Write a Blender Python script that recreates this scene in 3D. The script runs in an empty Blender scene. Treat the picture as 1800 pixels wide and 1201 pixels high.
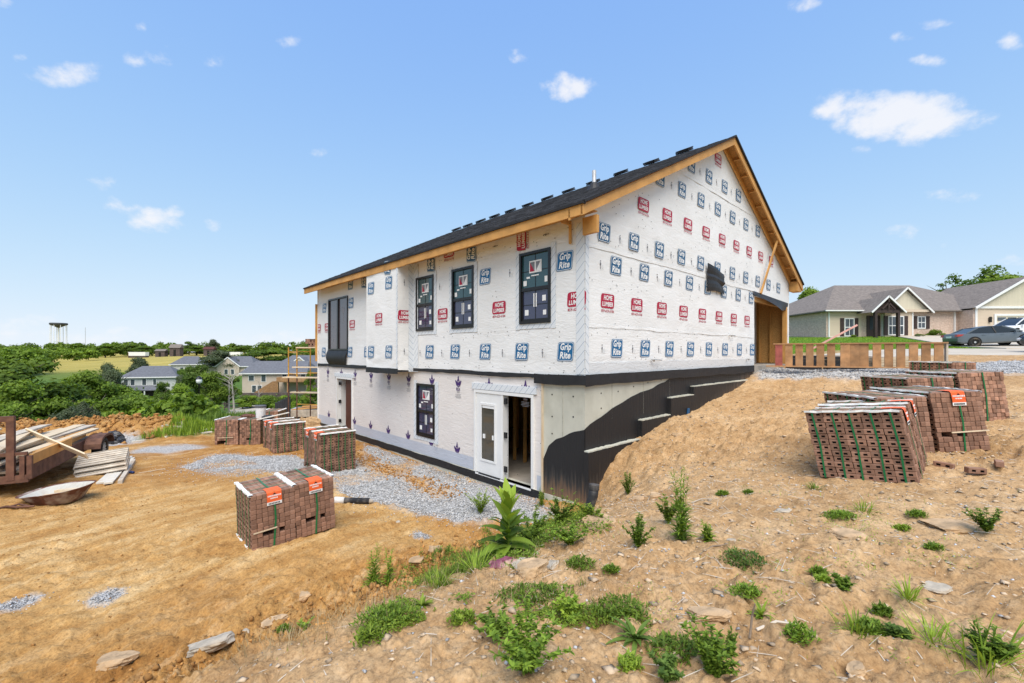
import bpy, bmesh, math, random
import numpy as np
from mathutils import Vector, Matrix, Euler

# ------------------------------------------------------------------ camera, sky, sun, exposure
S = bpy.context.scene
COL = S.collection
EYE = 2.86            # metres above the basement slab (z = 0)
FPX, CX, HY = 775.0, 900.0, 620.0
cam = bpy.data.cameras.new('camera')
cam.sensor_fit = 'HORIZONTAL'; cam.sensor_width = 36.0
cam.lens = FPX / 1800 * 36.0
cam.shift_y = (HY - 600.5) / 1800
cam.clip_start = 0.05; cam.clip_end = 6000
camo = bpy.data.objects.new('camera', cam); COL.objects.link(camo)
camo.location = (0, 0, EYE); camo.rotation_euler = (math.radians(90), 0, 0)
S.camera = camo
SUN_EL, SUN_AZ = math.radians(57), math.radians(177)   # azimuth clockwise from +Y (view direction)
sd = Vector((math.sin(SUN_AZ) * math.cos(SUN_EL), math.cos(SUN_AZ) * math.cos(SUN_EL), math.sin(SUN_EL)))
sl = bpy.data.lights.new('sun', 'SUN'); sl.energy = 1.9; sl.angle = math.radians(50); sl.color = (1.0, 0.925, 0.82)
so = bpy.data.objects.new('sun', sl); COL.objects.link(so)
so.rotation_euler = sd.to_track_quat('Z', 'Y').to_euler(); so.location = (0, 0, 60)
S.view_settings.view_transform = 'Standard'; S.view_settings.look = 'None'
S.view_settings.exposure = 1.3; S.view_settings.gamma = 1.0; S.view_settings.use_curve_mapping = False
S.render.engine = 'CYCLES'
S.cycles.use_denoising = True
S.cycles.max_bounces = 6; S.cycles.transparent_max_bounces = 8
S.cycles.sample_clamp_indirect = 6.0

W = bpy.data.worlds.new('World'); S.world = W; W.use_nodes = True
wt = W.node_tree; wt.nodes.clear()
def wn(t, **k):
    n = wt.nodes.new(t)
    for a, b in k.items(): setattr(n, a, b)
    return n
wout = wn('ShaderNodeOutputWorld'); wbg = wn('ShaderNodeBackground')
wbg.inputs['Strength'].default_value = 0.15
wt.links.new(wbg.outputs[0], wout.inputs[0])
sky = wn('ShaderNodeTexSky', sky_type='NISHITA', sun_disc=False)
sky.sun_elevation = SUN_EL; sky.sun_rotation = SUN_AZ
sky.air_density = 0.5; sky.dust_density = 0.1; sky.ozone_density = 5.0
tc = wn('ShaderNodeTexCoord')
nz = wn('ShaderNodeTexNoise'); nz.inputs['Scale'].default_value = 24.0; nz.inputs['Detail'].default_value = 8; nz.inputs['Roughness'].default_value = 0.58
mpn = wn('ShaderNodeMapping'); mpn.inputs['Scale'].default_value = (1, 1, 1.35)
wt.links.new(tc.outputs['Generated'], mpn.inputs[0]); wt.links.new(mpn.outputs[0], nz.inputs['Vector'])
def wmath(op, a, b=None, clamp=False):
    n = wn('ShaderNodeMath', operation=op, use_clamp=clamp)
    for i, v in enumerate((a, b)):
        if v is None: continue
        if isinstance(v, (int, float)): n.inputs[i].default_value = v
        else: wt.links.new(v, n.inputs[i])
    return n.outputs[0]
def wvec(op, a, b):
    n = wn('ShaderNodeVectorMath', operation=op)
    for i, v in enumerate((a, b)):
        if isinstance(v, (tuple, list, Vector)): n.inputs[i].default_value = tuple(v)
        else: wt.links.new(v, n.inputs[i])
    return n
# cumulus: a point of the photograph it is seen at, half width and half height there, density; the last ones lie outside the frame
CLOUDS = [(1580, 206, 150, 50, 1.7), (1490, 190, 70, 36, 1.4), (1000, 152, 54, 28, 1.2), (275, 387, 54, 30, 1.1), (125, 130, 74, 25, 1.0), (262, 103, 44, 17, .6), (298, 76, 28, 12, .5), (1668, 342, 54, 16, .75), (1592, 405, 36, 20, .75), (907, 99, 28, 13, .6), (509, 73, 22, 13, .65), (383, 105, 24, 14, .7),
          (183, 316, 38, 18, .5), (225, 362, 48, 20, .5), (1778, 73, 26, 18, .75), (1418, 8, 52, 14, .65), (1628, 107, 30, 12, .55), (1578, 66, 22, 11, .55), (1640, 42, 34, 10, .45), (378, 396, 19, 12, .6), (557, 268, 19, 11, .4), (250, 47, 17, 13, .45), (38, 101, 17, 10, .45), (8, 5, 20, 14, .55), (1515, 265, 18, 10, .45), (1665, 432, 15, 9, .55),
          (40, 575, 90, 22, .5), (215, 592, 110, 18, .55), (480, 596, 90, 14, .5), (1790, 455, 40, 14, .6), (2300, 150, 160, 50, .9), (2600, 400, 160, 60, .8), (-500, 200, 150, 50, .9), (-900, 420, 150, 50, .8), (900, -500, 200, 60, .7), (300, -900, 200, 80, .7), (1700, -700, 200, 70, .7)]
acc = None
nzc = wmath('SUBTRACT', nz.outputs[0], 0.5)
def sky_dir(px, py): return Vector(((px - CX) / FPX, 1.0, (HY - py) / FPX)).normalized()
items = [(sky_dir(px, py), (sky_dir(px + hw, py) - sky_dir(px - hw, py)) / 2, (sky_dir(px, py - hh) - sky_dir(px, py + hh)) / 2, den) for px, py, hw, hh, den in CLOUDS]
for az, el, hw, hh, den in ((110, 33, 7, 2.4, .8), (150, 22, 9, 3, .9), (-115, 20, 8, 2.6, .9), (-160, 30, 7, 2.4, .8), (180, 45, 6, 2.4, .7)):
    az, el = math.radians(az), math.radians(el); c = Vector((math.sin(az) * math.cos(el), math.cos(az) * math.cos(el), math.sin(el))); r = Vector((math.cos(az), -math.sin(az), 0))
    items.append((c, r * math.radians(hw), r.cross(c) * math.radians(hh), den))
for c, gx, gy, den in items:
    n_ = c; bx = gy.cross(n_); bx = bx / bx.dot(gx); by = gx.cross(n_); by = by / by.dot(gy)      # dual basis
    df = wvec('SUBTRACT', tc.outputs['Generated'], c).outputs[0]
    dx = wvec('DOT_PRODUCT', df, bx).outputs['Value']; dy = wvec('DOT_PRODUCT', df, by).outputs['Value']
    q = wmath('ADD', wmath('MULTIPLY', dx, dx), wmath('MULTIPLY', dy, dy))
    m = wmath('MULTIPLY', wmath('SUBTRACT', 1.0, q), den)
    acc = m if acc is None else wmath('MAXIMUM', acc, m)
acc = wmath('MAXIMUM', acc, -1.2)
cm = wmath('ADD', acc, wmath('MULTIPLY', nzc, 3.6))
mr = wn('ShaderNodeMapRange', interpolation_type='SMOOTHSTEP'); mr.inputs['From Min'].default_value = 0.05; mr.inputs['From Max'].default_value = 1.5
mr.inputs['To Max'].default_value = 0.86
wt.links.new(cm, mr.inputs['Value'])
mx = wn('ShaderNodeMix', data_type='RGBA')
mx.inputs['B'].default_value = (2.6, 2.6, 2.68, 1)
wt.links.new(mr.outputs[0], mx.inputs['Factor']); sdv = wvec('DIVIDE', sky.outputs[0], wvec('ADD', sky.outputs[0], (1.08, 0.80, 0.17)).outputs[0]); ssc = wvec('SCALE', sdv.outputs[0], (0, 0, 0)); ssc.inputs['Scale'].default_value = 2.75; wt.links.new(ssc.outputs[0], mx.inputs['A'])   # the camera's shoulder: bright sky rolls off instead of clipping
wt.links.new(mx.outputs['Result'], wbg.inputs['Color'])

# ------------------------------------------------------------------ helpers
rnd = random.Random(11)
RNG = np.random.default_rng(7)
def link(o, parent=None):
    COL.objects.link(o)
    if parent is not None: o.parent = parent
    return o
def tag(o, label=None, cat=None, group=None, kind=None):
    if label: o['label'] = label
    if cat: o['category'] = cat
    if group: o['group'] = group
    if kind: o['kind'] = kind
    return o
def empty(name, loc=(0, 0, 0), rz=0.0, parent=None, label=None, cat=None, group=None):
    o = bpy.data.objects.new(name, None); o.location = loc; o.rotation_euler = (0, 0, rz); o.empty_display_size = 0.2
    link(o, parent)
    return tag(o, label, cat, group)
class MB:
    """collects shapes for ONE mesh object"""
    def __init__(s): s.v = []; s.f = []; s.m = []; s.t = []
    def add(s, vs, fs, mi=0, M=None, tint=0.5):
        n = len(s.v)
        if M is not None: vs = [tuple(M @ Vector(p)) for p in vs]
        s.v += [tuple(p) for p in vs]; s.t += [tint] * len(vs)
        s.f += [tuple(i + n for i in f) for f in fs]; s.m += [mi] * len(fs)
        return s
    def box(s, x0, x1, y0, y1, z0, z1, mi=0, M=None, tint=0.5):
        return s.add([(x0, y0, z0), (x1, y0, z0), (x1, y1, z0), (x0, y1, z0), (x0, y0, z1), (x1, y0, z1), (x1, y1, z1), (x0, y1, z1)],
                     [(0, 3, 2, 1), (4, 5, 6, 7), (0, 1, 5, 4), (1, 2, 6, 5), (2, 3, 7, 6), (3, 0, 4, 7)], mi, M, tint)
    def bar(s, p, q, w, h, mi=0, up=(0, 0, 1), tint=0.5):
        p, q = Vector(p), Vector(q); d = (q - p); L = d.length; d.normalize()
        a = Vector(up); a = a - d * a.dot(d)
        if a.length < 1e-4: a = Vector((1, 0, 0)) - d * d.x
        a.normalize(); b = d.cross(a)
        M = Matrix((d, b, a)).transposed().to_4x4(); M.translation = p
        return s.box(0, L, -w / 2, w / 2, -h / 2, h / 2, mi, M, tint)
    def prism(s, poly, y0, y1, mi=0, M=None, tint=.5):
        """poly in (x,z), extruded along y"""
        n = len(poly)
        vs = [(p[0], y0, p[1]) for p in poly] + [(p[0], y1, p[1]) for p in poly]
        fs = [tuple(range(n)), tuple(range(2 * n - 1, n - 1, -1))] + [(i, i + n, (i + 1) % n + n, (i + 1) % n) for i in range(n)]
        return s.add(vs, fs, mi, M, tint)
    def tube(s, pts, rad, n=8, mi=0, cap=True, M=None, tint=.5):
        pts = [Vector(p) for p in pts]
        if isinstance(rad, (int, float)): rad = [rad] * len(pts)
        vs, fs = [], []
        for i, p in enumerate(pts):
            d = (pts[min(i + 1, len(pts) - 1)] - pts[max(i - 1, 0)]).normalized()
            a = d.orthogonal() if abs(d.z) > .95 else d.cross(Vector((0, 0, 1)))
            a.normalize(); b = d.cross(a)
            for k in range(n):
                t = 2 * math.pi * k / n
                vs.append(tuple(p + (a * math.cos(t) + b * math.sin(t)) * rad[i]))
        for i in range(len(pts) - 1):
            for k in range(n):
                k2 = (k + 1) % n
                fs.append((i * n + k, i * n + k2, (i + 1) * n + k2, (i + 1) * n + k))
        if cap: fs += [tuple(range(n - 1, -1, -1)), tuple((len(pts) - 1) * n + k for k in range(n))]
        return s.add(vs, fs, mi, M, tint)
    def lathe(s, prof, n=16, mi=0, M=None, tint=.5):
        """prof = [(r,z)...] about z"""
        vs, fs = [], []
        for r, z in prof:
            for k in range(n):
                t = 2 * math.pi * k / n; vs.append((r * math.cos(t), r * math.sin(t), z))
        for i in range(len(prof) - 1):
            for k in range(n):
                k2 = (k + 1) % n
                fs.append((i * n + k, i * n + k2, (i + 1) * n + k2, (i + 1) * n + k))
        return s.add(vs, fs, mi, M, tint)
    def build(s, name, mats, parent=None, smooth=False, loc=None, rot=None, tint=False):
        me = bpy.data.meshes.new(name)
        me.from_pydata(s.v, [], s.f)
        if not isinstance(mats, (list, tuple)): mats = [mats]
        for m in mats: me.materials.append(m)
        if len(mats) > 1: me.polygons.foreach_set('material_index', s.m)
        if smooth: me.polygons.foreach_set('use_smooth', [True] * len(s.f))
        if tint:
            at = me.attributes.new('tint', 'FLOAT', 'POINT'); at.data.foreach_set('value', s.t)
        me.update()
        o = bpy.data.objects.new(name, me)
        if loc is not None: o.location = loc
        if rot is not None: o.rotation_euler = rot
        return link(o, parent)
def np_obj(name, v, f, mats, parent=None, attrs=None, smooth=False, mi=None):
    """v (N,3) array, f (M,k) int array"""
    me = bpy.data.meshes.new(name)
    k = f.shape[1]
    me.vertices.add(len(v)); me.vertices.foreach_set('co', np.ascontiguousarray(v, dtype=np.float32).ravel())
    me.loops.add(f.size); me.loops.foreach_set('vertex_index', np.ascontiguousarray(f, dtype=np.int32).ravel())
    me.polygons.add(len(f)); me.polygons.foreach_set('loop_start', np.arange(0, f.size, k, dtype=np.int32))
    if mi is not None: me.polygons.foreach_set('material_index', mi.astype(np.int32))
    if smooth: me.polygons.foreach_set('use_smooth', np.ones(len(f), dtype=bool))
    me.update(calc_edges=True)
    for m in (mats if isinstance(mats, (list, tuple)) else [mats]): me.materials.append(m)
    for nm, a in (attrs or {}).items():
        at = me.attributes.new(nm, 'FLOAT', 'POINT'); at.data.foreach_set('value', np.ascontiguousarray(a, dtype=np.float32))
    o = bpy.data.objects.new(name, me)
    return link(o, parent) if parent is not False else o
def copy_tree(o, parent=None):
    c = o.copy(); COL.objects.link(c); c.parent = parent
    for ch in list(o.children): copy_tree(ch, c)
    return c
# vectorised value noise
PERM = RNG.permutation(4096)
def vn(x, y, seed=0):
    xi, yi = np.floor(x).astype(np.int64), np.floor(y).astype(np.int64)
    fx, fy = x - xi, y - yi
    fx, fy = fx * fx * (3 - 2 * fx), fy * fy * (3 - 2 * fy)
    h = lambda a, b: PERM[(a + seed * 131 + PERM[b & 4095]) & 4095] / 4095.0
    a = h(xi, yi) * (1 - fx) + h(xi + 1, yi) * fx
    b = h(xi, yi + 1) * (1 - fx) + h(xi + 1, yi + 1) * fx
    return a * (1 - fy) + b * fy
def fbm(x, y, oct=4, seed=0, gain=.5):
    t, a, n = 0, 1.0, 0
    for i in range(oct):
        t = t + a * (vn(x * 2 ** i + 17.3 * i, y * 2 ** i + 9.1 * i, seed + i) - .5); n += a; a *= gain
    return t / n * 2
def smooth(e0, e1, x):
    t = np.clip((x - e0) / (e1 - e0), 0, 1); return t * t * (3 - 2 * t)

# ------------------------------------------------------------------ materials
def nodes(name):
    m = bpy.data.materials.new(name); m.use_nodes = True
    nt = m.node_tree; b = nt.nodes['Principled BSDF']
    return m, nt, b
def nn(nt, t, **k):
    n = nt.nodes.new(t)
    for a, v in k.items(): setattr(n, a, v)
    return n
def pm(name, col, rough=.75, var=.18, scale=4.0, bump=0.15, bscale=None, metal=0.0, spec=.4, stretch=(1, 1, 1), hue=None, objrand=0.0, tint=0.0, detail=5, dirt=None, dist=.01):
    """Principled with two noise-driven tones, fine relief, optional per-object and per-piece tint"""
    m, nt, b = nodes(name)
    b.inputs['Roughness'].default_value = rough; b.inputs['Metallic'].default_value = metal
    b.inputs['Specular IOR Level'].default_value = spec
    t = nn(nt, 'ShaderNodeTexCoord'); mp = nn(nt, 'ShaderNodeMapping'); mp.inputs['Scale'].default_value = stretch
    nt.links.new(t.outputs['Object'], mp.inputs[0])
    n = nn(nt, 'ShaderNodeTexNoise'); n.inputs['Scale'].default_value = scale; n.inputs['Detail'].default_value = detail; n.inputs['Roughness'].default_value = .62
    nt.links.new(mp.outputs[0], n.inputs['Vector'])
    r = nn(nt, 'ShaderNodeValToRGB'); r.color_ramp.elements[0].position = .3; r.color_ramp.elements[1].position = .72
    c2 = hue if hue else col
    r.color_ramp.elements[0].color = (*[c * (1 - var) for c in col], 1); r.color_ramp.elements[1].color = (*[min(1, c * (1 + var)) for c in c2], 1)
    nt.links.new(n.outputs[0], r.inputs[0])
    cur = r.outputs[0]
    if dirt:
        dc, amt, dsc = dirt
        n3 = nn(nt, 'ShaderNodeTexNoise'); n3.inputs['Scale'].default_value = dsc; n3.inputs['Detail'].default_value = 6
        nt.links.new(t.outputs['Object'], n3.inputs['Vector'])
        rr = nn(nt, 'ShaderNodeMapRange'); rr.inputs['From Min'].default_value = .48; rr.inputs['From Max'].default_value = .72; rr.inputs['To Max'].default_value = amt
        nt.links.new(n3.outputs[0], rr.inputs[0])
        mx = nn(nt, 'ShaderNodeMix', data_type='RGBA'); mx.inputs['B'].default_value = (*dc, 1)
        nt.links.new(rr.outputs[0], mx.inputs['Factor']); nt.links.new(cur, mx.inputs['A']); cur = mx.outputs['Result']
    if objrand or tint:
        add = None
        if objrand:
            oi = nn(nt, 'ShaderNodeObjectInfo'); mr_ = nn(nt, 'ShaderNodeMapRange')
            mr_.inputs['To Min'].default_value = 1 - objrand; mr_.inputs['To Max'].default_value = 1 + objrand
            nt.links.new(oi.outputs['Random'], mr_.inputs[0]); add = mr_.outputs[0]
        if tint:
            at = nn(nt, 'ShaderNodeAttribute', attribute_name='tint'); mr2 = nn(nt, 'ShaderNodeMapRange', clamp=False)
            mr2.inputs['To Min'].default_value = 1 - tint; mr2.inputs['To Max'].default_value = 1 + tint
            nt.links.new(at.outputs['Fac'], mr2.inputs[0])
            if add is None: add = mr2.outputs[0]
            else:
                mu = nn(nt, 'ShaderNodeMath', operation='MULTIPLY'); nt.links.new(add, mu.inputs[0]); nt.links.new(mr2.outputs[0], mu.inputs[1]); add = mu.outputs[0]
        vm = nn(nt, 'ShaderNodeVectorMath', operation='SCALE'); nt.links.new(cur, vm.inputs[0]); nt.links.new(add, vm.inputs['Scale']); cur = vm.outputs[0]
    nt.links.new(cur, b.inputs['Base Color'])
    if bump:
        n2 = nn(nt, 'ShaderNodeTexNoise'); n2.inputs['Scale'].default_value = bscale or scale * 6; n2.inputs['Detail'].default_value = 5
        nt.links.new(mp.outputs[0], n2.inputs['Vector'])
        bp = nn(nt, 'ShaderNodeBump'); bp.inputs['Strength'].default_value = bump; bp.inputs['Distance'].default_value = dist
        nt.links.new(n2.outputs[0], bp.inputs['Height']); nt.links.new(bp.outputs[0], b.inputs['Normal'])
    return m
def leaf_mat(name, dark, light, trans=.35):
    m, nt, b = nodes(name)
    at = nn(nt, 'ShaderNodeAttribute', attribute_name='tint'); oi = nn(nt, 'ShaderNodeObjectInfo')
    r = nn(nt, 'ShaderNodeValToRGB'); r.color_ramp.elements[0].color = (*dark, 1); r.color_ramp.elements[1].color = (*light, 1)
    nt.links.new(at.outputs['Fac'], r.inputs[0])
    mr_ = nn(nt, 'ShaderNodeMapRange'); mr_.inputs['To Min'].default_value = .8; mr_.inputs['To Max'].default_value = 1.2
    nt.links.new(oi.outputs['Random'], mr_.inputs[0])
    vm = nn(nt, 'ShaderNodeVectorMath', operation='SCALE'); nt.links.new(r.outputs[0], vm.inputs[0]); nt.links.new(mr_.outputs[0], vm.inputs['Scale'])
    nt.links.new(vm.outputs[0], b.inputs['Base Color']); b.inputs['Roughness'].default_value = .6; b.inputs['Specular IOR Level'].default_value = .25
    tr = nn(nt, 'ShaderNodeBsdfTranslucent'); hs = nn(nt, 'ShaderNodeVectorMath', operation='MULTIPLY'); hs.inputs[1].default_value = (1.25, 1.2, .5)
    nt.links.new(vm.outputs[0], hs.inputs[0]); nt.links.new(hs.outputs[0], tr.inputs[0])
    mix = nn(nt, 'ShaderNodeMixShader'); mix.inputs[0].default_value = trans
    nt.links.new(b.outputs[0], mix.inputs[1]); nt.links.new(tr.outputs[0], mix.inputs[2])
    nt.links.new(mix.outputs[0], nt.nodes['Material Output'].inputs[0])
    return m
def glass_mat(name, col, rough=.04):
    m, nt, b = nodes(name)
    b.inputs['Base Color'].default_value = (*col, 1); b.inputs['Roughness'].default_value = rough; b.inputs['Specular IOR Level'].default_value = .7
    n = nn(nt, 'ShaderNodeTexNoise'); n.inputs['Scale'].default_value = 1.3
    bp = nn(nt, 'ShaderNodeBump'); bp.inputs['Strength'].default_value = .04; nt.links.new(n.outputs[0], bp.inputs['Height']); nt.links.new(bp.outputs[0], b.inputs['Normal'])
    return m
M = {}
M['lumber'] = pm('lumber', (.56, .29, .085), .7, .22, 2.2, .12, 40, stretch=(1, 1, 1), objrand=.1)
M['osb'] = pm('osb_sheathing', (.50, .27, .085), .8, .35, 26, .2, 60)
M['greywood'] = pm('weathered_wood', (.52, .46, .38), .85, .25, 5, .25, 40, objrand=.12, dirt=((.30, .20, .12), .5, 3))
M['palewood'] = pm('pale_new_board', (.66, .54, .38), .8, .2, 4, .2, 40, objrand=.15, dirt=((.40, .24, .11), .55, 4))
M['brownboard'] = pm('brown_stained_board', (.36, .19, .085), .75, .35, 3.5, .2, 30, objrand=.2, dirt=((.36, .23, .13), .6, 2))
M['black'] = pm('black_membrane', (.016, .016, .018), .55, .3, 6, .25, 14)
M['blackframe'] = pm('black_window_frame', (.012, .011, .011), .35, .1, 6, 0)
M['whitetrim'] = pm('white_trim_paint', (.76, .76, .75), .5, .04, 3, 0)
M['white'] = pm('white_paper', (.78, .78, .76), .8, .06, 20, .2, 60)
M['tagwhite'] = pm('white_print', (.80, .80, .79), .7, .02, 10, 0)
M['rust'] = pm('rusty_steel', (.115, .052, .034), .8, .45, 7, .3, 40, dirt=((.24, .12, .07), .5, 5))
M['steel'] = pm('galvanised_steel', (.42, .42, .42), .5, .2, 8, .1, metal=.4)
M['dark'] = pm('dark_opening', (.012, .011, .01), .9, .1, 3, 0)
M['concrete'] = pm('poured_concrete', (.53, .52, .44), .85, .14, 1.1, .25, 26, stretch=(1, 1, .7), dirt=((.34, .33, .26), .55, 1.7))
M['slab'] = pm('slab_concrete', (.36, .32, .27), .85, .2, 2, .2, 30)
M['greenstrap'] = pm('green_strap', (.008, .14, .045), .4, .15, 20, 0)
M['orange'] = pm('orange_label', (.80, .13, .03), .6, .08, 30, 0)
M['brick'] = pm('brown_brick', (.262, .142, .094), .85, .34, 9, .35, 60, objrand=.30, tint=.4, dirt=((.32, .20, .15), .45, 6))
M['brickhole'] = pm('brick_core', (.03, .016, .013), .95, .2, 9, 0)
M['pvcwhite'] = pm('white_pvc', (.72, .72, .72), .45, .06, 4, 0, dirt=((.45, .36, .26), .4, 5))
M['blackpipe'] = pm('black_corrugated_plastic', (.022, .022, .025), .6, .3, 5, 0, dirt=((.28, .25, .22), .45, 6))
# ------------------------------------------------------------------ terrain
HO = Vector((1.39, 8.40, 0)); HA = math.radians(43.2)      # house corner, direction of the gable wall
VX, VY = math.cos(HA), math.sin(HA)
def hw(b, a): return (HO.x + b * VX - a * VY, HO.y + b * VY + a * VX)     # house (along gable, along long wall) -> world xy
def to_house(x, y):
    dx, dy = x - HO.x, y - HO.y
    return dx * VX + dy * VY, -dx * VY + dy * VX
CP = [(0, 0, 1.25), (.8, 2, 1.25), (2, 2.5, 1.27), (-.5, 2.4, 1.2), (3, 3, 1.28), (5, 3, 1.38), (2.5, 5, 1.17), (0, -4, 1.2), (6, -4, 1.4), (-4, -4, .9), (3, 1, 1.3), (8, 2, 1.5), (12, 4, 1.7),
      (4.6, 4.93, 1.36), (4.04, 5.66, 1.27), (5.3, 5.7, 1.44), (6.6, 6.1, 1.52), (5.8, 6.6, 1.45), (8.05, 7.2, 1.74), (9.5, 10, 1.9), (6, 9, 1.45), (4, 7.4, 1.12), (8, 9, 1.72), (10.5, 8, 1.86),
      (-1.86, 2.5, 1.0), (-1.23, 2.8, 1.08), (-1.0, 3.15, 1.06), (-.31, 4.0, .98), (.35, 5.0, .86), (1.0, 6.0, .72), (1.75, 7.3, .5), (.6, 3.6, 1.13), (1.2, 4.6, 1.06), (2.2, 6.2, .9), (2.4, 7.2, .85),
      (-2.9, 2.9, .3), (-2.3, 3.6, .2), (-1.75, 4.3, .12), (-1.2, 5.2, .06), (-.4, 6.2, -.04), (.4, 7.1, -.16), (.95, 7.9, -.2), (-3.6, 2.2, .2),
      (-3.69, 6.3, -.01), (-2.87, 7.05, .05), (-4.6, 7.1, -.02), (-2.2, 6.2, .05), (-6, 4, .02), (-6, 0, .1), (-9, 8.5, .05), (-10, 3, .1), (-5, 10, -.16), (-1, 8.2, -.24), (-3, 12, -.32), (-6, 15, -.33), (-9, 15, -.25), (-8, 20, -.5), (-12, 12, .0), (-15, 12, .05), (-20, 10, .1),
      (-13, 18, -.4), (-18, 18, -.5), (-24, 18, -1.0), (-12, 24, -1.05), (-16, 30, -1.9), (-22, 42, -3.2), (-34, 42, -4.2), (-28, 30, -3.0), (-44, 60, -6), (-10, 40, -2.4), (-20, 60, -4.6), (0, 40, -1.2), (-60, 40, -6),
      (-60, 110, -7.2), (-94, 115, -7.9), (-30, 110, -6), (-130, 115, -8.5), (-60, 190, -2.4), (0, 200, -1), (-289, 280, -3.6), (-224, 280, .2), (-160, 280, 1.0), (-100, 280, 1.2), (-186, 180, -4.2), (-151, 180, -3.2), (-116, 180, -2.2), (-60, 330, 1.4), (-250, 340, 1.2), (-330, 340, -1.0), (0, 350, 1.0), (-100, 600, 1.5), (-500, 600, 1.5), (0, 2500, 1.5), (-2000, 2500, 1.5), (2500, 2500, 2), (-2500, 0, 1.5), (2500, 0, 2), (0, -2500, 1),
      (10, 13.6, 2.30), (12.2, 12.4, 2.25), (14, 13, 2.35), (12, 10, 2.0), (15, 10, 2.2), (16, 16, 2.5), (18, 20, 2.72), (24, 20, 2.74), (30, 21, 2.8), (34, 33, 3.25), (42, 30, 3.25), (36, 46, 4.5), (50, 46, 4.7), (25, 46, 4.2), (20, 30, 3.0), (27, 31, 3.2), (40, 70, 5.5), (80, 40, 4), (60, 80, 6), (20, 70, 4.5)]
# soil line along the gable foundation: distance along the gable, height
SOIL = [(-.1, -.15), (.35, .35), (.78, .70), (1.1, .93), (1.75, 1.02), (2.3, 1.13), (3.3, 1.36), (4.1, 1.34), (5.3, 1.50), (6.9, 1.74), (8.4, 2.0), (9.4, 2.28), (11, 2.30), (13, 2.35)]
for b, z in SOIL:
    x, y = hw(b, -.15); CP.append((x, y, z))
    if b > .5:
        x, y = hw(b + .1, -1.1); CP.append((x, y, z * .86 + .2))
for a in (1, 3, 5, 7, 9, 11, 13):
    x, y = hw(-.3, a); CP.append((x, y, -.40 + .012 * a))
    x, y = hw(-2.0, a); CP.append((x, y, -.3))
CPA = np.array(CP, float)
def _phi(r): return r
_d = np.hypot(CPA[:, None, 0] - CPA[None, :, 0], CPA[:, None, 1] - CPA[None, :, 1])
_n = len(CPA)
_A = np.zeros((_n + 1, _n + 1)); _A[:_n, :_n] = _phi(_d) - np.eye(_n) * .25; _A[:_n, _n] = 1; _A[_n, :_n] = 1
_w = np.linalg.solve(_A, np.append(CPA[:, 2], 0))
def base_h(x, y):
    x = np.asarray(x, float); y = np.asarray(y, float)
    sh = x.shape; xf, yf = x.ravel(), y.ravel()
    out = np.empty(len(xf))
    for i in range(0, len(xf), 60000):
        d = np.hypot(xf[i:i + 60000, None] - CPA[None, :, 0], yf[i:i + 60000, None] - CPA[None, :, 1])
        out[i:i + 60000] = d @ _w[:_n] + _w[_n]
    return out.reshape(sh)
def seg_d(x, y, pts):
    best = np.full(np.shape(x), 1e9)
    for (x0, y0), (x1, y1) in zip(pts[:-1], pts[1:]):
        t = np.clip(((x - x0) * (x1 - x0) + (y - y0) * (y1 - y0)) / ((x1 - x0) ** 2 + (y1 - y0) ** 2), 0, 1)
        best = np.minimum(best, np.hypot(x - x0 - t * (x1 - x0), y - y0 - t * (y1 - y0)))
    return best
CREST = [(-3.2, .8), (-2.4, 1.9), (-1.86, 2.5), (-1.23, 2.8), (-1.0, 3.15), (-.31, 4.0), (.35, 5.0), (1.0, 6.0), (1.45, 7.0), (1.5, 8.6)]
TOE = [(-3.4, 2.6), (-2.5, 3.6), (-1.75, 4.5), (-1.0, 5.5), (-.2, 6.5), (.5, 7.4)]
def side(x, y):
    """> 0 on the upper (right hand) ground, < 0 on the lower clay terrace"""
    best = np.full(np.shape(x), 1e9); sg = np.zeros(np.shape(x))
    for (x0, y0), (x1, y1) in zip(CREST[:-1], CREST[1:]):
        t = np.clip(((x - x0) * (x1 - x0) + (y - y0) * (y1 - y0)) / ((x1 - x0) ** 2 + (y1 - y0) ** 2), 0, 1)
        d = np.hypot(x - x0 - t * (x1 - x0), y - y0 - t * (y1 - y0))
        c = (x1 - x0) * (y - y0) - (y1 - y0) * (x - x0)
        u = d < best; best = np.where(u, d, best); sg = np.where(u, np.sign(-c), sg)
    return best * sg
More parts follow.
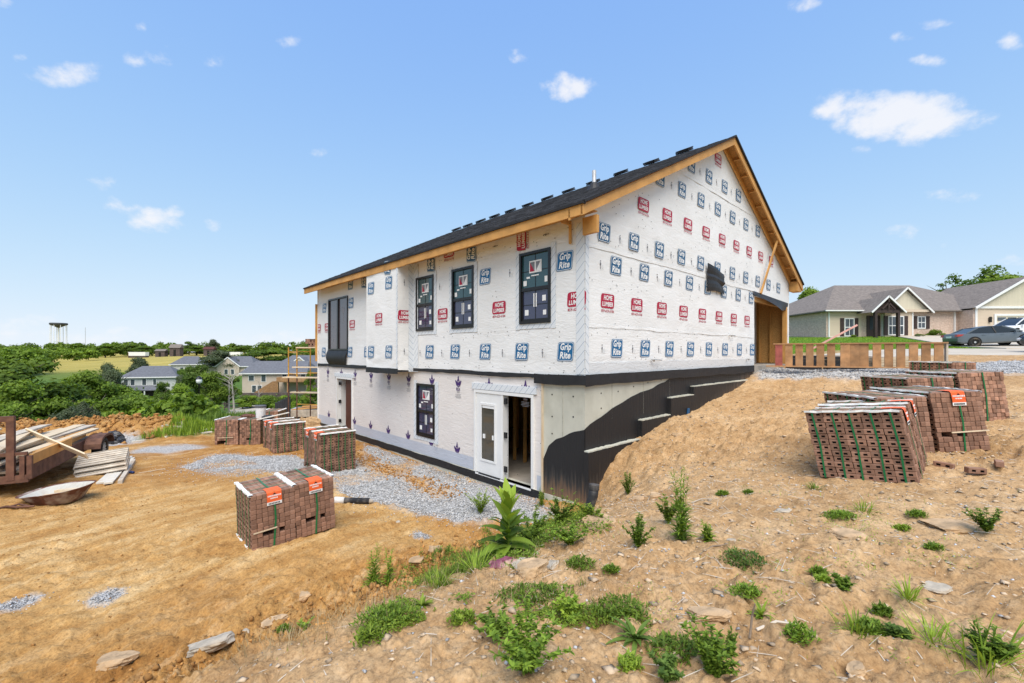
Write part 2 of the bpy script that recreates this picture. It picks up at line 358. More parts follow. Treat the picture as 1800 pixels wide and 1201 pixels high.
def height(x, y, micro=True):
    x = np.asarray(x, float); y = np.asarray(y, float)
    h = base_h(x, y)
    r = np.hypot(x, y)
    # spoil heap behind the trailer
    dm = seg_d(x, y, [(-24, 16.6), (-17, 17.2), (-13.0, 16.8)])
    h = h + .62 * np.exp(-(dm / 1.3) ** 2) * (1 + .5 * fbm(x * 1.3, y * 1.3, 3, 31))
    near = 1 - smooth(28, 60, r)
    s = side(x, y)
    if micro:
        up_ = smooth(-.1, .4, s)
        h = h + near * up_ * .035 * (.45 - np.abs(fbm(x * 2.3, y * 2.3, 4, 77, .55)) * 1.6)
        toe = np.exp(-(seg_d(x, y, TOE) / 1.0) ** 2)
        heap = np.exp(-(dm / 1.9) ** 2)
        spoil = np.exp(-((np.hypot(x - 7.2, y - 5.6) / 1.5) ** 2)) + np.exp(-((np.hypot(x - 5.2, y - 8.6) / 1.6) ** 2)) + .8 * np.exp(-((np.hypot(x - 3.0, y - 8.4) / 1.2) ** 2))
        rough = np.clip(np.where(s < -.8, .26, .42) + toe * 2.6 + spoil * 1.5 + heap * 2.2 + .5 * smooth(-.2, .2, fbm(x * .35, y * .35, 2, 60)), 0, 3)
        big = fbm(x * 1.1, y * 1.1, 4, 3)
        clod = np.abs(fbm(x * 4.2, y * 4.2, 5, 12, .62))
        h = h + near * (.05 * big + .055 * rough * (clod * 2.6 - .5) + .012 * fbm(x * 16, y * 16, 3, 21, .6) * (.6 + rough * .75))
        # wheel tracks left by machines on the lower terrace
        for ax, ay, bx, by in ((-7.3, 2.4, -4.9, 7.4), (-8.5, 2.9, -6.1, 7.9), (-9.9, 4.2, -7.4, 9.4), (-11.0, 4.8, -8.6, 9.8), (-6.2, 2.0, -3.9, 4.6)):
            L = math.hypot(bx - ax, by - ay); tx, ty = (bx - ax) / L, (by - ay) / L
            al = (x - ax) * tx + (y - ay) * ty; pe = (x - ax) * -ty + (y - ay) * tx + .12 * np.sin(al * .7)
            wmask = np.exp(-(pe / .24) ** 4) * smooth(0, .8, al) * smooth(0, 1.2, L - al) * smooth(-.5, .2, fbm(x * .8, y * .8, 2, 66))
            h = h + wmask * (-.035 + .020 * np.sin(al * 2 * math.pi / .17 + pe * 6))
        low_ = smooth(-.6, -1.6, s) * near
        xr_, yr_ = x * .43 + y * .9, -x * .9 + y * .43
        h = h + low_ * .022 * fbm(xr_ * .6, yr_ * 2.2, 4, 58)
        far = smooth(60, 120, r)
        h = h + far * 1.0 * fbm(x * .02, y * .02, 3, 40)
    hb, ha = to_house(x, y)
    inside = (hb > .12) & (hb < 8.9) & (ha > .12) & (ha < 13.9)
    inside2 = (hb >= 8.8) & (hb < 12.9) & (ha > .15) & (ha < 13.9)
    h = np.where(inside, -.7, h); h = np.where(inside2, np.minimum(h, 2.2), h)
    return h
_RD = np.geomspace(.9, 900, 2600)
def pixg(px, py, micro=False):
    """where the sight line through a photograph pixel meets the ground"""
    kx, kz = (px - CX) / FPX, (py - HY) / FPX
    z = EYE - kz * _RD; h = height(kx * _RD, _RD, micro)
    i = np.argmax(z < h)
    if i == 0: return None
    a, b = _RD[i - 1], _RD[i]; za, zb = z[i - 1] - h[i - 1], z[i] - h[i]
    d = a + (b - a) * za / (za - zb)
    return (kx * d, d)
def gz(x, y, micro=True): return float(height(np.array([x]), np.array([y]), micro)[0])
def at(px, py, d): return ((px - CX) / FPX * d, d, EYE - (py - HY) / FPX * d)
def inpoly(x, y, poly):
    ins = np.zeros(np.shape(x), bool)
    n = len(poly)
    for i in range(n):
        x0, y0 = poly[i]; x1, y1 = poly[(i + 1) % n]
        c = ((y0 > y) != (y1 > y)) & (x < (x1 - x0) * (y - y0) / ((y1 - y0) + 1e-12) + x0)
        ins ^= c
    return ins
def pdist(x, y, poly):
    d = seg_d(x, y, list(poly) + [poly[0]])
    return np.where(inpoly(x, y, poly), d, -d)
def gpoly(pp): return [q for q in (pixg(*p) for p in pp) if q]
GRAVEL = gpoly([(318, 822), (372, 800), (440, 802), (520, 800), (560, 826), (640, 800), (640, 782), (740, 815), (850, 850), (945, 878), (985, 905), (950, 925), (880, 915), (800, 918), (745, 905), (690, 888), (640, 884), (594, 862), (580, 838), (500, 828), (420, 838), (350, 832)])
GRAVEL2 = [hw(8.3, -.3), hw(9.2, -.2), hw(9.2, 1.5), (10.5, 15.6), (14, 15.2), (20, 15.8), (22, 14.2), (19, 12.6), (14.5, 12.2), (10.5, 11.6), hw(8.8, -1.0)]
GRAVELP = [(pixg(740, 941), .17), (pixg(185, 1049), .2), (pixg(30, 1060), .25), (pixg(205, 775), .9), (pixg(290, 790), 1.0)]
ROAD = [(16.6, 19.6), (22, 19.2), (60, 20.5), (60, 29), (24, 27.5), (17, 25)]
DRIVE = [(30.5, 27.2), (47, 28.2), (52, 47.4), (40.2, 47.4)]
LAWN = [(15, 28.4), (31.5, 29.2), (40.0, 46.6), (22, 46.6)]

# ---- ground sheet: fine near the camera, coarse towards the horizon
def make_ground():
    th = np.concatenate([np.linspace(-180, -66, 36, endpoint=False), np.linspace(-66, 66, 620, endpoint=False), np.linspace(66, 180, 36, endpoint=False)])
    th = np.radians(th)
    rr = np.concatenate([[.25, .6, 1.0], np.geomspace(1.3, 40, 560), np.geomspace(41, 3000, 130)])
    R, T = np.meshgrid(rr, th, indexing='ij')
    X, Y = R * np.sin(T), R * np.cos(T)
    Z = height(X, Y)
    nr, nt_ = X.shape
    V = np.stack([X, Y, Z], -1).reshape(-1, 3)
    V = np.vstack([V, [[0, 0, gz(0, 0)]]])
    i, j = np.meshgrid(np.arange(nr - 1), np.arange(nt_), indexing='ij')
    j2 = (j + 1) % nt_
    F = np.stack([i * nt_ + j, i * nt_ + j2, (i + 1) * nt_ + j2, (i + 1) * nt_ + j], -1).reshape(-1, 4)
    c = len(V) - 1
    jj = np.arange(nt_); cap = np.stack([np.full(nt_, c), (jj + 1) % nt_, jj, jj], -1)
    x, y = V[:, 0], V[:, 1]
    e = fbm(x * 1.7, y * 1.7, 4, 71)
    grav = np.maximum(smooth(-.25, .25, pdist(x, y, GRAVEL) + .35 * e - .05), smooth(-.3, .3, pdist(x, y, GRAVEL2) + .4 * e))
    patch = smooth(.05, .35, fbm(x * .9, y * .9, 4, 90) + .25 * fbm(x * 3.5, y * 3.5, 3, 95)) * smooth(-20, -2, 0 * x)
    hb, ha = to_house(x, y)
    ridge = np.exp(-((hb + 1.0 - .1 * np.sin(ha * 1.7)) / .38) ** 2) * smooth(2.2, 4.2, ha) * (1 - smooth(9.5, 11, ha)) * smooth(-.35, .2, e)
    lo = side(x, y) < 0
    grav = grav * np.where(lo, 1 - .75 * patch * smooth(1.5, 5, np.hypot(x + 1.0, y - 8.0)), 1.0) * (1 - ridge)
    for q, r in GRAVELP:
        grav = np.maximum(grav, .9 * smooth(1.15, .6, np.hypot(x - q[0], (y - q[1])) / r + .5 * e))
    sd_ = side(x, y); sand = smooth(-1.9, -3.6, sd_ + 1.5 * fbm(x * .55, y * .55, 3, 82)) * (1 - smooth(11, 14, np.hypot(x, y)))
    clay = smooth(.15, -.35, side(x, y) + .25 * e) * (1 - smooth(26, 34, np.hypot(x, y)))
    rad = np.hypot(x, y)
    grass = smooth(21.5, 25, y + 1.2 * e + np.where(x < -12.0, 2.2, 0)) * (x < 8)
    grass = np.maximum(grass, smooth(-.3, .4, pdist(x, y, LAWN) + .1 * e))
    grass = np.maximum(grass, smooth(30, 40, rad) * (x > 8) * (1 - smooth(-1, .5, pdist(x, y, ROAD))))
    grass = np.maximum(grass, (rad > 60) * 1.0)
    verge = gpoly([(240, 774), (300, 752), (378, 738), (378, 760), (330, 768)])
    grass = np.maximum(grass, .95 * smooth(-.3, .3, pdist(x, y, verge) + .4 * e))
    grass = np.maximum(grass, ((y < -6) * .6))
    field = smooth(150, 185, y + 12 * fbm(x * .03, y * .03, 2, 5)) * (x < 60)
    lawn = smooth(-.3, .4, pdist(x, y, LAWN) + .1 * e)
    o = np_obj('ground', V, np.vstack([F]), M['ground'], attrs=dict(gravel=grav, clay=clay, grass=grass, field=field, lawn=lawn, sand=sand), smooth=True)
    # close the small hole under the tripod
    return tag(o, kind='structure')
def ground_material():
    m, nt, b = nodes('ground'); L = nt.links
    b.inputs['Roughness'].default_value = .95; b.inputs['Specular IOR Level'].default_value = .15
    t = nn(nt, 'ShaderNodeTexCoord')
    def noise(sc, det=6, rough=.6, st=None):
        n = nn(nt, 'ShaderNodeTexNoise'); n.inputs['Scale'].default_value = sc; n.inputs['Detail'].default_value = det; n.inputs['Roughness'].default_value = rough
        if st:
            mp = nn(nt, 'ShaderNodeMapping', vector_type='TEXTURE'); mp.inputs['Scale'].default_value = st; mp.inputs['Rotation'].default_value = (0, 0, 1.126)
            L.new(t.outputs['Object'], mp.inputs[0]); L.new(mp.outputs[0], n.inputs['Vector'])
        else: L.new(t.outputs['Object'], n.inputs['Vector'])
        return n.outputs[0]
    def ramp(fac, *st):
        r = nn(nt, 'ShaderNodeValToRGB'); els = r.color_ramp.elements
        while len(els) < len(st): els.new(.5)
        for e, (p, c) in zip(els, st): e.position = p; e.color = (*c, 1)
        L.new(fac, r.inputs[0]); return r.outputs[0]
    def mix(f, a, b_):
        x = nn(nt, 'ShaderNodeMix', data_type='RGBA')
        if isinstance(f, float): x.inputs['Factor'].default_value = f
        else: L.new(f, x.inputs['Factor'])
        L.new(a, x.inputs['A']); L.new(b_, x.inputs['B']); return x.outputs['Result']
    def att(n): return nn(nt, 'ShaderNodeAttribute', attribute_name=n).outputs['Fac']
    n1, n2, n3 = noise(.9, 7, .65), noise(7, 6, .65), noise(38, 5, .7)
    tan = ramp(n1, (.36, (.35, .205, .092)), (.5, (.47, .295, .145)), (.64, (.58, .40, .225)))
    tan2 = ramp(n2, (.37, (.29, .17, .08)), (.52, (.48, .31, .16)), (.65, (.62, .46, .29)))
    tan = mix(.38, tan, tan2)
    clay = ramp(noise(.55, 7, .68), (.34, (.27, .12, .030)), (.5, (.40, .205, .062)), (.64, (.53, .33, .13)))
    clay2 = ramp(noise(4.5, 6, .7, (3.5, 1, 1)), (.34, (.24, .105, .028)), (.52, (.43, .23, .075)), (.66, (.62, .45, .26)))
    clay = mix(.5, clay, clay2)
    sand = ramp(noise(2.2, 8, .72, (2.6, 1, 1)), (.34, (.36, .18, .054)), (.5, (.48, .285, .108)), (.68, (.63, .45, .235)))
    clay = mix(att('sand'), clay, sand)
    col = mix(att('clay'), tan, clay)
    speck = ramp(n3, (.36, (.68, .66, .64)), (.5, (1, 1, 1)), (.66, (1.2, 1.19, 1.16)))
    mu = nn(nt, 'ShaderNodeVectorMath', operation='MULTIPLY'); L.new(col, mu.inputs[0]); L.new(speck, mu.inputs[1]); col = mu.outputs[0]
    vo = nn(nt, 'ShaderNodeTexVoronoi'); vo.inputs['Scale'].default_value = 34; L.new(t.outputs['Object'], vo.inputs['Vector'])
    hs = nn(nt, 'ShaderNodeSeparateColor'); L.new(vo.outputs['Color'], hs.inputs[0])
    grv = ramp(hs.outputs[0], (0, (.25, .25, .255)), (.5, (.43, .43, .43)), (1, (.60, .59, .57)))
    col = mix(att('gravel'), col, grv)
    g = ramp(noise(.8, 6, .7), (.3, (.045, .085, .016)), (.5, (.075, .14, .026)), (.72, (.13, .19, .05)))
    lw = ramp(noise(2.0, 5, .7), (.3, (.06, .15, .015)), (.7, (.11, .25, .03)))
    g = mix(att('lawn'), g, lw)
    fl = ramp(noise(.03, 6, .7, (1, .2, 1)), (.3, (.25, .22, .055)), (.55, (.40, .32, .085)), (.75, (.48, .37, .12)))
    g = mix(att('field'), g, fl)
    col = mix(att('grass'), col, g)
    L.new(col, b.inputs['Base Color'])
    hgt = nn(nt, 'ShaderNodeMath', operation='ADD'); L.new(noise(24, 7, .72), hgt.inputs[0])
    vm = nn(nt, 'ShaderNodeMath', operation='MULTIPLY'); L.new(vo.outputs['Distance'], vm.inputs[0]); L.new(att('gravel'), vm.inputs[1])
    L.new(vm.outputs[0], hgt.inputs[1])
    bp = nn(nt, 'ShaderNodeBump'); bp.inputs['Strength'].default_value = .75; bp.inputs['Distance'].default_value = .03
    L.new(hgt.outputs[0], bp.inputs['Height']); L.new(bp.outputs[0], b.inputs['Normal'])
    return m
M['ground'] = ground_material()
ground = make_ground()
def drape(name, poly, mat, lift=.03, step=1.0):
    xs = [p[0] for p in poly]; ys = [p[1] for p in poly]
    gx = np.arange(min(xs), max(xs) + step, step); gy = np.arange(min(ys), max(ys) + step, step)
    bm = bmesh.new()
    vs = [bm.verts.new((x, y, 0)) for x, y in poly]; bm.faces.new(vs)
    for x in gx[1:-1]: bmesh.ops.bisect_plane(bm, geom=bm.verts[:] + bm.edges[:] + bm.faces[:], plane_co=(x, 0, 0), plane_no=(1, 0, 0))
    for y in gy[1:-1]: bmesh.ops.bisect_plane(bm, geom=bm.verts[:] + bm.edges[:] + bm.faces[:], plane_co=(0, y, 0), plane_no=(0, 1, 0))
    co = np.array([v.co[:2] for v in bm.verts]); z = height(co[:, 0], co[:, 1]) + lift
    for v, q in zip(bm.verts, z): v.co.z = q
    r = bmesh.ops.extrude_face_region(bm, geom=bm.faces[:])
    for v in [g for g in r['geom'] if isinstance(g, bmesh.types.BMVert)]: v.co.z -= .25
    bmesh.ops.recalc_face_normals(bm, faces=bm.faces[:])
    me = bpy.data.meshes.new(name); bm.to_mesh(me); bm.free(); me.materials.append(mat)
    return tag(link(bpy.data.objects.new(name, me)), kind='structure')
M['pave'] = pm('pale_road_concrete', (.50, .44, .36), .9, .12, .6, .2, 20, dirt=((.36, .29, .21), .6, .35))
drape('street', ROAD, M['pave'], .05, 1.5)
drape('driveway', DRIVE, M['pave'], .09, 1.5)
PATH = gpoly([(283, 750), (330, 738), (400, 722), (470, 708), (508, 705), (497, 716), (455, 727), (378, 744), (320, 756)])
drape('path', PATH, M['pave'], .05, .8)
# ------------------------------------------------------------------ the house under construction
# local axes: x along the gable wall, y along the long wall, z up; the corner nearest the camera is the origin
def wrap_material(name, col, stain):
    m, nt, b = nodes(name); L = nt.links
    b.inputs['Roughness'].default_value = .55; b.inputs['Specular IOR Level'].default_value = .3
    t = nn(nt, 'ShaderNodeTexCoord')
    n = nn(nt, 'ShaderNodeTexNoise'); n.inputs['Scale'].default_value = .9; n.inputs['Detail'].default_value = 6; L.new(t.outputs['Object'], n.inputs['Vector'])
    r = nn(nt, 'ShaderNodeValToRGB'); r.color_ramp.elements[0].position = .33; r.color_ramp.elements[1].position = .7
    r.color_ramp.elements[0].color = (*stain, 1); r.color_ramp.elements[1].color = (*col, 1); L.new(n.outputs[0], r.inputs[0]); L.new(r.outputs[0], b.inputs['Base Color'])
    hs = []
    for sc, rot, st in ((1.6, .5, (1, 1, 4)), (2.3, -.6, (1, 1, 3.2)), (5.5, .9, (1, 1, 2.5))):
        mp = nn(nt, 'ShaderNodeMapping'); mp.inputs['Rotation'].default_value = (rot, rot * .8, 0); mp.inputs['Scale'].default_value = st
        L.new(t.outputs['Object'], mp.inputs[0])
        w = nn(nt, 'ShaderNodeTexNoise'); w.inputs['Scale'].default_value = sc; w.inputs['Detail'].default_value = 5; w.inputs['Distortion'].default_value = 1.2
        L.new(mp.outputs[0], w.inputs['Vector'])
        a = nn(nt, 'ShaderNodeMath', operation='SUBTRACT'); L.new(w.outputs[0], a.inputs[0]); a.inputs[1].default_value = .5
        a2 = nn(nt, 'ShaderNodeMath', operation='ABSOLUTE'); L.new(a.outputs[0], a2.inputs[0]); hs.append(a2.outputs[0])
    s1 = nn(nt, 'ShaderNodeMath', operation='ADD'); L.new(hs[0], s1.inputs[0]); L.new(hs[1], s1.inputs[1])
    s2 = nn(nt, 'ShaderNodeMath', operation='MULTIPLY_ADD'); L.new(hs[2], s2.inputs[0]); s2.inputs[1].default_value = .5; L.new(s1.outputs[0], s2.inputs[2])
    bp = nn(nt, 'ShaderNodeBump'); bp.inputs['Strength'].default_value = .34; bp.inputs['Distance'].default_value = .035; bp.invert = True
    L.new(s2.outputs[0], bp.inputs['Height']); L.new(bp.outputs[0], b.inputs['Normal'])
    return m
M['wrap'] = wrap_material('white_house_wrap', (.81, .81, .805), (.745, .742, .73))
M['rexwrap'] = wrap_material('cream_house_wrap', (.745, .70, .665), (.69, .645, .615))
M['greywrap'] = wrap_material('grey_blue_wrap_hem', (.50, .53, .60), (.45, .48, .55))
def coat_material():
    m, nt, b = nodes('black_foundation_coating'); L = nt.links
    b.inputs['Roughness'].default_value = .6
    t = nn(nt, 'ShaderNodeTexCoord'); mp = nn(nt, 'ShaderNodeMapping'); mp.inputs['Scale'].default_value = (9, 9, .8)
    L.new(t.outputs['Object'], mp.inputs[0])
    n = nn(nt, 'ShaderNodeTexNoise'); n.inputs['Scale'].default_value = 2.2; n.inputs['Detail'].default_value = 6; L.new(mp.outputs[0], n.inputs['Vector'])
    # dried mud washed down from the soil line, which climbs with the slope
    sx = nn(nt, 'ShaderNodeSeparateXYZ'); L.new(t.outputs['Object'], sx.inputs[0])
    mu = nn(nt, 'ShaderNodeMath', operation='MULTIPLY_ADD'); L.new(sx.outputs[0], mu.inputs[0]); mu.inputs[1].default_value = .215; mu.inputs[2].default_value = .42
    df = nn(nt, 'ShaderNodeMath', operation='SUBTRACT'); L.new(mu.outputs[0], df.inputs[0]); L.new(sx.outputs[2], df.inputs[1])
    ad = nn(nt, 'ShaderNodeMath', operation='ADD'); L.new(df.outputs[0], ad.inputs[0]); L.new(n.outputs[0], ad.inputs[1])
    r = nn(nt, 'ShaderNodeValToRGB'); e = r.color_ramp.elements
    e[0].position = .42; e[0].color = (.011, .011, .013, 1); e[1].position = 1.0; e[1].color = (.20, .12, .07, 1)
    q = e.new(.62); q.color = (.034, .031, .03, 1)
    L.new(ad.outputs[0], r.inputs[0]); L.new(r.outputs[0], b.inputs['Base Color'])
    bp = nn(nt, 'ShaderNodeBump'); bp.inputs['Strength'].default_value = .5; bp.inputs['Distance'].default_value = .02; L.new(n.outputs[0], bp.inputs['Height']); L.new(bp.outputs[0], b.inputs['Normal'])
    return m
M['coat'] = coat_material()
M['shingle'] = pm('dark_asphalt_shingle', (.042, .043, .05), .9, .4, 9, .5, 60, tint=.55)
M['printblue'] = pm('blue_print', (.006, .115, .27), .6, .1, 12, 0)
M['printnavy'] = pm('navy_print', (.018, .095, .20), .6, .1, 12, 0)
M['printred'] = pm('red_print', (.40, .012, .045), .6, .1, 12, 0)
M['printpurple'] = pm('purple_print', (.055, .022, .135), .6, .1, 12, 0)
M['printgrey'] = pm('grey_print', (.20, .20, .22), .6, .1, 12, 0)
M['glass'] = glass_mat('window_pane', (.028, .075, .085))
M['glass2'] = glass_mat('lower_window_pane', (.045, .048, .095))  # purplish reflection of the lower sashes put into the base colour
M['glassd'] = glass_mat('dark_pane', (.075, .062, .07), .12)
M['doorglass'] = glass_mat('door_pane', (.08, .075, .06))
def tape_material():
    m, nt, b = nodes('flashing_tape'); L = nt.links
    b.inputs['Roughness'].default_value = .5
    t = nn(nt, 'ShaderNodeTexCoord'); s = nn(nt, 'ShaderNodeSeparateXYZ'); L.new(t.outputs['Object'], s.inputs[0])
    a = nn(nt, 'ShaderNodeMath', operation='ADD'); L.new(s.outputs[0], a.inputs[0]); L.new(s.outputs[1], a.inputs[1])
    a2 = nn(nt, 'ShaderNodeMath', operation='ADD'); L.new(a.outputs[0], a2.inputs[0]); L.new(s.outputs[2], a2.inputs[1])
    mo = nn(nt, 'ShaderNodeMath', operation='MODULO'); L.new(a2.outputs[0], mo.inputs[0]); mo.inputs[1].default_value = .17
    ab = nn(nt, 'ShaderNodeMath', operation='ABSOLUTE'); L.new(mo.outputs[0], ab.inputs[0])
    lt = nn(nt, 'ShaderNodeMath', operation='LESS_THAN'); L.new(ab.outputs[0], lt.inputs[0]); lt.inputs[1].default_value = .013
    mx = nn(nt, 'ShaderNodeMix', data_type='RGBA'); mx.inputs['A'].default_value = (.67, .70, .73, 1); mx.inputs['B'].default_value = (.27, .34, .42, 1)
    L.new(lt.outputs[0], mx.inputs['Factor']); L.new(mx.outputs['Result'], b.inputs['Base Color'])
    n = nn(nt, 'ShaderNodeTexNoise'); n.inputs['Scale'].default_value = 14; bp = nn(nt, 'ShaderNodeBump'); bp.inputs['Strength'].default_value = .3; bp.inputs['Distance'].default_value = .01
    L.new(n.outputs[0], bp.inputs['Height']); L.new(bp.outputs[0], b.inputs['Normal'])
    return m
M['tape'] = tape_material()

house = empty('house', (HO.x, HO.y, 0), HA, label='half-built house clad in white printed wrap above a concrete basement', cat='house')
# frames that turn a flat drawing (u right, w up, seen from outside) into wall planes
def left_frame(x=0.0):      # long wall facing -x : u runs towards -y
    return lambda u, w, o=0.0: (x - o, -u, w)
def gable_frame(y=0.0):     # gable wall facing -y : u runs along +x
    return lambda u, w, o=0.0: (u, y - o, w)
def flat(frame, pts, o): return [frame(p[0], p[1], o) for p in pts]

def wall_grid(name, frame, u0, u1, w0, w1, mat, holes=(), step=.09, amp=.008, seed=0, top=None, sag=0.0, folds=()):
    us = sorted(set([round(v, 4) for v in np.arange(u0, u1, step)] + [u0, u1] + [h for H in holes for h in H[:2]]))
    ws = sorted(set([round(v, 4) for v in np.arange(w0, w1, step)] + [w0, w1] + [h for H in holes for h in H[2:]]))
    U, Wd = np.meshgrid(us, ws, indexing='ij')
    w_ = Wd.copy()
    if top is not None: w_ = np.minimum(Wd, top(U))
    dis = np.abs(fbm(U * 1.1 + w_ * .8, w_ * 1.6 - U * .5, 4, seed)) + .5 * np.abs(fbm(U * 3.1 - w_ * 1.7, w_ * 2.3 + U * .9, 3, seed + 9))
    d = -amp * np.clip(1.2 - dis * 2.0, 0, 1.2)
    for f in folds:                       # long creases: (u at start, w, u at end, w, depth)
        a0, b0, a1, b1, dep = f
        ww = b0 + (b1 - b0) * (U - a0) / (a1 - a0) + .03 * np.sin(U * 2.1) + .02 * np.sin(U * 5.3 + 1)
        d += np.where((U >= min(a0, a1)) & (U <= max(a0, a1)), -dep * np.exp(-((w_ - ww) / .035) ** 2) + .6 * dep * np.exp(-((w_ - ww - .06) / .03) ** 2), 0)
    if sag: w_ = np.where(Wd == w0, w_ + sag * fbm(U * 1.3, U * 0 + 3.3, 3, seed + 4), w_)
    vs = []
    nu, nw = U.shape
    for i in range(nu):
        for j in range(nw): vs.append(frame(U[i, j], w_[i, j], d[i, j]))
    fs = []
    for i in range(nu - 1):
        for j in range(nw - 1):
            cu, cw = (us[i] + us[i + 1]) / 2, (ws[j] + ws[j + 1]) / 2
            if any(h[0] < cu < h[1] and h[2] < cw < h[3] for h in holes): continue
            if top is not None and ws[j] >= max(top(np.array(us[i])), top(np.array(us[i + 1]))): continue
            fs.append((i * nw + j, (i + 1) * nw + j, (i + 1) * nw + j + 1, i * nw + j + 1))
    m = MB(); m.add(vs, fs); return m.build(name, mat, house, smooth=True)

ROOF_S, RIDGE_X, RIDGE_Z = .50, 6.5, 9.04
def roof_z(x): return RIDGE_Z - ROOF_S * abs(x - RIDGE_X)          # top of the deck
GW_, LW_ = 13.0, 14.0
FLOOR = 2.40
# --- wrapped walls
frL, frG, frB = left_frame(0), gable_frame(0), left_frame(-.5)
wall_long = wall_grid('long_wall', frL, -LW_, 0, FLOOR, 5.62, M['wrap'], holes=[(-1.75, -.88, 3.5, 5.0), (-4.29, -3.42, 3.5, 5.0), (-6.07, -5.2, 3.5, 5.0), (-12.77, -10.93, 2.97, 4.96)], seed=3, sag=.05, folds=[(-6, 5.16, 0, 5.22, .014), (-6.2, 2.62, 0, 2.66, .01), (-14, 3.2, -8.5, 3.26, .008), (-1.2, 4.9, 0, 4.4, .008)])
wall_bay = wall_grid('bay_front', frB, -8.3, -6.27, 2.36, 5.50, M['wrap'], seed=5, sag=.04, folds=[(-8.3, 5.2, -6.27, 5.24, .01), (-8.3, 2.58, -6.27, 2.5, .02), (-8.0, 2.9, -6.3, 2.6, .016)])
frS = lambda u, w, o=0.0: (u, 6.27 - o, w)
wall_bay_side = wall_grid('bay_side', frS, -.5, 0, 2.36, 5.5, M['wrap'], seed=8, sag=.05, folds=[(-.5, 2.5, 0, 2.9, .02), (-.5, 2.75, 0, 3.2, .015)])
MB().box(-.5, 0, 8.296, 8.3, 2.36, 5.5).build('bay_side', M['wrap'], house)
gtop = lambda u: RIDGE_Z - .12 - ROOF_S * np.abs(u - RIDGE_X)
OPEN = (9.15, 12.72, FLOOR - .02, 4.72)
gable_wall = wall_grid('gable_wall', frG, 0, GW_, FLOOR - .02, 9.0, M['wrap'], holes=[OPEN], seed=14, top=gtop, sag=.04,
                       folds=[(.2, 5.75, 6.5, 5.02, .016), (0, 5.0, 6.4, 4.98, .014), (6.3, 4.98, 9.3, 4.92, .014), (.1, 2.62, 9.1, 2.6, .012), (2.6, 4.5, 6, 4.2, .008), (3, 3.6, 8, 3.2, .008), (5, 3.9, 8.6, 3.55, .008), (.5, 2.75, 3.4, 2.6, .01), (3.5, 7.45, 11, 7.35, .008), (1.6, 6.5, 9, 6.45, .006)])
# grey-blue lower hem of the wrap
hem = lambda fr, u0, u1, w0, w1, nm, mat: MB().add([fr(u0, w0, .004), fr(u1, w0, .004), fr(u1, w1, .004), fr(u0, w1, .004)], [(0, 1, 2, 3)]).build(nm, mat, house)
M['hem'] = wrap_material('pale_grey_wrap_hem', (.66, .67, .68), (.60, .61, .62))
hem(frG, .05, 9.12, 2.42, 2.66, 'wrap_hem', M['hem'])
# --- lower storey of the long wall: cream printed wrap
DOOR = (-3.40, -1.36, -.06, 1.96); DOOR2 = (-12.05, -10.55, 0.0, 1.93)
lower = wall_grid('lower_wall', left_frame(.03), -LW_, -1.10, -.06, 2.40, M['rexwrap'], holes=[DOOR, DOOR2, (-6.09, -5.19, .48, 1.95)], seed=23, amp=.006)
frLow = left_frame(.03)
def hem_low(u0, u1): MB().add([frLow(u0, -.05, .006), frLow(u1, -.05, .006), frLow(u1, .26, .006), frLow(u0, .26, .006)], [(0, 1, 2, 3)]).build('wrap_hem', M['greywrap'], house)
hem_low(-14, -12.12); hem_low(-10.5, -3.46); hem_low(-1.28, -1.12)
# --- black flashing at floor level and above the footing
def strip(fr, u0, u1, w0, w1, o, seed, name='flashing', n=60, mat='black'):
    us = np.linspace(u0, u1, n); top = w1 + .012 * fbm(us * 2, us * 0 + seed, 3, 2); bot = w0 + .03 * fbm(us * 1.4, us * 0 + seed, 3, 4); oo = o + .012 * np.abs(fbm(us * 2.2, us * 0 + seed, 3, 8))
    vs = [fr(u, t, o) for u, t in zip(us, top)] + [fr(u, b_, q) for u, b_, q in zip(us, bot, oo)]
    fs = [(i, i + n, i + n + 1, i + 1) for i in range(n - 1)]
    return MB().add(vs, fs).build(name, M[mat], house, smooth=True)
strip(frL, -14, -8.31, 2.30, 2.41, .012, 1); strip(frL, -6.26, -.9, 2.31, 2.41, .012, 2); strip(frB, -8.32, -6.25, 2.24, 2.40, .014, 3)
strip(frL, -1.3, .06, 2.22, 2.42, .05, 4); strip(frG, -.05, 9.0, 2.22, 2.44, .05, 5)
for u0, u1, w0, w1 in ((.12, 5.3, 4.90, 4.99), (6.6, 9.1, 4.88, 4.97), (3.6, 9.4, 7.37, 7.45), (.12, 9.1, 3.36, 3.42)): strip(frG, u0, u1, w0, w1, .002, w0, 'wrap_lap', 90, 'wrap')
strip(frL, -3.3, -1.9, 5.10, 5.16, .002, 9, 'wrap_lap', 40, 'wrap'); strip(frL, -.7, -.22, 5.06, 5.13, .002, 11, 'wrap_lap', 30, 'wrap'); strip(frL, -13.9, -13.0, 4.9, 4.97, .002, 12, 'wrap_lap', 30, 'wrap')
MB().box(-.5, 0, 6.27, 8.3, 2.30, 2.34).build('bay_floor', M['black'], house)
strip(left_frame(.0), -14, -1.05, -.24, -.05, .01, 6, 'damp_course')
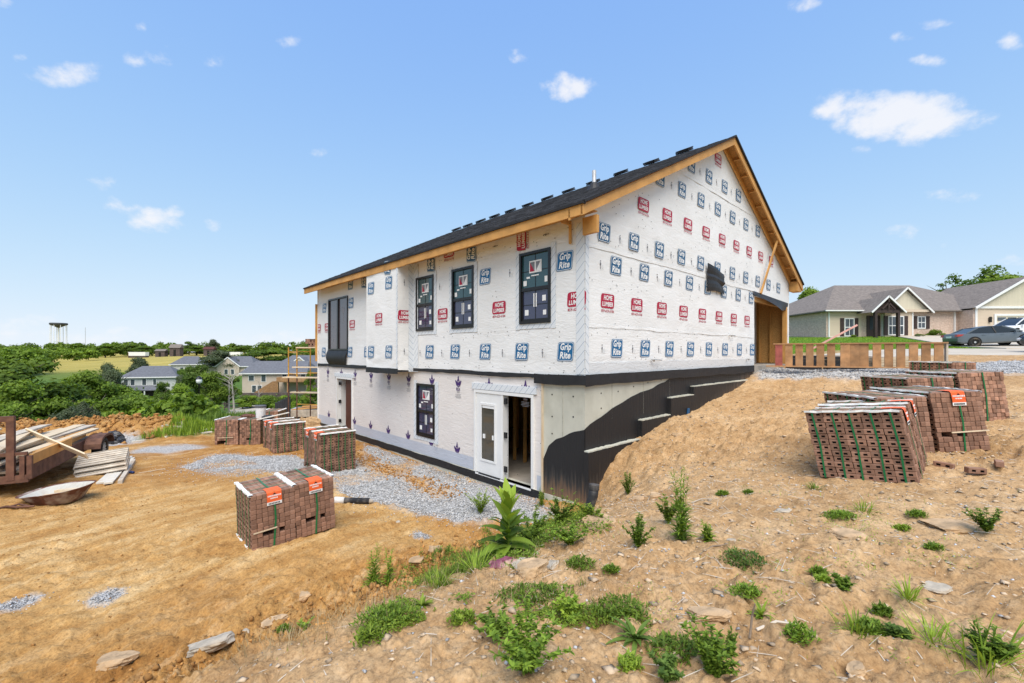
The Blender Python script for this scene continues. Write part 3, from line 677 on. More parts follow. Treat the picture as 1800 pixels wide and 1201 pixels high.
# --- concrete
MB().box(.0, .25, -.02, 14, -.9, -.06).build('footing_wall', M['concrete'], house)
conc = MB(); conc.box(.02, .28, .02, 1.12, -.06, 2.33); conc.box(.28, 9.0, .02, .28, -.9, 2.36)
conc.build('foundation_wall', M['concrete'], house)
LEDGE = [(-.02, 1.9, .97), (1.9, 3.22, 1.37), (3.22, 4.44, 1.77), (4.44, 8.9, 1.98)]
for i, (b0, b1, z) in enumerate(LEDGE):
    MB().box(b0, b1, -.10, .016, -.9, z - .004).build('brick_ledge', M['coat'], house)
    b = MB(); n = 24; us = np.linspace(b0 + .01, b1 - .01, n)
    for k in range(n - 1):
        w = .085 + .02 * rnd.random()
        b.box(us[k], us[k + 1], -w, .01, z - .004, z + .012 + .014 * rnd.random())
    b.build('ledge_top', M['concrete'], house)
def coat(fr, top, bot, o, name='damp_proofing'):
    n = 50; u0, u1 = top[0][0], top[-1][0]; us = np.linspace(u0, u1, n)
    tz = np.interp(us, [p[0] for p in top], [p[1] for p in top]) + .025 * fbm(us * 3.1, us * 0 + 7, 3, 6)
    vs = [fr(u, t, o) for u, t in zip(us, tz)] + [fr(u, bot, o) for u in us]
    return MB().add(vs, [(i, i + n, i + n + 1, i + 1) for i in range(n - 1)]).build(name, M['coat'], house)
coat(lambda u, w, o=0: (.02 - o, -u, w), [(-1.10, .62), (-.95, .92), (-.75, 1.10), (-.5, 1.22), (-.25, 1.32), (.0, 1.40)], -.9, .006)
coat(lambda u, w, o=0: (u, .02 - o, w), [(-.0, 1.40), (.2, 1.50), (.5, 1.58), (.9, 1.70), (1.4, 1.83), (2.0, 1.98), (2.6, 2.05), (2.8, 2.12), (3.1, 2.14), (3.5, 2.27), (3.9, 2.35), (9.0, 2.352)], -.9, .006)
MB().add([(0.0, .013, -.9), (0, .013, 1.4), (.0, .03, 1.4), (0, .03, -.9)], [(0, 1, 2, 3)])
for k, (u, w) in enumerate([(.55, 2.05), (1.15, 2.05), (1.75, 2.12), (2.35, 2.18), (.55, 1.75), (2.95, 2.22)]):
    MB().lathe([(.0, 0), (.016, 0), (.018, -.004)], 8).build('tie_hole', M['dark'], house, loc=(u, .0155, w), rot=(math.pi / 2, 0, 0))
for k, (u, w) in enumerate([(.3, 2.0), (.3, 1.6), (.85, 2.0), (.85, 1.55), (.85, 1.2)]):
    MB().lathe([(.0, 0), (.016, 0), (.018, -.004)], 8).build('tie_hole', M['dark'], house, loc=(.0155, u, w), rot=(0, -math.pi / 2, 0))
M['formline'] = pm('form_joint', (.40, .39, .33), .9, .3, 8, 0)
for u in (.92, 2.14, 3.36): MB().box(u, u + .012, .014, .021, 1.5, 2.35).build('form_joint', M['formline'], house)
MB().box(.0145, .021, .56, .574, 1.1, 2.32).build('form_joint', M['formline'], house)
# corner trim between the cream wrap and the concrete
MB().box(-.012, .03, 1.09, 1.13, -.05, 2.32).build('corner_trim', M['palewood'], house)

# --- roof
rf = MB()
EV, GO = .52, .35
xl, xr = -EV, GW_ + EV
for xa, xb in ((xl, RIDGE_X), (RIDGE_X, xr)):
    z0, z1 = roof_z(xa), roof_z(xb)
    rf.add([(xa, -GO, z0 - .03), (xb, -GO, z1 - .03), (xb, LW_ + .1, z1 - .03), (xa, LW_ + .1, z0 - .03), (xa, -GO, z0), (xb, -GO, z1), (xb, LW_ + .1, z1), (xa, LW_ + .1, z0)],
           [(0, 3, 2, 1), (4, 5, 6, 7), (0, 1, 5, 4), (1, 2, 6, 5), (2, 3, 7, 6), (3, 0, 4, 7)])
roof = rf.build('roof', M['osb'], house)
# shingle courses: overlapping rows of staggered tabs with uneven butts
def shingles(xa, xb, seed):
    n = int(abs(xb - xa) * math.hypot(1, ROOF_S) / .145)
    vs, fs, tn = [], [], []
    R_ = random.Random(seed)
    for i in range(n):
        t0, t1 = i / n, (i + 1.15) / n
        x0, x1 = xa + (xb - xa) * t0, xa + (xb - xa) * min(t1, 1.0)
        y = -GO - .03 - R_.random() * .3; 
        while y < LW_ + .1:
            w = R_.choice((.15, .2, .3, .33)); ya, yb = max(y, -GO - .03), min(y + w, LW_ + .13); y += w
            if yb - ya < .01: continue
            th = R_.choice((.016, .022, .028)); k = len(vs)
            vs += [(x0, ya, roof_z(x0) + th), (x0, yb, roof_z(x0) + th), (x1, yb, roof_z(x1) + .008), (x1, ya, roof_z(x1) + .008), (x0, ya, roof_z(x0) + .001), (x0, yb, roof_z(x0) + .001)]
            fs += [(k, k + 1, k + 2, k + 3), (k, k + 4, k + 5, k + 1), (k + 3, k + 4, k, k)]
            tn += [R_.random()] * 6
    m = MB(); m.v = vs; m.f = [f if len(set(f)) == 4 else f[:3] for f in fs]; m.m = [0] * len(fs); m.t = tn
    return tag(m.build('shingles', M['shingle'], roof, tint=True), kind='stuff')
shingles(xl - .03, RIDGE_X, 1); shingles(xr + .03, RIDGE_X, 2)
MB().box(xl - .035, xl + .05, -GO - .03, LW_ + .13, roof_z(xl) - .035, roof_z(xl) + .004).build('drip_edge', M['shingle'], roof)
# black roofing edge along the rake
for xa, xb in ((xl, RIDGE_X), (RIDGE_X, xr)):
    MB().bar((xa, -GO - .02, roof_z(xa) + .004), (xb, -GO - .02, roof_z(xb) + .004), .05, .05).build('rake_edge', M['shingle'], roof)
# fascia along the eave, in lengths of board
zf = roof_z(xl) - .03
y0 = -GO
for L_, dz in ((6.2, 0), (2.5, -.012), (3.4, .008), (2.35, -.01)):
    y1 = min(y0 + L_, LW_ + .1); MB().box(xl, xl + .04, y0 + .004, y1, zf - .19 + dz, zf + dz * .5).build('fascia_board', M['lumber'], house); y0 = y1
MB().box(xr - .04, xr, -GO, LW_, zf - .19, zf).build('fascia_board', M['lumber'], house)
# soffit and rafter tails above the long wall
MB().box(xl + .05, -.02, -.30, LW_, zf - .03, zf - .012).build('soffit', M['osb'], house)
# rake boards (outer fly rafter), inner rafter against the wall and lookouts
for sgn, (xa, xb) in ((1, (xl, RIDGE_X)), (-1, (RIDGE_X, xr))):
    for yy, dz, h, nm in ((-GO + .005, .045, .19, 'rake_board'), (-.06, .065, .20, 'inner_rafter')):
        za, zb = roof_z(xa) - dz, roof_z(xb) - dz
        MB().add([(xa, yy, za - h), (xb, yy, zb - h), (xb, yy, zb), (xa, yy, za), (xa, yy + .04, za - h), (xb, yy + .04, zb - h), (xb, yy + .04, zb), (xa, yy + .04, za)],
                 [(0, 1, 2, 3), (7, 6, 5, 4), (0, 4, 5, 1), (1, 5, 6, 2), (2, 6, 7, 3), (3, 7, 4, 0)]).build(nm, M['lumber'], house)
    n = 11
    for i in range(1, n):
        x = xa + (xb - xa) * i / n
        sl_ = math.atan(ROOF_S) * sgn
        Mx = Matrix.Translation((x, -.195, roof_z(x) - .085)) @ Matrix.Rotation(-sl_, 4, 'Y')
        MB().box(-.02, .02, -.105, .105, -.05, .05, M=Mx).build('lookout', M['lumber'], house)
# boxed eave return at the right-hand end and block at the near corner
MB().prism([(12.95, 5.24), (13.48, 5.24), (13.48, 5.42), (12.95, 5.62)], -.31, -.02).build('eave_return', M['lumber'], house)
MB().box(-.10, -.02, -.34, -.02, 5.08, 5.40).build('eave_return', M['lumber'], house)
MB().box(-.30, -.03, .30, .34, 5.34, 5.42).build('eave_block', M['lumber'], house)
MB().bar((-.05, .32, 5.42), (-.05, .32, 4.98), .05, .035).build('eave_block', M['lumber'], house)
# plumbing vent
vent = MB().lathe([(.055, 0), (.055, .50), (.045, .50), (.045, .1)], 14).build('vent_pipe', M['steel'], house, smooth=True, loc=(2.95, 1.95, roof_z(2.95) - .02))
MB().lathe([(.24, -.10), (.16, .05), (.10, .16), (.08, .17)], 14).build('vent_boot', M['black'], vent)

# --- garage bay seen through the opening in the gable
gi = [('slab', 9.0, 12.95, .02, 4.2, 2.16, 2.42, 'slab'), ]
MB().box(9.0, 13.0, -.03, 4.2, 2.0, 2.42).build('garage_slab', M['slab'], house)
for k, (x0, x1) in enumerate(((10.05, 11.24), (11.26, 12.4), (12.42, 12.95))):
    MB().box(x0, x1, 3.2, 3.23, 2.45, 5.4).build('osb_panel', M['osb'], house)
MB().box(9.02, 10.03, 3.2, 3.23, 2.45, 3.15).build('osb_panel', M['osb'], house)
for k, y in enumerate((.15, 1.25, 2.2)):
    MB().box(12.93, 12.96, y, min(y + 1.0, 3.18), 2.45, 5.3).build('osb_panel', M['osb'], house)
for x in (9.06, 9.5, 10.0, 10.4, 10.8, 11.2, 11.6, 12.0, 12.4, 12.8):
    z1 = 3.2 if x < 9.9 else 5.35
    MB().box(x, x + .04, 3.11, 3.198, 2.46, z1).build('stud', M['lumber'], house)
for y in (.2, .6, 1.0, 1.4, 1.8, 2.2, 2.6, 3.0): MB().box(12.84, 12.928, y, y + .04, 2.46, 5.3).build('stud', M['lumber'], house)
for y in (.05,): MB().box(12.66, 12.8, .0, .14, 2.43, 4.72).build('opening_post', M['lumber'], house)
MB().box(9.15, 12.95, .03, .15, 4.58, 4.90).build('garage_header', M['lumber'], house)
MB().box(9.02, 12.95, 3.10, 3.2, 2.42, 2.46).build('sole_plate', M['lumber'], house)
MB().box(9.0, 12.97, .06, 4.2, 5.36, 5.39).build('garage_ceiling', M['osb'], house)
MB().box(8.98, 9.02, .06, 4.2, 2.42, 5.4).build('garage_side_wall', M['osb'], house)
MB().box(12.985, 13.0, .0, 14, 2.4, 5.55).build('far_side_wall', M['wrap'], house)
gwf = MB()
for a in ((9.1, 9.16, 3.2, 4.85), (9.94, 10.0, 3.2, 4.85), (9.16, 9.94, 3.2, 3.26), (9.16, 9.94, 4.79, 4.85), (9.16, 9.94, 4.0, 4.05)): gwf.box(a[0], a[1], 3.14, 3.21, a[2], a[3])
gw_ = gwf.build('window', M['whitetrim'], house); MB().box(9.16, 9.94, 3.17, 3.18, 3.26, 4.79).build('pane', M['glass'], gw_)
# loose black flap over the opening
n, mm = 24, 5
vs = []
for i in range(n):
    t = i / (n - 1); x = 9.0 + 3.85 * t
    for j in range(mm):
        s = j / (mm - 1); drop = (.16 + .30 * math.sin(t * 2.6) ** 2 * (.35 + .65 * t)) * s
        vs.append((x, -.015 - .16 * s * math.sin(math.pi * min(1, t * 1.1 + .05)) - .03 * math.sin(9 * t + 3 * s) * s, 4.90 - .12 * t - drop))
MB().add(vs, [(i * mm + j, (i + 1) * mm + j, (i + 1) * mm + j + 1, i * mm + j + 1) for i in range(n - 1) for j in range(mm - 1)]).build('loose_flap', M['black'], house, smooth=True)
# raking brace nailed from the rake to the header
MB().bar((10.62, -.30, 6.92), (9.62, -.05, 4.86), .09, .04, up=(0, 1, 0)).build('brace', M['lumber'], house)
# black membrane patch on the gable
pv = []
for i in range(9):
    for j in range(9):
        s, t = i / 8, j / 8
        pv.append((5.36 + 1.16 * s + (.12 if j > 6 else 0) * (s - .3), -.025 - .05 * abs(math.sin(5 * t + 1.3 * s)) - (.05 if j == 4 else 0) - .03 * math.sin(4 * s), 4.54 + .72 * t + .05 * math.sin(3 * s + 2 * t) - (.06 * s if j > 6 else 0)))
MB().add(pv, [(i * 9 + j, (i + 1) * 9 + j, (i + 1) * 9 + j + 1, i * 9 + j + 1) for i in range(8) for j in range(8)]).build('membrane_patch', M['black'], house)
# hose bibs through the gable wrap
for bx, bz, l in ((2.45, 2.70, .30), (7.0, 3.38, .22), (8.4, 2.66, .05)):
    h = MB(); h.tube([(bx, -.01, bz), (bx, -.09, bz), (bx + l, -.10, bz - .015)], .014, 6); h.tube([(bx - .05, -.06, bz), (bx + .04, -.06, bz - .03)], .02, 6); h.build('hose_bib', M['steel'], house)
hb_ = MB(); hb_.tube([(.02, 5.05, .34), (-.09, 5.05, .34), (-.1, 5.0, .3)], .016, 6); hb_.build('hose_bib', M['steel'], house)
# corner board seen on edge at the far end of the long wall
MB().box(-.09, -.005, LW_ + .0, LW_ + .06, 2.5, 4.9).build('corner_batten', M['lumber'], house)
MB().box(-.02, 13, 13.98, 14.0, -.3, 5.5).build('rear_wall', M['wrap'], house)

# --- interior glimpsed through the open basement doors
MB().box(.05, 8.8, .05, 13.95, -.12, -.07).build('basement_floor', M['slab'], house)
MB().box(.26, 8.9, .3, 13.9, 2.30, 2.34).build('basement_ceiling', M['osb'], house)
for x, y in ((1.5, 2.75), (1.5, 3.15), (1.5, 3.55), (1.5, 3.95), (2.6, 4.0), (2.6, 4.6), (2.6, 5.2), (1.5, 4.4)):
    MB().box(x, x + .09, y, y + .04, -.07, 2.3).build('stud', M['lumber'], house)
MB().box(5.0, 5.05, .3, 9, -.07, 2.3).build('partition', M['osb'], house)
MB().box(3.0, 5.0, 9.0, 9.05, -.07, 2.3).build('partition', M['osb'], house)

# --- windows on the long wall
def window(fr, u0, u1, w0, w1, name='window', split=.52, panes=('glass', 'glass2'), slider=False, sticker=True):
    f = MB(); t = .058
    P = lambda u, w, o: fr(u, w, o)
    def bx(mb, a, b, c, d, o0, o1, mi=0):
        p, q = P(a, c, o0), P(b, d, o1)
        mb.box(min(p[0], q[0]), max(p[0], q[0]), min(p[1], q[1]), max(p[1], q[1]), min(p[2], q[2]), max(p[2], q[2]), mi)
    bx(f, u0, u0 + t, w0, w1, -.04, .035); bx(f, u1 - t, u1, w0, w1, -.04, .035); bx(f, u0 + t, u1 - t, w0, w0 + t, -.04, .038); bx(f, u0 + t, u1 - t, w1 - t, w1, -.04, .035)
    parts = []
    if slider:
        um = (u0 + u1) / 2; bx(f, um - .05, um + .05, w0 + t, w1 - t, -.04, .03)
        boxes = [(u0 + t, um - .05, w0 + t, w1 - t), (um + .05, u1 - t, w0 + t, w1 - t)]
    else:
        wm = w0 + (w1 - w0) * (1 - split); bx(f, u0 + t, u1 - t, wm - .035, wm + .035, -.04, .022)
        bx(f, u0 + t, u0 + t + .035, w0 + t, wm - .035, -.04, .006); bx(f, u1 - t - .035, u1 - t, w0 + t, wm - .035, -.04, .006); bx(f, u0 + t + .035, u1 - t - .035, w0 + t, w0 + t + .045, -.04, .006)
        boxes = [(u0 + t, u1 - t, wm + .035, w1 - t), (u0 + t + .035, u1 - t - .035, w0 + t + .045, wm - .035)]
    win = f.build(name, M['blackframe'], house)
    for k, (a, b, c, d) in enumerate(boxes):
        p = MB(); bx(p, a, b, c, d, -.030, -.014); p.build('pane', M['glassd'] if slider else M[panes[k]], win)
        if not slider:
            g = MB(); um, wm = (a + b) / 2, (c + d) / 2; bx(g, um - .008, um + .008, c, d, -.0139, -.008); bx(g, a, um - .008, wm - .008, wm + .008, -.0139, -.009); bx(g, um + .008, b, wm - .008, wm + .008, -.0139, -.009)
            g.build('muntin', M['blackframe'], win)
        if sticker and not slider:
            um = (a + b) / 2
            def stk(a0, b0, c0, d0, mt='tagwhite'):
                s = MB(); bx(s, a0, b0, c0, d0, -.0079, -.006); return s.build('sticker', M[mt], win)
            if k == 0:
                cz = c + (d - c) * .62; s = MB(); bx(s, um - .18, um + .18, cz - .13, cz + .13, -.0079, -.006)
                for q, sg in ((um - .155, 1), (um + .02, -1)):
                    s.add([P(q, cz - .10, -.004), P(q + .135, cz - .10, -.004), P(q + .135, cz + .10, -.004), P(q, cz + .10, -.004)], [(0, 1, 2, 3)], 2)
                    tri = [(q, cz + .10), (q, cz - .10), (q + .135, cz - .10)] if sg > 0 else [(q + .135, cz + .10), (q, cz - .10), (q + .135, cz - .10)]
                    s.add([P(x, z, -.0025) for x, z in tri], [(0, 1, 2)], 0 if sg < 0 else 1)
                s.build('sticker', [M['tagwhite'], M['printred'], M['printgrey']], win)
                stk(um - .26, um - .16, cz - .24, cz - .2); stk(um - .12, um + .1, cz - .20, cz - .175); stk(a + .04, a + .14, c + .05, c + .16); stk(b - .13, b - .05, c + .08, c + .2)
            else:
                stk(um - .055, um - .025, c + (d - c) * .42, d - .06); stk(um + .012, um + .042, c + (d - c) * .42, d - .06)
                stk(b - .16, b - .06, d - .24, d - .12); stk(a + .05, a + .16, c + .08, c + .2); stk(b - .14, b - .05, c + .07, c + .17)
    if slider:
        for q in ((u1 - .62, u1 - .36, w1 - .62, w1 - .42), (u1 - .52, u1 - .46, w1 - .98, w1 - .625), (u0 + .36, u0 + .44, w0 + .88, w0 + 1.0), (u0 + .2, u0 + .42, w0 + .3, w0 + .5)):
            s = MB(); bx(s, *q, -.0139, -.011); s.build('sticker', M['printgrey'], win)
    return win, bx
def tapes(fr, u0, u1, w0, w1, wd=.13, o=.010):
    for a, b, c, d in ((u0 - wd, u0 - .002, w0 - .12, w1 + .09), (u1 + .002, u1 + wd, w0 - .12, w1 + .09), (u0, u1, w0 - .11, w0 - .002)):
        p, q = fr(a, c, .003), fr(b, d, o)
        MB().box(min(p[0], q[0]), max(p[0], q[0]), min(p[1], q[1]), max(p[1], q[1]), min(p[2], q[2]), max(p[2], q[2])).build('flashing_tape', M['tape'], house)
for u0, u1 in ((-1.77, -.86), (-4.31, -3.40), (-6.09, -5.18)):
    window(frL, u0, u1, 3.48, 5.02); tapes(frL, u0, u1, 3.48, 5.02)
window(frLow, -6.11, -5.17, .46, 1.97, panes=('glass2', 'glass2')); tapes(frLow, -6.11, -5.17, .46, 1.97, .17)
w5, bxw = window(frL, -12.79, -10.91, 2.95, 4.98, slider=True)
# black apron below the slider, sagging
ap = []
for i in range(8):
    for j in range(7):
        s, t = i / 7, j / 6
        ap.append((-.02 - .10 * math.sin(t * math.pi) ** 1.0 * (1 - .3 * s), 12.85 - 1.95 * s - .12 * t * (1 - 2 * s), 2.95 - .56 * t))
MB().add(ap, [(i * 7 + j, (i + 1) * 7 + j, (i + 1) * 7 + j + 1, i * 7 + j + 1) for i in range(7) for j in range(6)]).build('sill_membrane', M['black'], house, smooth=True)
# corner and bay tape runs
for x0, x1, y0, y1 in ((-.012, -.004, .006, .20), (.004, .11, -.012, -.004), (-.511, -.503, 6.28, 6.36)):
    MB().box(x0, x1, y0, y1, 2.44, 5.36).build('flashing_tape', M['tape'], house)
MB().box(-.012, -.004, 6.0, 6.26, 2.30, 5.5).build('flashing_tape', M['tape'], house)
MB().box(-.16, -.008, 6.258, 6.266, 2.30, 5.5).build('flashing_tape', M['tape'], house)

# --- double door of the basement: left leaf shut with a glazed panel, right leaf swung in
dr = MB(); t = .07
def lbx(mb, u0, u1, w0, w1, o0, o1, mi=0):
    p, q = frLow(u0, w0, o0), frLow(u1, w1, o1)
    mb.box(min(p[0], q[0]), max(p[0], q[0]), min(p[1], q[1]), max(p[1], q[1]), min(p[2], q[2]), max(p[2], q[2]), mi)
lbx(dr, -3.40, -3.33, -.06, 1.96, -.12, .04); lbx(dr, -1.43, -1.36, -.06, 1.96, -.12, .04); lbx(dr, -3.33, -1.43, 1.89, 1.96, -.12, .04); lbx(dr, -3.33, -1.43, -.10, -.06, -.12, .05)
lbx(dr, -2.41, -2.34, -.06, 1.89, -.12, .03)
dro = dr.build('double_door', M['whitetrim'], house)
lf = MB()
for a in ((-3.325, -3.13, -.05, 1.885), (-2.62, -2.415, -.05, 1.885), (-3.13, -2.62, -.05, .28), (-3.13, -2.62, 1.62, 1.885)): lbx(lf, *a, -.03, .018)
for a in ((-3.16, -3.11, .25, 1.65), (-2.64, -2.59, .25, 1.65), (-3.11, -2.64, .25, .30), (-3.11, -2.64, 1.60, 1.65)): lbx(lf, *a, .0181, .034)
leaf = lf.build('door_leaf', M['whitetrim'], dro)
g = MB(); lbx(g, -3.13, -2.62, .28, 1.62, -.01, -.002); g.build('pane', M['doorglass'], dro)
g = MB(); lbx(g, -3.09, -2.66, 1.53, 1.6, .0, .02); lbx(g, -3.06, -3.0, .80, .9, .0, .03); lbx(g, -2.72, -2.68, .80, .9, .0, .03); g.build('blind_rail', M['tagwhite'], dro)
g = MB(); lbx(g, -3.2, -2.42, -.075, -.055, .0, .055); g.build('threshold', M['black'], dro)
ol = MB(); ol.box(.15, .195, 2.36, 3.25, -.05, 1.88); ol.build('open_leaf', M['whitetrim'], dro)
for z in (.12, .9, 1.68):
    h = MB(); h.box(.028, .06, 2.246, 2.34, z, z + .13); h.build('hinge', M['black'], dro)
g = MB(); lbx(g, -3.47, -1.28, 1.97, 2.12, .0, .045); g.build('head_tape', M['tape'], dro)
# far door, ajar on a dark red inner leaf
dr2 = MB(); lbx(dr2, -12.05, -11.98, 0, 1.93, -.12, .035); lbx(dr2, -10.62, -10.55, 0, 1.93, -.12, .035); lbx(dr2, -11.98, -10.62, 1.86, 1.93, -.12, .035)
d2o = dr2.build('side_door', M['whitetrim'], house)
M['redwood'] = pm('dark_red_door', (.085, .022, .012), .5, .3, 3, .1)
MB().box(.16, .20, 10.66, 11.5, -.02, 1.85).build('inner_panel', M['redwood'], d2o)
MB().box(.12, .75, 11.90, 11.945, .0, 1.85).build('open_leaf', M['whitetrim'], d2o)
for z in (.15, .9, 1.6): MB().box(.04, .13, 11.86, 11.9, z, z + .13).build('hinge', M['black'], d2o)
g = MB(); lbx(g, -12.2, -10.4, 1.935, 2.07, .0, .04); g.build('head_tape', M['tape'], d2o)
# ------------------------------------------------------------------ printing on the wrap
def text_geo(txt, size, bold=.02, shear=0.0, width=None, sx=1.0):
    cu = bpy.data.curves.new('lettering', 'FONT'); cu.body = txt; cu.size = size; cu.offset = bold * size; cu.shear = shear
    cu.align_x = 'CENTER'; cu.resolution_u = 2; cu.space_character = 1.03
    ob = bpy.data.objects.new('lettering', cu); COL.objects.link(ob)
    dg = bpy.context.evaluated_depsgraph_get(); dg.update()
    me = ob.evaluated_get(dg).to_mesh()
    vs = [(v.co.x, v.co.y) for v in me.vertices]; fs = [tuple(p.vertices) for p in me.polygons]
    ob.to_mesh_clear(); bpy.data.objects.remove(ob); bpy.data.curves.remove(cu)
    if width:
        w = max(v[0] for v in vs) - min(v[0] for v in vs); c = (max(v[0] for v in vs) + min(v[0] for v in vs)) / 2
        vs = [((v[0] - c) * width / w, v[1]) for v in vs]
    return vs, fs
def rrect(w, h, r, skew=0.0, n=5):
    out = []
    for cx, cy, a0 in ((w / 2 - r, h / 2 - r, 0), (-w / 2 + r, h / 2 - r, 90), (-w / 2 + r, -h / 2 + r, 180), (w / 2 - r, -h / 2 + r, 270)):
        for k in range(n + 1):
            a = math.radians(a0 + 90 * k / n); x, y = cx + r * math.cos(a), cy + r * math.sin(a); out.append((x + skew * y, y))
    return out
def add_flat(mb, pts, o, mi): mb.add([(x, -o, z) for x, z in pts], [tuple(range(len(pts)))], mi)
def add_text(mb, geo, cx, cz, o, mi):
    vs, fs = geo; mb.add([(x + cx, -o, z + cz) for x, z in vs], fs, mi)
def mesh_of(mb, name, mats):
    o = mb.build(name, mats, tint=True); me = o.data; bpy.data.objects.remove(o); return me
def grip_logo(blue):
    mb = MB(); add_flat(mb, rrect(.41, .38, .05, .10), .0020, 0); add_flat(mb, rrect(.385, .355, .042, .10), .0026, 1); add_flat(mb, rrect(.367, .337, .036, .10), .0032, 0)
    add_text(mb, text_geo('Grip', .185, .03, .22, .28), .012, .035, .0040, 1); add_text(mb, text_geo('Rite', .185, .03, .22, .28), -.008, -.135, .0040, 1)
    return mesh_of(mb, 'printed_logo', [M[blue], M['tagwhite']])
def home_logo():
    mb = MB(); add_flat(mb, rrect(.46, .29, .06, .06), .0020, 0)
    add_text(mb, text_geo('HOME', .135, .03, .12, .30), .015, .02, .0035, 1); add_text(mb, text_geo('LUMBER', .125, .03, .12, .38), .0, -.105, .0035, 1)
    add_text(mb, text_geo('859-623-6106', .075, .015, .12, .44), .0, -.225, .0025, 0)
    return mesh_of(mb, 'printed_logo', [M['printred'], M['tagwhite']])
def rex_logo():
    mb = MB()
    c = [(-.085, 0), (-.05, -.035), (0, -.048), (.05, -.035), (.085, 0), (.135, .10), (.115, .13), (.085, .085), (.06, .06), (.05, .12), (.03, .15), (.018, .21), (0, .245), (-.018, .21), (-.03, .15), (-.05, .12), (-.06, .06), (-.085, .085), (-.115, .13), (-.135, .10)]
    mb.add([(0, -.002, .03)] + [(x, -.002, z) for x, z in c], [(0, i + 1, (i + 1) % len(c) + 1) for i in range(len(c))], 0)
    add_flat(mb, [(-.05, -.012), (0, -.027), (.05, -.012), (0, -.018)], .0035, 2)
    add_flat(mb, [(-.012, .07), (.012, .07), (.012, .10), (0, .12), (-.012, .10)], .0035, 2)
    add_text(mb, text_geo('REX', .115, .02, 0, .17), 0, -.145, .002, 0); add_text(mb, text_geo('WRAP', .06, .01, 0, .13), 0, -.20, .002, 1)
    for k, w in enumerate((.26, .22, .27, .20)):
        for q in range(7):
            x0 = -w / 2 + w * q / 7; add_flat(mb, [(x0, -.245 - .03 * k), (x0 + w / 9, -.245 - .03 * k), (x0 + w / 9, -.235 - .03 * k), (x0, -.235 - .03 * k)], .002, 1)
    return mesh_of(mb, 'printed_crown', [M['printpurple'], M['printgrey'], M['rexwrap']])
def small_print():
    mb = MB(); add_flat(mb, [(-.008, -.10), (.008, -.10), (.008, .03), (-.008, .03)], .002, 0); add_flat(mb, rrect(.04, .05, .015), .002, 0)
    mb2 = [(x, z + .06) for x, z in rrect(.03, .03, .012)]; add_flat(mb, mb2, .002, 0)
    for k in range(4): add_flat(mb, [(.02, -.02 - .028 * k), (.10 + .02 * (k % 2), -.02 - .028 * k), (.10 + .02 * (k % 2), -.014 - .028 * k), (.02, -.014 - .028 * k)], .002, 1)
    return mesh_of(mb, 'small_print', [M['printgrey'], M['hem']])
LG = {'gb': grip_logo('printblue'), 'gn': grip_logo('printnavy'), 'hl': home_logo(), 'rx': rex_logo(), 'sp': small_print()}
PNAME = {'gb': 'printed_logo', 'gn': 'printed_logo', 'hl': 'printed_logo', 'rx': 'printed_crown', 'sp': 'small_print'}
def put(kind, wall, fr, u, w, turn=0.0, o=.003):
    ob = bpy.data.objects.new(PNAME[kind], LG[kind]); p = fr(u, w, o); ob.location = p
    base = Matrix.Identity(4) if fr in (frG, frS) else Matrix.Rotation(-math.pi / 2, 4, 'Z')
    ob.rotation_euler = (base @ Matrix.Rotation(turn, 4, 'Y')).to_euler()
    return link(ob, wall)
# gable rows
for i in range(8): put('gb', gable_wall, frG, 1.07 + 1.125 * i, 2.95)
for i in range(8): put('hl', gable_wall, frG, .74 + 1.105 * i, 3.90)
for i in range(8): put('gn', gable_wall, frG, 1.04 + 1.115 * i, 4.65)
for i in range(11): put('gn', gable_wall, frG, .62 + 1.105 * i, 5.26, o=.008)
for i in range(1, 10): put('hl', gable_wall, frG, 1.03 + 1.09 * i, 6.16, o=.008)
for i in range(7): put('gn', gable_wall, frG, 2.87 + 1.10 * i, 6.96, o=.008)
for i in range(4): put('gn', gable_wall, frG, 4.5 + 1.08 * i, 7.73, o=.008)
put('hl', gable_wall, frG, 6.2, 8.42)
for i in range(8): put('sp', gable_wall, frG, .55 + 1.125 * i, 2.95); 
for i in range(8): put('sp', gable_wall, frG, .5 + 1.115 * i, 4.62)
for i in range(10): put('sp', gable_wall, frG, 1.18 + 1.105 * i, 5.24, o=.008)
for i in range(6): put('sp', gable_wall, frG, 3.42 + 1.10 * i, 6.94, o=.008)
for i in range(3): put('sp', gable_wall, frG, 5.0 + 1.08 * i, 7.72, o=.008)
# long wall
for u in (-13.34, -10.75, -9.35, -5.40, -4.19, -2.97, -1.72, -.48): put('gb', wall_long, frL, u, 2.88)
for u in (-13.9, -12.98, -10.55, -4.76, -2.47, -.20): put('hl', wall_long, frL, u, 3.90)
for u in (-2.97, -.50, -10.65, -13.25): put('gb', wall_long, frL, u, 4.68)
put('gb', wall_long, frL, -10.70, 5.36)
for u in (-5.32, -3.50, -9.56): put('gn', wall_long, frL, u, 5.31, -math.pi / 2, .012)
put('hl', wall_long, frL, -1.72, 5.32, -math.pi / 2, .012)
put('hl', wall_long, frL, -4.45, 5.52, 0, .012)
for u in (-4.8, -3.58, -2.35, -1.1, -5.9, -13.9): put('sp', wall_long, frL, u, 2.86)
for u in (-2.1, -4.9): put('sp', wall_long, frL, u, 4.66)
put('sp', wall_long, frL, -1.0, 5.30, -math.pi / 2, .012); put('sp', wall_long, frL, -2.6, 5.34, -math.pi / 2, .012)
for u, w in ((-7.98, 2.88), (-6.82, 2.88), (-7.98, 4.88), (-6.82, 4.92)): put('gb', wall_bay, frB, u, w)
put('hl', wall_bay, frB, -7.45, 3.92); put('gn', wall_bay, frB, -6.9, 5.38, -math.pi / 2)
put('hl', wall_bay_side, frS, -.27, 3.94); put('sp', wall_bay_side, frS, -.3, 2.9); put('sp', wall_bay_side, frS, -.3, 4.9)
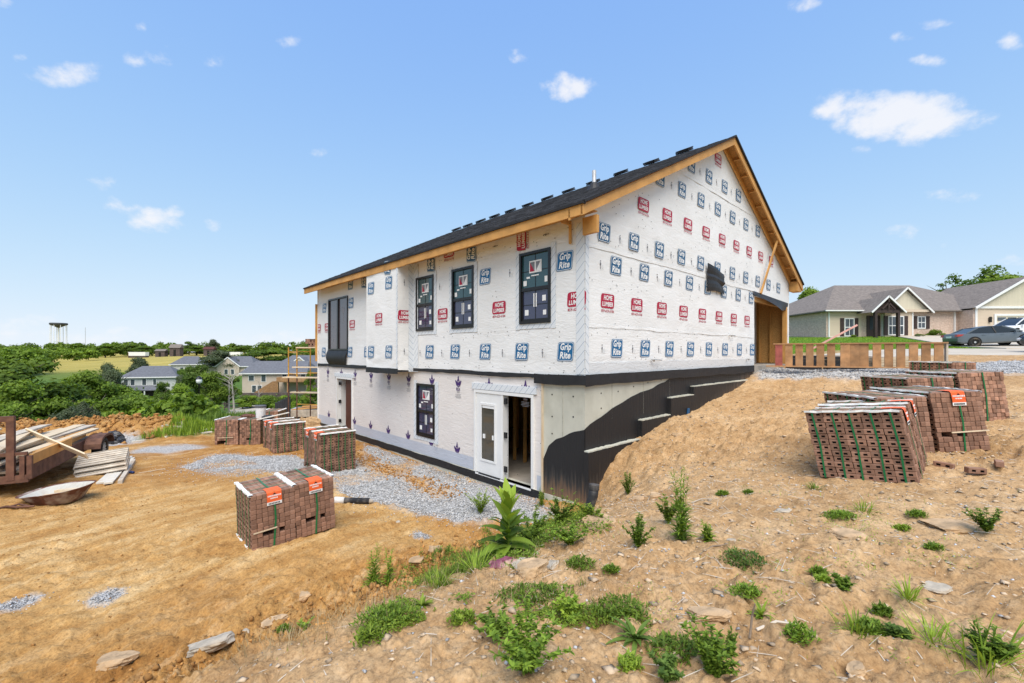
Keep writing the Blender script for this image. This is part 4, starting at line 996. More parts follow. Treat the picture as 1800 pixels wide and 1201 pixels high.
# crowns
for u in (-12.95, -11.6, -10.36, -9.08, -7.82, -6.58, -5.32, -4.09, -2.86, -1.63): put('rx', lower, frLow, u, 2.02)
for u in (-12.85, -10.42, -9.12, -7.86, -6.62, -5.36, -4.14): put('rx', lower, frLow, u, .30)
# staples
st = MB()
for k in range(330):
    if k % 3: u, w = rnd.uniform(.1, 9.0), rnd.choice((2.5, 2.62, 3.3, 4.2, 5.1, 5.7, 6.5)) + rnd.uniform(-.15, .15); w = min(w, float(gtop(u)) - .3); p = [frG(u + a, w + b, .004) for a, b in ((0, 0), (.022, 0), (.022, .013), (0, .013))]
    else: u, w = -rnd.uniform(.1, 6.0), rnd.choice((2.52, 3.3, 4.2, 5.25)) + rnd.uniform(-.15, .15); p = [frL(u + a, w + b, .004) for a, b in ((0, 0), (.022, 0), (.022, .013), (0, .013))]
    st.add(p, [(0, 1, 2, 3)])
for k in range(90):
    u, w = -rnd.uniform(1.15, 13.5), rnd.uniform(0, 2.3); st.add([frLow(u + a, w + b, .004) for a, b in ((0, 0), (.02, 0), (.02, .012), (0, .012))], [(0, 1, 2, 3)])
tag(st.build('staples', M['black'], house), kind='stuff')

# ------------------------------------------------------------------ bundles of shingles left on the ridge
RB = [1.05, 2.15, 3.30, 4.45, 5.6, 6.7, 7.8, 8.85, 9.9, 10.9, 11.9, 12.8]
ORD = ['first', 'second', 'third', 'fourth', 'fifth', 'sixth', 'seventh', 'eighth', 'ninth', 'tenth', 'eleventh', 'twelfth', 'thirteenth', 'fourteenth', 'fifteenth', 'sixteenth', 'seventeenth', 'eighteenth', 'nineteenth', 'twentieth']
for i, y in enumerate(RB):
    m = MB()
    for k in range(3):
        j = rnd.uniform(-.012, .012); m.box(-.21 + j, .21 + j, -.15 + j, .15 + j, .034 * k, .034 * k + .030)
    xx = RIDGE_X - .17
    o = m.build('shingle_bundle', M['shingle'])
    Wm = Matrix.Translation((HO.x, HO.y, 0)) @ Matrix.Rotation(HA, 4, 'Z') @ Matrix.Translation((xx, y, roof_z(xx) + .035)) @ Matrix.Rotation(-math.atan(ROOF_S), 4, 'Y') @ Matrix.Rotation(math.pi / 2 + rnd.uniform(-.12, .12), 4, 'Z')
    o.matrix_world = Wm
    tag(o, f'dark bundle of shingles on the roof ridge, {ORD[i]} from the gable peak', 'shingles', 'shingle bundles along the roof ridge')
# ------------------------------------------------------------------ strapped cubes of bricks
BL, BW, BH = .190, .069, .074           # brick length, height as stacked, thickness
def brick_mesh(holed):
    l, w, h = BL - .003, BW - .003, BH - .003
    m = MB(); e = .004
    def chamfer():
        xs, ys, zs = (0, h), (0, l), (0, w)
        P = {}
        vs = []; fs = []
        for ix in (0, 1):
            for iy in (0, 1):
                for iz in (0, 1):
                    sx, sy, sz = (1 if ix == 0 else -1), (1 if iy == 0 else -1), (1 if iz == 0 else -1)
                    for ax in range(3):
                        p = [xs[ix] + sx * e, ys[iy] + sy * e, zs[iz] + sz * e]; p[ax] -= (sx, sy, sz)[ax] * e
                        P[ix, iy, iz, ax] = len(vs); vs.append(tuple(p))
        for s_ in (0, 1):
            fs.append([P[s_, 0, 0, 0], P[s_, 1, 0, 0], P[s_, 1, 1, 0], P[s_, 0, 1, 0]] if s_ else [P[s_, 0, 0, 0], P[s_, 0, 1, 0], P[s_, 1, 1, 0], P[s_, 1, 0, 0]])
            fs.append([P[0, s_, 0, 1], P[1, s_, 0, 1], P[1, s_, 1, 1], P[0, s_, 1, 1]] if not s_ else [P[0, s_, 0, 1], P[0, s_, 1, 1], P[1, s_, 1, 1], P[1, s_, 0, 1]])
            fs.append([P[0, 0, s_, 2], P[1, 0, s_, 2], P[1, 1, s_, 2], P[0, 1, s_, 2]] if s_ else [P[0, 0, s_, 2], P[0, 1, s_, 2], P[1, 1, s_, 2], P[1, 0, s_, 2]])
        for i in (0, 1):
            for j in (0, 1):
                fs.append([P[i, j, 0, 0], P[i, j, 1, 0], P[i, j, 1, 1], P[i, j, 0, 1]]); fs.append([P[i, 0, j, 0], P[i, 1, j, 0], P[i, 1, j, 2], P[i, 0, j, 2]]); fs.append([P[0, i, j, 1], P[1, i, j, 1], P[1, i, j, 2], P[0, i, j, 2]])
                for k in (0, 1): fs.append([P[i, j, k, 0], P[i, j, k, 1], P[i, j, k, 2]])
        return vs, fs
    vs, fs = chamfer()
    if not holed: m.add(vs, fs, 0)
    else:
        fs2 = [f for f in fs if not (len(f) == 4 and all(abs(vs[i][0]) < 1e-6 for i in f))]
        m.add(vs, fs2, 0)
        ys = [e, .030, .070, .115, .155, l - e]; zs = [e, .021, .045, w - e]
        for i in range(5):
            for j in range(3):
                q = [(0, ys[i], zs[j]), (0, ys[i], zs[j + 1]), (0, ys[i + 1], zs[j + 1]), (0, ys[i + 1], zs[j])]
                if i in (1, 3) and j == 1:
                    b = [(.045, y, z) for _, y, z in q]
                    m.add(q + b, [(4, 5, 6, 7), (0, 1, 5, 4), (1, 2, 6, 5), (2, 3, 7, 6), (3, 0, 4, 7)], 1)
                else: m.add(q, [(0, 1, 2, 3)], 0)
    return m
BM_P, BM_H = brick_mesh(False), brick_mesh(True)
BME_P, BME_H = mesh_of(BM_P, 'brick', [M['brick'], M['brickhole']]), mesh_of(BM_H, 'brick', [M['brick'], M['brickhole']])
def wavy(mb, p, q, w, h, n=14, amp=.008, seed=0):
    p, q = Vector(p), Vector(q); R_ = random.Random(seed)
    d = (q - p).normalized(); sdv = Vector((-d.y, d.x, 0)) if abs(d.z) < .9 else Vector((1, 0, 0))
    pts = []
    for i in range(n + 1):
        c = p.lerp(q, i / n); j = R_.uniform(-amp, amp); k = R_.uniform(-amp, amp) * .6
        pts.append((c - sdv * (w / 2 + j) + Vector((0, 0, k)), c + sdv * (w / 2 + j) + Vector((0, 0, k + R_.uniform(0, amp)))))
    vs = [tuple(x) for pr in pts for x in pr] + [tuple(x - Vector((0, 0, h))) for pr in pts for x in pr]
    m = 2 * (n + 1); fs = []
    for i in range(n):
        fs += [(2 * i, 2 * i + 2, 2 * i + 3, 2 * i + 1), (m + 2 * i, m + 2 * i + 1, m + 2 * i + 3, m + 2 * i + 2), (2 * i, m + 2 * i, m + 2 * i + 2, 2 * i + 2), (2 * i + 1, 2 * i + 3, m + 2 * i + 3, m + 2 * i + 1)]
    mb.add(vs, fs)
def brick_cube(label, group, corner, yaw, nx=8, ny=5, nz=12, detail=True, tilt=0.0, tiltx=0.0, void=None, tag_on=True, holes=(True, True), lath=None, paper=(True, True, False), seed=0, name='brick_cube', shx=0.0, shy=0.0):
    """corner = front left bottom; front (squares) faces local -y, bed faces with cores face +-x"""
    R_ = random.Random(seed * 7 + 3)
    root = empty(name, corner, 0, label=label, cat='bricks', group=group)
    root.rotation_euler = (Matrix.Rotation(yaw, 4, 'Z') @ Matrix.Rotation(tilt, 4, 'Y') @ Matrix.Rotation(tiltx, 4, 'X')).to_euler()
    WX, WY, WZ = nx * BH, ny * BL, nz * BW
    big = MB(); count = 0
    void = void or {}
    rowx = [R_.uniform(-.005, .005) for _ in range(nz)]
    for iz in range(nz):
        for iy in range(ny):
            for ix in range(nx):
                if ix in void.get(iz, ()): continue
                shell = iz in (0, nz - 1) or iy in (0, ny - 1) or ix in (0, nx - 1) or (iz in void) or (iz - 1 in void) or (iz + 1 in void and iy < 2)
                if not shell: continue
                if iz == 0 and 0 < iy < ny - 1 and 0 < ix < nx - 1: continue
                hol = ix in (0, nx - 1)
                jx, jy, jz = R_.uniform(-.003, .003) + rowx[iz], R_.uniform(-.007, .007), R_.uniform(-.0015, .0015)
                Mx = Matrix.Translation((ix * BH + jx, iy * BL + jy, iz * BW + jz)) @ Matrix.Rotation(R_.uniform(-.012, .012), 4, 'Z') @ Matrix.Rotation(R_.uniform(-.01, .01), 4, 'X')
                if hol and ix == nx - 1: Mx = Mx @ Matrix.Translation((BH - .003, BL - .003, 0)) @ Matrix.Rotation(math.pi, 4, 'Z')
                if detail and count < 299:
                    b = bpy.data.objects.new('brick', BME_H if hol else BME_P); b.matrix_local = Mx; link(b, root); count += 1
                else:
                    src = BM_H if hol else BM_P; n = len(big.v)
                    tt = R_.random()
                    big.v += [tuple(Mx @ Vector(p)) for p in src.v]; big.t += [tt] * len(src.v)
                    big.f += [tuple(i + n for i in f) for f in src.f]; big.m += src.m
    if big.v: tag(big.build('bricks', [M['brick'], M['brickhole']], root, tint=True), kind='stuff')
    # straps: one over the front, five round the bed faces
    xs = WX * .52
    def strap(pts, w, axis):
        m = MB()
        for a, b in zip(pts[:-1], pts[1:]):
            a, b = Vector(a), Vector(b)
            up = Vector((1, 0, 0)) if axis == 'x' else Vector((0, 1, 0))
            m.bar(a, b, .003, w, up=up)
        return m.build('strap', M['greenstrap'], root)
    o = .011
    strap([(xs - .03, -o, .0), (xs + .01, -o, WZ * .5), (xs, -o, WZ + .004), (xs - .02, WY * .5, WZ + .010), (xs, WY + o, WZ + .004), (xs, WY + o, .0)], .024, 'x')
    for k in range(ny):
        y = (k + .5) * BL + R_.uniform(-.015, .015)
        strap([(-o, y + .02, 0), (-o, y - .01, WZ * .5), (-o, y, WZ + .006)], .02, 'y'); strap([(WX + o, y + .02, 0), (WX + o, y - .01, WZ * .5), (WX + o, y, WZ + .006)], .02, 'y')
        m = MB(); m.bar((0, y, WZ + .009), (WX, y + .01, WZ + .009), .012, .003); m.build('top_strap', M['greenstrap'] if k % 2 else M['planks_strap'], root)
    for k, x in ((0, .0), (1, WX)):
        if paper[k]:
            m = MB(); wavy(m, (x + .006 - .012 * k, .0, WZ + .013), (x + .006 - .012 * k, WY, WZ + .013), .05, .026, seed=seed * 5 + k); m.build('paper_strip', M['white'], root)
    if paper[2]:
        m = MB(); wavy(m, (-.012, -.02, .018), (-.012, WY, .018), .03, .022, seed=seed + 50); m.build('paper_strip', M['white'], root)
    if lath:
        z, x0, x1 = lath; MB().bar((x0, -.012, z), (x1, -.022, z + .015), .012, .016).build('lath', M['palewood'], root)
    if tag_on:
        # printed sheet bent over the top edge, with rows of lettering
        lw, x0 = .20, xs - .10
        t = MB()
        prof = [(.20, WZ + .014), (.10, WZ + .018), (.0, WZ + .016), (-.016, WZ - .004), (-.022, WZ - .09), (-.020, WZ - .14)]
        for i in range(len(prof) - 1):
            (ya, za), (yb, zb) = prof[i], prof[i + 1]
            t.add([(x0, ya, za), (x0 + lw, ya + .004, za), (x0 + lw, yb, zb), (x0, yb, zb)], [(0, 3, 2, 1)], 0)
        t.add([(x0, -.020, WZ - .14), (x0 + lw, -.020, WZ - .14), (x0 + lw, -.017, WZ - .185), (x0, -.017, WZ - .185)], [(0, 3, 2, 1)], 1)
        for r, (z, n_, hh) in enumerate(((WZ - .062, 11, .022), (WZ - .095, 6, .018))):
            for k in range(n_):
                xa = x0 + lw * (.06 if r == 0 else .24) + k * .0165; t.box(xa, xa + R_.uniform(.008, .013), -.0245, -.0225, z, z + hh, 1)
        t.add([(x0 + .075, -.0222, WZ - .035), (x0 + .13, -.0222, WZ - .035), (x0 + .10, -.0215, WZ - .012)], [(0, 1, 2)], 2)
        for k in range(8): t.box(x0 + .02 + k * .02, x0 + .032 + k * .02, -.0225, -.0205, WZ - .172, WZ - .152, 2)
        t.build('label', [M['orange'], M['tagwhite'], M['dark']], root)
    if shx or shy:                        # the whole stack has slumped sideways
        Sh = Matrix(((1, 0, shx, 0), (0, 1, shy, 0), (0, 0, 1, 0), (0, 0, 0, 1)))
        for ch in root.children: ch.matrix_parent_inverse = Sh
    return root
M['planks_strap'] = pm('dusty_strap', (.30, .31, .27), .6, .2, 20, 0)
A = HA
# front left pair, aligned with the house
c0 = Vector((-3.72, 6.32, -.03)); dv = Vector((VX, VY, 0)); du = Vector((-VY, VX, 0))
V1 = {3: (2, 3, 5)}
g1 = 'strapped cubes of brown bricks'
brick_cube('cube of brown bricks nearest the camera on the clay, left of the pair', g1, c0, A, void={3: (2, 3, 5)}, lath=(.285, .02, .33), seed=1, paper=(True, True, True), tilt=-.035)
brick_cube('cube of brown bricks on the clay by the drain pipe, right of the nearest pair', g1, c0 + dv * .600 + Vector((0, 0, .04)), A, void={3: (2, 3, 5)}, seed=2, tilt=-.05)
# right foreground pair: cored beds face the camera
c1 = Vector((4.60, 4.97, 1.37))
brick_cube('tilted cube of bricks at right front, five rows of paired holes and green straps', g1, c1, A, seed=3, tiltx=-.11, shy=.10, nz=12)
brick_cube('tilted cube of bricks right behind the frontmost one at right, ragged edge', g1, c1 + dv * .63 + Vector((0, 0, .04)), A, seed=4, tiltx=-.11, shy=.08, void={2: (3, 4)})
# second pair on the right
R2 = Vector((5.95, 6.12, 1.475))
brick_cube('cube of bricks with big orange label on its front, second row at right', g1, R2, .05, nx=10, void={3: (1, 2, 4, 5)}, lath=(.27, .2, .74), seed=5, tilt=-.03, shx=-.16, paper=(True, True, False))
brick_cube('cube of bricks left of the orange labelled one, second row at right', g1, R2 + Vector((-.80, -.04, -.07)), .05, nx=10, seed=6, tilt=-.03, shx=-.15, tag_on=False)
R3 = Vector((7.66, 7.45, 1.685))
brick_cube('cube of bricks at the far right end of the third row', g1, R3, .05, nx=11, seed=7, detail=False, tilt=-.03, shx=-.13, tag_on=False)
brick_cube('low showing cube of bricks at the left of the third row', g1, R3 + Vector((-.90, -.04, -.09)), .05, nx=11, seed=8, detail=False, tilt=-.03, shx=-.12, tag_on=False)
brick_cube('cube of bricks standing in front of the wooden ladder frame', g1, (9.75, 9.75, 1.88), .12, nx=8, nz=11, seed=9, detail=False, tag_on=False)
# the group on the gravel beside the long wall (cored beds face right)
def mid(lab, cx, cy, z, seed, nz=12, **k):
    return brick_cube(lab, g1, (cx, cy, z), A - math.pi / 2, nz=nz, detail=False, seed=seed, **k)
ca = Vector((-4.94, 11.35, -.24))
mid('cube of bricks by the house wall beside the lower window', *(ca + du * .60)[:2], -.29, 11, 15, void={2: (1, 2, 5)}, paper=(True, True, False))
mid('left half of the brick pair by the house wall, orange label on its corner', *(ca + du * 1.22)[:2], -.29, 12, 15, void={0: (1, 2, 4), 1: (2, 4)})
cb = Vector((-7.40, 13.7, -.30))
mid('cube of bricks on the gravel with cored side facing the house, middle stack', *(cb + du * .60)[:2], -.28, 13, 13, void={3: (2, 3, 5)}, paper=(True, True, True))
mid('cube of bricks on the gravel in the middle stack, second half', *(cb + du * 1.21)[:2], -.28, 14, 13, void={3: (2, 3, 5)})
brick_cube('leftmost cube of bricks on the gravel, broken low corner', g1, (-9.95, 14.75, -.30), .10, nx=10, nz=13, detail=False, seed=15, tag_on=False, void={1: (1, 2, 3), 2: (1, 2, 3, 4)}, lath=(.30, .1, .6))
brick_cube('cube of bricks on the gravel beside the leftmost, under the bucket', g1, (-9.17, 14.84, -.30), .10, nx=9, nz=13, detail=False, seed=16, tag_on=False, void={3: (3, 4)})
brick_cube('square cube of bricks behind the others, near the scaffold', g1, (-9.95, 17.4, -.37), .15, nx=9, nz=13, detail=False, seed=17, tag_on=False)
# loose bricks
LOOSE = [((5.35, 5.35), .5, .9, 'loose cored brick lying against the tilted stack at right'), ((5.52, 5.12), 1.4, .2, 'broken loose brick on the dirt right of the tilted stack'), ((5.95, 5.35), 2.4, .1, 'lone dark brick on the dirt farthest from the tilted stack'),
         ((-5.25, 10.95), .3, .2, 'loose brick on the gravel before the wall stack, nearest the camera'), ((-5.05, 11.0), 1.1, .4, 'loose brick on the gravel leaning at the corner of the wall stack'), ((-5.5, 11.15), 2.0, .1, 'loose brick on the gravel left of the wall stack')]
for (x, y), rz, ti, lab in LOOSE:
    b = bpy.data.objects.new('loose_brick', BME_H); link(b); b.location = (x, y, gz(x, y) - .006); b.rotation_euler = (.04, .06 * ti, rz)
    tag(b, lab, 'brick', 'loose bricks')
# ------------------------------------------------------------------ things lying about the site
def single(mb, name, mat, label, cat, group=None, smooth=False, **k):
    return tag(mb.build(name, mat, smooth=smooth, **k), label, cat, group)
# ---- lumber trailer at the far left
TR = empty('lumber_trailer', (-9.35, 8.55, gz(-9.35, 8.55)), math.atan2(4.0, -2.15) - math.pi / 2, label='rusty flatbed trailer piled with boards at the left edge', cat='trailer')
# local: y runs along the trailer away from the camera, x to the right; right rail at x = 0
M['planks_dark'] = pm('trailer_deck_planks', (.24, .18, .13), .9, .3, 4, .3, 30)
LT, WT, ZB = 4.1, 1.9, .46
for i in range(9): MB().box(-WT + .05 + i * .205, -WT + .245 + i * .205, .02, LT, ZB + .02, ZB + .06).build('deck_plank', M['planks_dark'], TR)
MB().box(-.06, .0, .0, LT, ZB - .14, ZB + .14).build('side_rail', M['rust'], TR); MB().box(-WT, -WT + .06, .0, LT, ZB - .14, ZB + .14).build('side_rail', M['rust'], TR)
MB().box(-.055, .006, .12, LT - 2.1, ZB + .145, ZB + .34).build('side_board', M['lumber'], TR)
MB().box(-WT, .0, -.07, .0, ZB - .16, ZB - .02).build('rear_beam', M['rust'], TR)
for x in (-.30, -1.3, -2.2): MB().box(x, x + .11, -.08, .0, ZB - .10, ZB + 1.02).build('gate_post', M['rust'], TR)
MB().box(-2.6, -.19, -.085, .005, ZB + 1.02, ZB + 1.12).build('gate_rail', M['rust'], TR)
MB().box(-2.6, -.02, -.06, -.01, ZB + .36, ZB + .42).build('gate_rail', M['rust'], TR)
for x in (-.12, -.02): MB().box(x, x + .07, -.075, .0, ZB - .10, ZB + .34).build('stake_pocket', M['rust'], TR)
fen = MB()
prof = [(-.50, .26), (-.48, .38), (-.36, .50), (-.12, .56), (.2, .56), (.44, .50), (.56, .38), (.58, .26)]
for (a, b), (c, d) in zip(prof[:-1], prof[1:]): fen.add([(.02, a, b), (.34, a, b), (.34, c, d), (.02, c, d)], [(0, 1, 2, 3)])
fen.add([(.34, a, b) for a, b in prof] + [(.34, a, b - .06) for a, b in prof], [(i, i + 8, i + 9, i + 1) for i in range(7)])
fen.build('fender', M['rust'], TR, loc=(0, LT - .95, .12))
M['tyre'] = pm('tyre_rubber', (.02, .02, .021), .9, .3, 8, .3, 30, dirt=((.22, .16, .10), .6, 5))
def wheel(parent, loc, r, w, rot=(0, math.pi / 2, 0), spokes=10, rimmat='steel'):
    t = MB().lathe([(r * .62, -w / 2), (r * .92, -w / 2), (r, -w * .32), (r, w * .32), (r * .92, w / 2), (r * .62, w / 2), (r * .58, 0), (r * .62, -w / 2)], 28)
    wh = t.build('wheel', M['tyre'], parent, smooth=True, loc=loc, rot=rot)
    rm = MB().lathe([(r * .62, -w * .42), (r * .56, -w * .42), (r * .50, -w * .1), (.01, -w * .1)], 24); rm.lathe([(r * .62, w * .42), (r * .56, w * .42), (r * .50, w * .1), (.01, w * .1)], 24)
    rm.build('rim', M['dark'], wh, smooth=True)
    sp = MB()
    for k in range(spokes):
        a = 2 * math.pi * k / spokes
        for z in (-w * .36, w * .36): sp.bar((.12 * r * math.cos(a), .12 * r * math.sin(a), z), (.60 * r * math.cos(a), .60 * r * math.sin(a), z), r * .13, w * .08)
    for z in (-w * .36, w * .36): sp.lathe([(.01, z - w * .05), (r * .2, z - w * .05), (r * .2, z + w * .05), (.01, z + w * .05)], 12); sp.lathe([(r * .56, z - w * .06), (r * .64, z - w * .04), (r * .64, z + w * .06), (r * .56, z + w * .04)], 24)
    sp.build('spokes', M[rimmat], wh)
    return wh
wheel(TR, (.19, LT - .92, .30), .30, .2)
def trl(x, y, z): return TR.matrix_basis @ Vector((x, y, z))
# boards heaped on the bed: each one a thing
R6 = random.Random(4)
BD = []
for k in range(18):
    x = -1.75 + .085 * k + R6.uniform(-.06, .06); z = ZB + .12 + .08 * (k % 5) + R6.uniform(0, .06)
    a = R6.uniform(-.16, .16); L_ = R6.uniform(2.6, 4.2); y0 = R6.uniform(-.1, .5)
    BD.append(((x, y0, z), (x + a * L_, y0 + L_, z + R6.uniform(-.02, .06)), R6.choice((.14, .19, .24)), .04))
SHADE = ['palest', 'pale grey', 'thin tan', 'wide tan', 'cupped grey', 'narrow', 'long grey', 'split', 'muddy', 'broad pale', 'knotted', 'stained', 'short', 'warped', 'bleached', 'rough', 'sandy', 'slim']
for k, (p, q, w, t) in enumerate(BD):
    m = MB(); m.bar(trl(*p), trl(*q), w, t, up=(.1 * R6.uniform(-1, 1), .1, 1))
    single(m, 'board', M['palewood'] if k % 3 else M['greywood'], f'{SHADE[k]} loose board in the heap on the rusty trailer, {ORD[k]} from its outer side', 'board', 'boards heaped on the trailer')
m = MB(); m.bar(trl(-.16, .75, ZB + .22), trl(-.13, 3.1, ZB + .26), .14, .14); single(m, 'beam', M['lumber'], 'thick yellow beam laid along the near rail of the rusty trailer', 'beam')
m = MB(); m.bar(at(48, 757, 10.2), at(152, 802, 9.4), .03, .145, up=(0, -.6, 1)); single(m, 'plank', M['palewood'], 'long pale plank leaning diagonally across the trailer load', 'plank')
# ---- wheelbarrow tray with offcuts
wx, wy = pixg(104, 880); wz = gz(wx, wy)
def tray():
    rings = []
    def ring(rx, ry, z, n=28, fl=0.0):
        pts = []
        for k in range(n):
            a = 2 * math.pi * k / n; c, s_ = math.cos(a), math.sin(a)
            sx = rx * math.copysign(abs(c) ** .72, c); sy = ry * math.copysign(abs(s_) ** .72, s_) * (1 - .16 * (c > 0) * c)
            pts.append((sx, sy, z + fl * c))
        return pts
    R_ = [ring(.30, .22, .0), ring(.36, .26, .02), ring(.50, .345, .20, fl=.03), ring(.555, .385, .255, fl=.045), ring(.575, .40, .255, fl=.045), ring(.57, .395, .243, fl=.045), ring(.545, .372, .243, fl=.045), ring(.49, .335, .20, fl=.03), ring(.35, .25, .035), ring(.02, .02, .03)]
    n = 28; vs = [p for r in R_ for p in r]; fs = []; mi = []
    for i in range(len(R_) - 1):
        for k in range(n): fs.append((i * n + k, i * n + (k + 1) % n, (i + 1) * n + (k + 1) % n, (i + 1) * n + k)); mi.append(0 if i < 5 else 1)
    fs.append(tuple(range(n - 1, -1, -1))); mi.append(0)
    m = MB(); m.v = vs; m.f = fs; m.m = mi; m.t = [.5] * len(vs); return m
M['trayout'] = pm('rusty_tray_outside', (.13, .05, .035), .8, .4, 6, .3, 30, dirt=((.46, .43, .40), .8, 5))
M['trayin'] = pm('mortar_caked_tray', (.50, .49, .45), .9, .2, 7, .4, 40, dirt=((.24, .15, .09), .6, 7))
single(tray(), 'barrow_tray', [M['trayout'], M['trayin']], 'rusty wheelbarrow tray without wheel, caked pale inside, on the clay', 'wheelbarrow', smooth=True, loc=(wx, wy, wz - .01), rot=(.05, -.04, .12))
for k, (a, b, w, t, lab) in enumerate((((-.22, -.14, .12), (.28, -.06, .15), .26, .03, 'broad thin offcut board lying in the wheelbarrow tray'), ((-.18, .12, .15), (.34, .09, .20), .08, .05, 'stubby yellow stick lying in the wheelbarrow tray'), ((-.02, .02, .19), (.36, -.02, .2), .09, .05, 'short tan block on top in the wheelbarrow tray'))):
    m = MB(); m.bar(Vector(a) + Vector((wx, wy, wz)), Vector(b) + Vector((wx, wy, wz)), w, t); single(m, 'offcut', M['palewood'], lab, 'offcut', 'offcuts in the wheelbarrow tray')
# ---- stack of grey slatted panels leaning by the trailer
sx_, sy_ = pixg(165, 838); sz_ = gz(sx_, sy_)
for k in range(3):
    PN = empty('slatted_panel', (sx_ - .06 * k - .04, sy_ + .05 * k, sz_ + .10 * k), .62, label=['lowest grey slatted panel leaning beside the trailer', 'middle grey slatted panel leaning beside the trailer', 'topmost grey slatted panel leaning beside the trailer'][2 - (2 - k)], cat='panel', group='slatted panels leaning by the trailer')
    PN.rotation_euler = (.42, -.10, .55)
    for i in range(6):
        m = MB(); m.box(-.30, .62, .085 * i, .085 * i + .076, .0, .018); m.box(-.30, .62, .085 * i + .064, .085 * i + .076, .018, .034); m.build('slat', M['greywood'], PN)
    for x in (-.31, .59): MB().box(x, x + .03, -.01, .52, -.05, -.002).build('end_rail', M['greywood'], PN)
# ---- boards, pole, can, stick on the clay
def gb(p, q, w, t, lab, mat, name='board', cat='board', group=None, lift=.0):
    a, b = pixg(*p), pixg(*q); m = MB(); m.bar((*a, gz(*a) + t / 2 + lift), (*b, gz(*b) + t / 2 + lift), w, t); return single(m, name, mat, lab, cat, group)
M['limeboard'] = pm('whitened_board', (.66, .62, .54), .85, .12, 5, .25, 40, dirt=((.42, .30, .18), .5, 5))
gb((176, 852), (228, 804), .14, .035, 'left of two whitened boards lying on the clay', M['limeboard'])
gb((190, 853), (231, 808), .15, .035, 'right of two whitened boards lying on the clay', M['limeboard'], lift=.03)
gb((211, 851), (235, 813), .08, .08, 'round grey post lying on the clay beside the whitened boards', M['greywood'], 'post', 'post')
gb((243, 831), (290, 823), .02, .015, 'thin straw coloured stick on the clay', M['palewood'], 'stick', 'stick')
gb((232, 777), (372, 762), .11, .05, 'long pale board at the foot of the grass verge, front one', M['limeboard'])
gb((290, 769), (372, 756), .11, .05, 'long pale board at the foot of the grass verge, rear one', M['limeboard'])
gb((566, 1106), (628, 1078), .09, .03, 'yellow stake lying at the edge of the bank', M['lumber'], 'stake', 'stake')
cx_, cy_ = pixg(232, 833); m = MB().lathe([(.0, -.06), (.03, -.06), (.033, -.05), (.033, .05), (.03, .06), (.0, .06)], 14)
M['bluecan'] = pm('blue_can', (.03, .05, .16), .35, .3, 20, 0, metal=.5)
single(m, 'drink_can', M['bluecan'], 'crushed blue drink can on the clay beside the grey post', 'can', smooth=True, loc=(cx_, cy_, gz(cx_, cy_) + .03), rot=(math.pi / 2, 0, 1.2))
# ---- black plastic sheet bundle
def lump(rx, ry, rz, n1=26, n2=14, amp=.25, seed=0, fr=2.2, flat=False):
    vs, fs = [], []
    for i in range(n2 + 1):
        ph = math.pi * (i / n2) * (.5 if flat else 1)
        for k in range(n1):
            th = 2 * math.pi * k / n1
            d = (math.sin(ph) * math.cos(th), math.sin(ph) * math.sin(th), math.cos(ph))
            f = 1 + amp * float(fbm(np.array([d[0] * fr + seed * 3.1 + d[2]]), np.array([d[1] * fr + d[2] * 1.3 + seed]), 4, seed % 17, .6)[0])
            vs.append((d[0] * rx * f, d[1] * ry * f, d[2] * rz * f))
    for i in range(n2):
        for k in range(n1): fs.append((i * n1 + k, (i + 1) * n1 + k, (i + 1) * n1 + (k + 1) % n1, i * n1 + (k + 1) % n1))
    m = MB(); m.add(vs, fs); return m
px_, py_ = pixg(192, 778)
M['plastic'] = pm('black_plastic_sheet', (.035, .037, .045), .35, .3, 6, .6, 9)
single(lump(.42, .26, .24, amp=.5, seed=5, fr=3), 'plastic_bundle', M['plastic'], 'crumpled bundle of shiny black plastic behind the trailer', 'plastic', loc=(px_, py_, gz(px_, py_) + .12))
# ---- drain pipes
dx, dy = pixg(588, 884); ex, ey = pixg(652, 886)
pa, pb = Vector((dx, dy, gz(dx, dy) + .055)), Vector((ex, ey, gz(ex, ey) + .055))
DP = empty('drain_pipe', pa, 0, label='short black corrugated drain pipe with white sleeve beside the nearest brick pair', cat='pipe')
q = pb - pa; nst = 44
m = MB(); m.tube([q * (.26 + .70 * i / nst) for i in range(nst + 1)], [.058 + (.008 if i % 2 else 0) for i in range(nst + 1)], 14); m.build('corrugated_hose', M['blackpipe'], DP)
m = MB(); m.tube([q * 0, q * .12, q * .27], [.072, .07, .068], 14); m.build('sleeve', M['pvcwhite'], DP, smooth=True)
m = MB(); m.tube([q * .96, q * 1.06], [.05, .03], 12); m.build('end_cap', M['slab'], DP)
bx_, by_ = pixg(1030, 905); bz_ = gz(bx_, by_)
BP = empty('stand_pipe', (bx_, by_, bz_), 0, label='black capped drain riser leaning out of the weeds at the foundation corner', cat='pipe')
m = MB(); m.tube([(0, 0, -.1), (.05, .01, .12), (.10, .02, .26), (.11, .03, .36)], [.062, .062, .064, .064], 16); m.build('riser', M['blackpipe'], BP, smooth=True)
m = MB(); m.tube([(.108, .028, .335), (.113, .031, .40)], [.072, .072], 16); m.build('cap', M['blackpipe'], BP)
tx, ty = hw(4.05, -.12)
m = MB(); m.box(-.05, .05, -.012, .012, 0, .17); single(m, 'blue_tab', pm('blue_plastic', (.02, .11, .26), .5, .1, 5, 0), 'small blue plastic tab against the black foundation', 'tab', loc=(tx, ty, gz(tx, ty) - .01), rot=(.1, 0, HA))
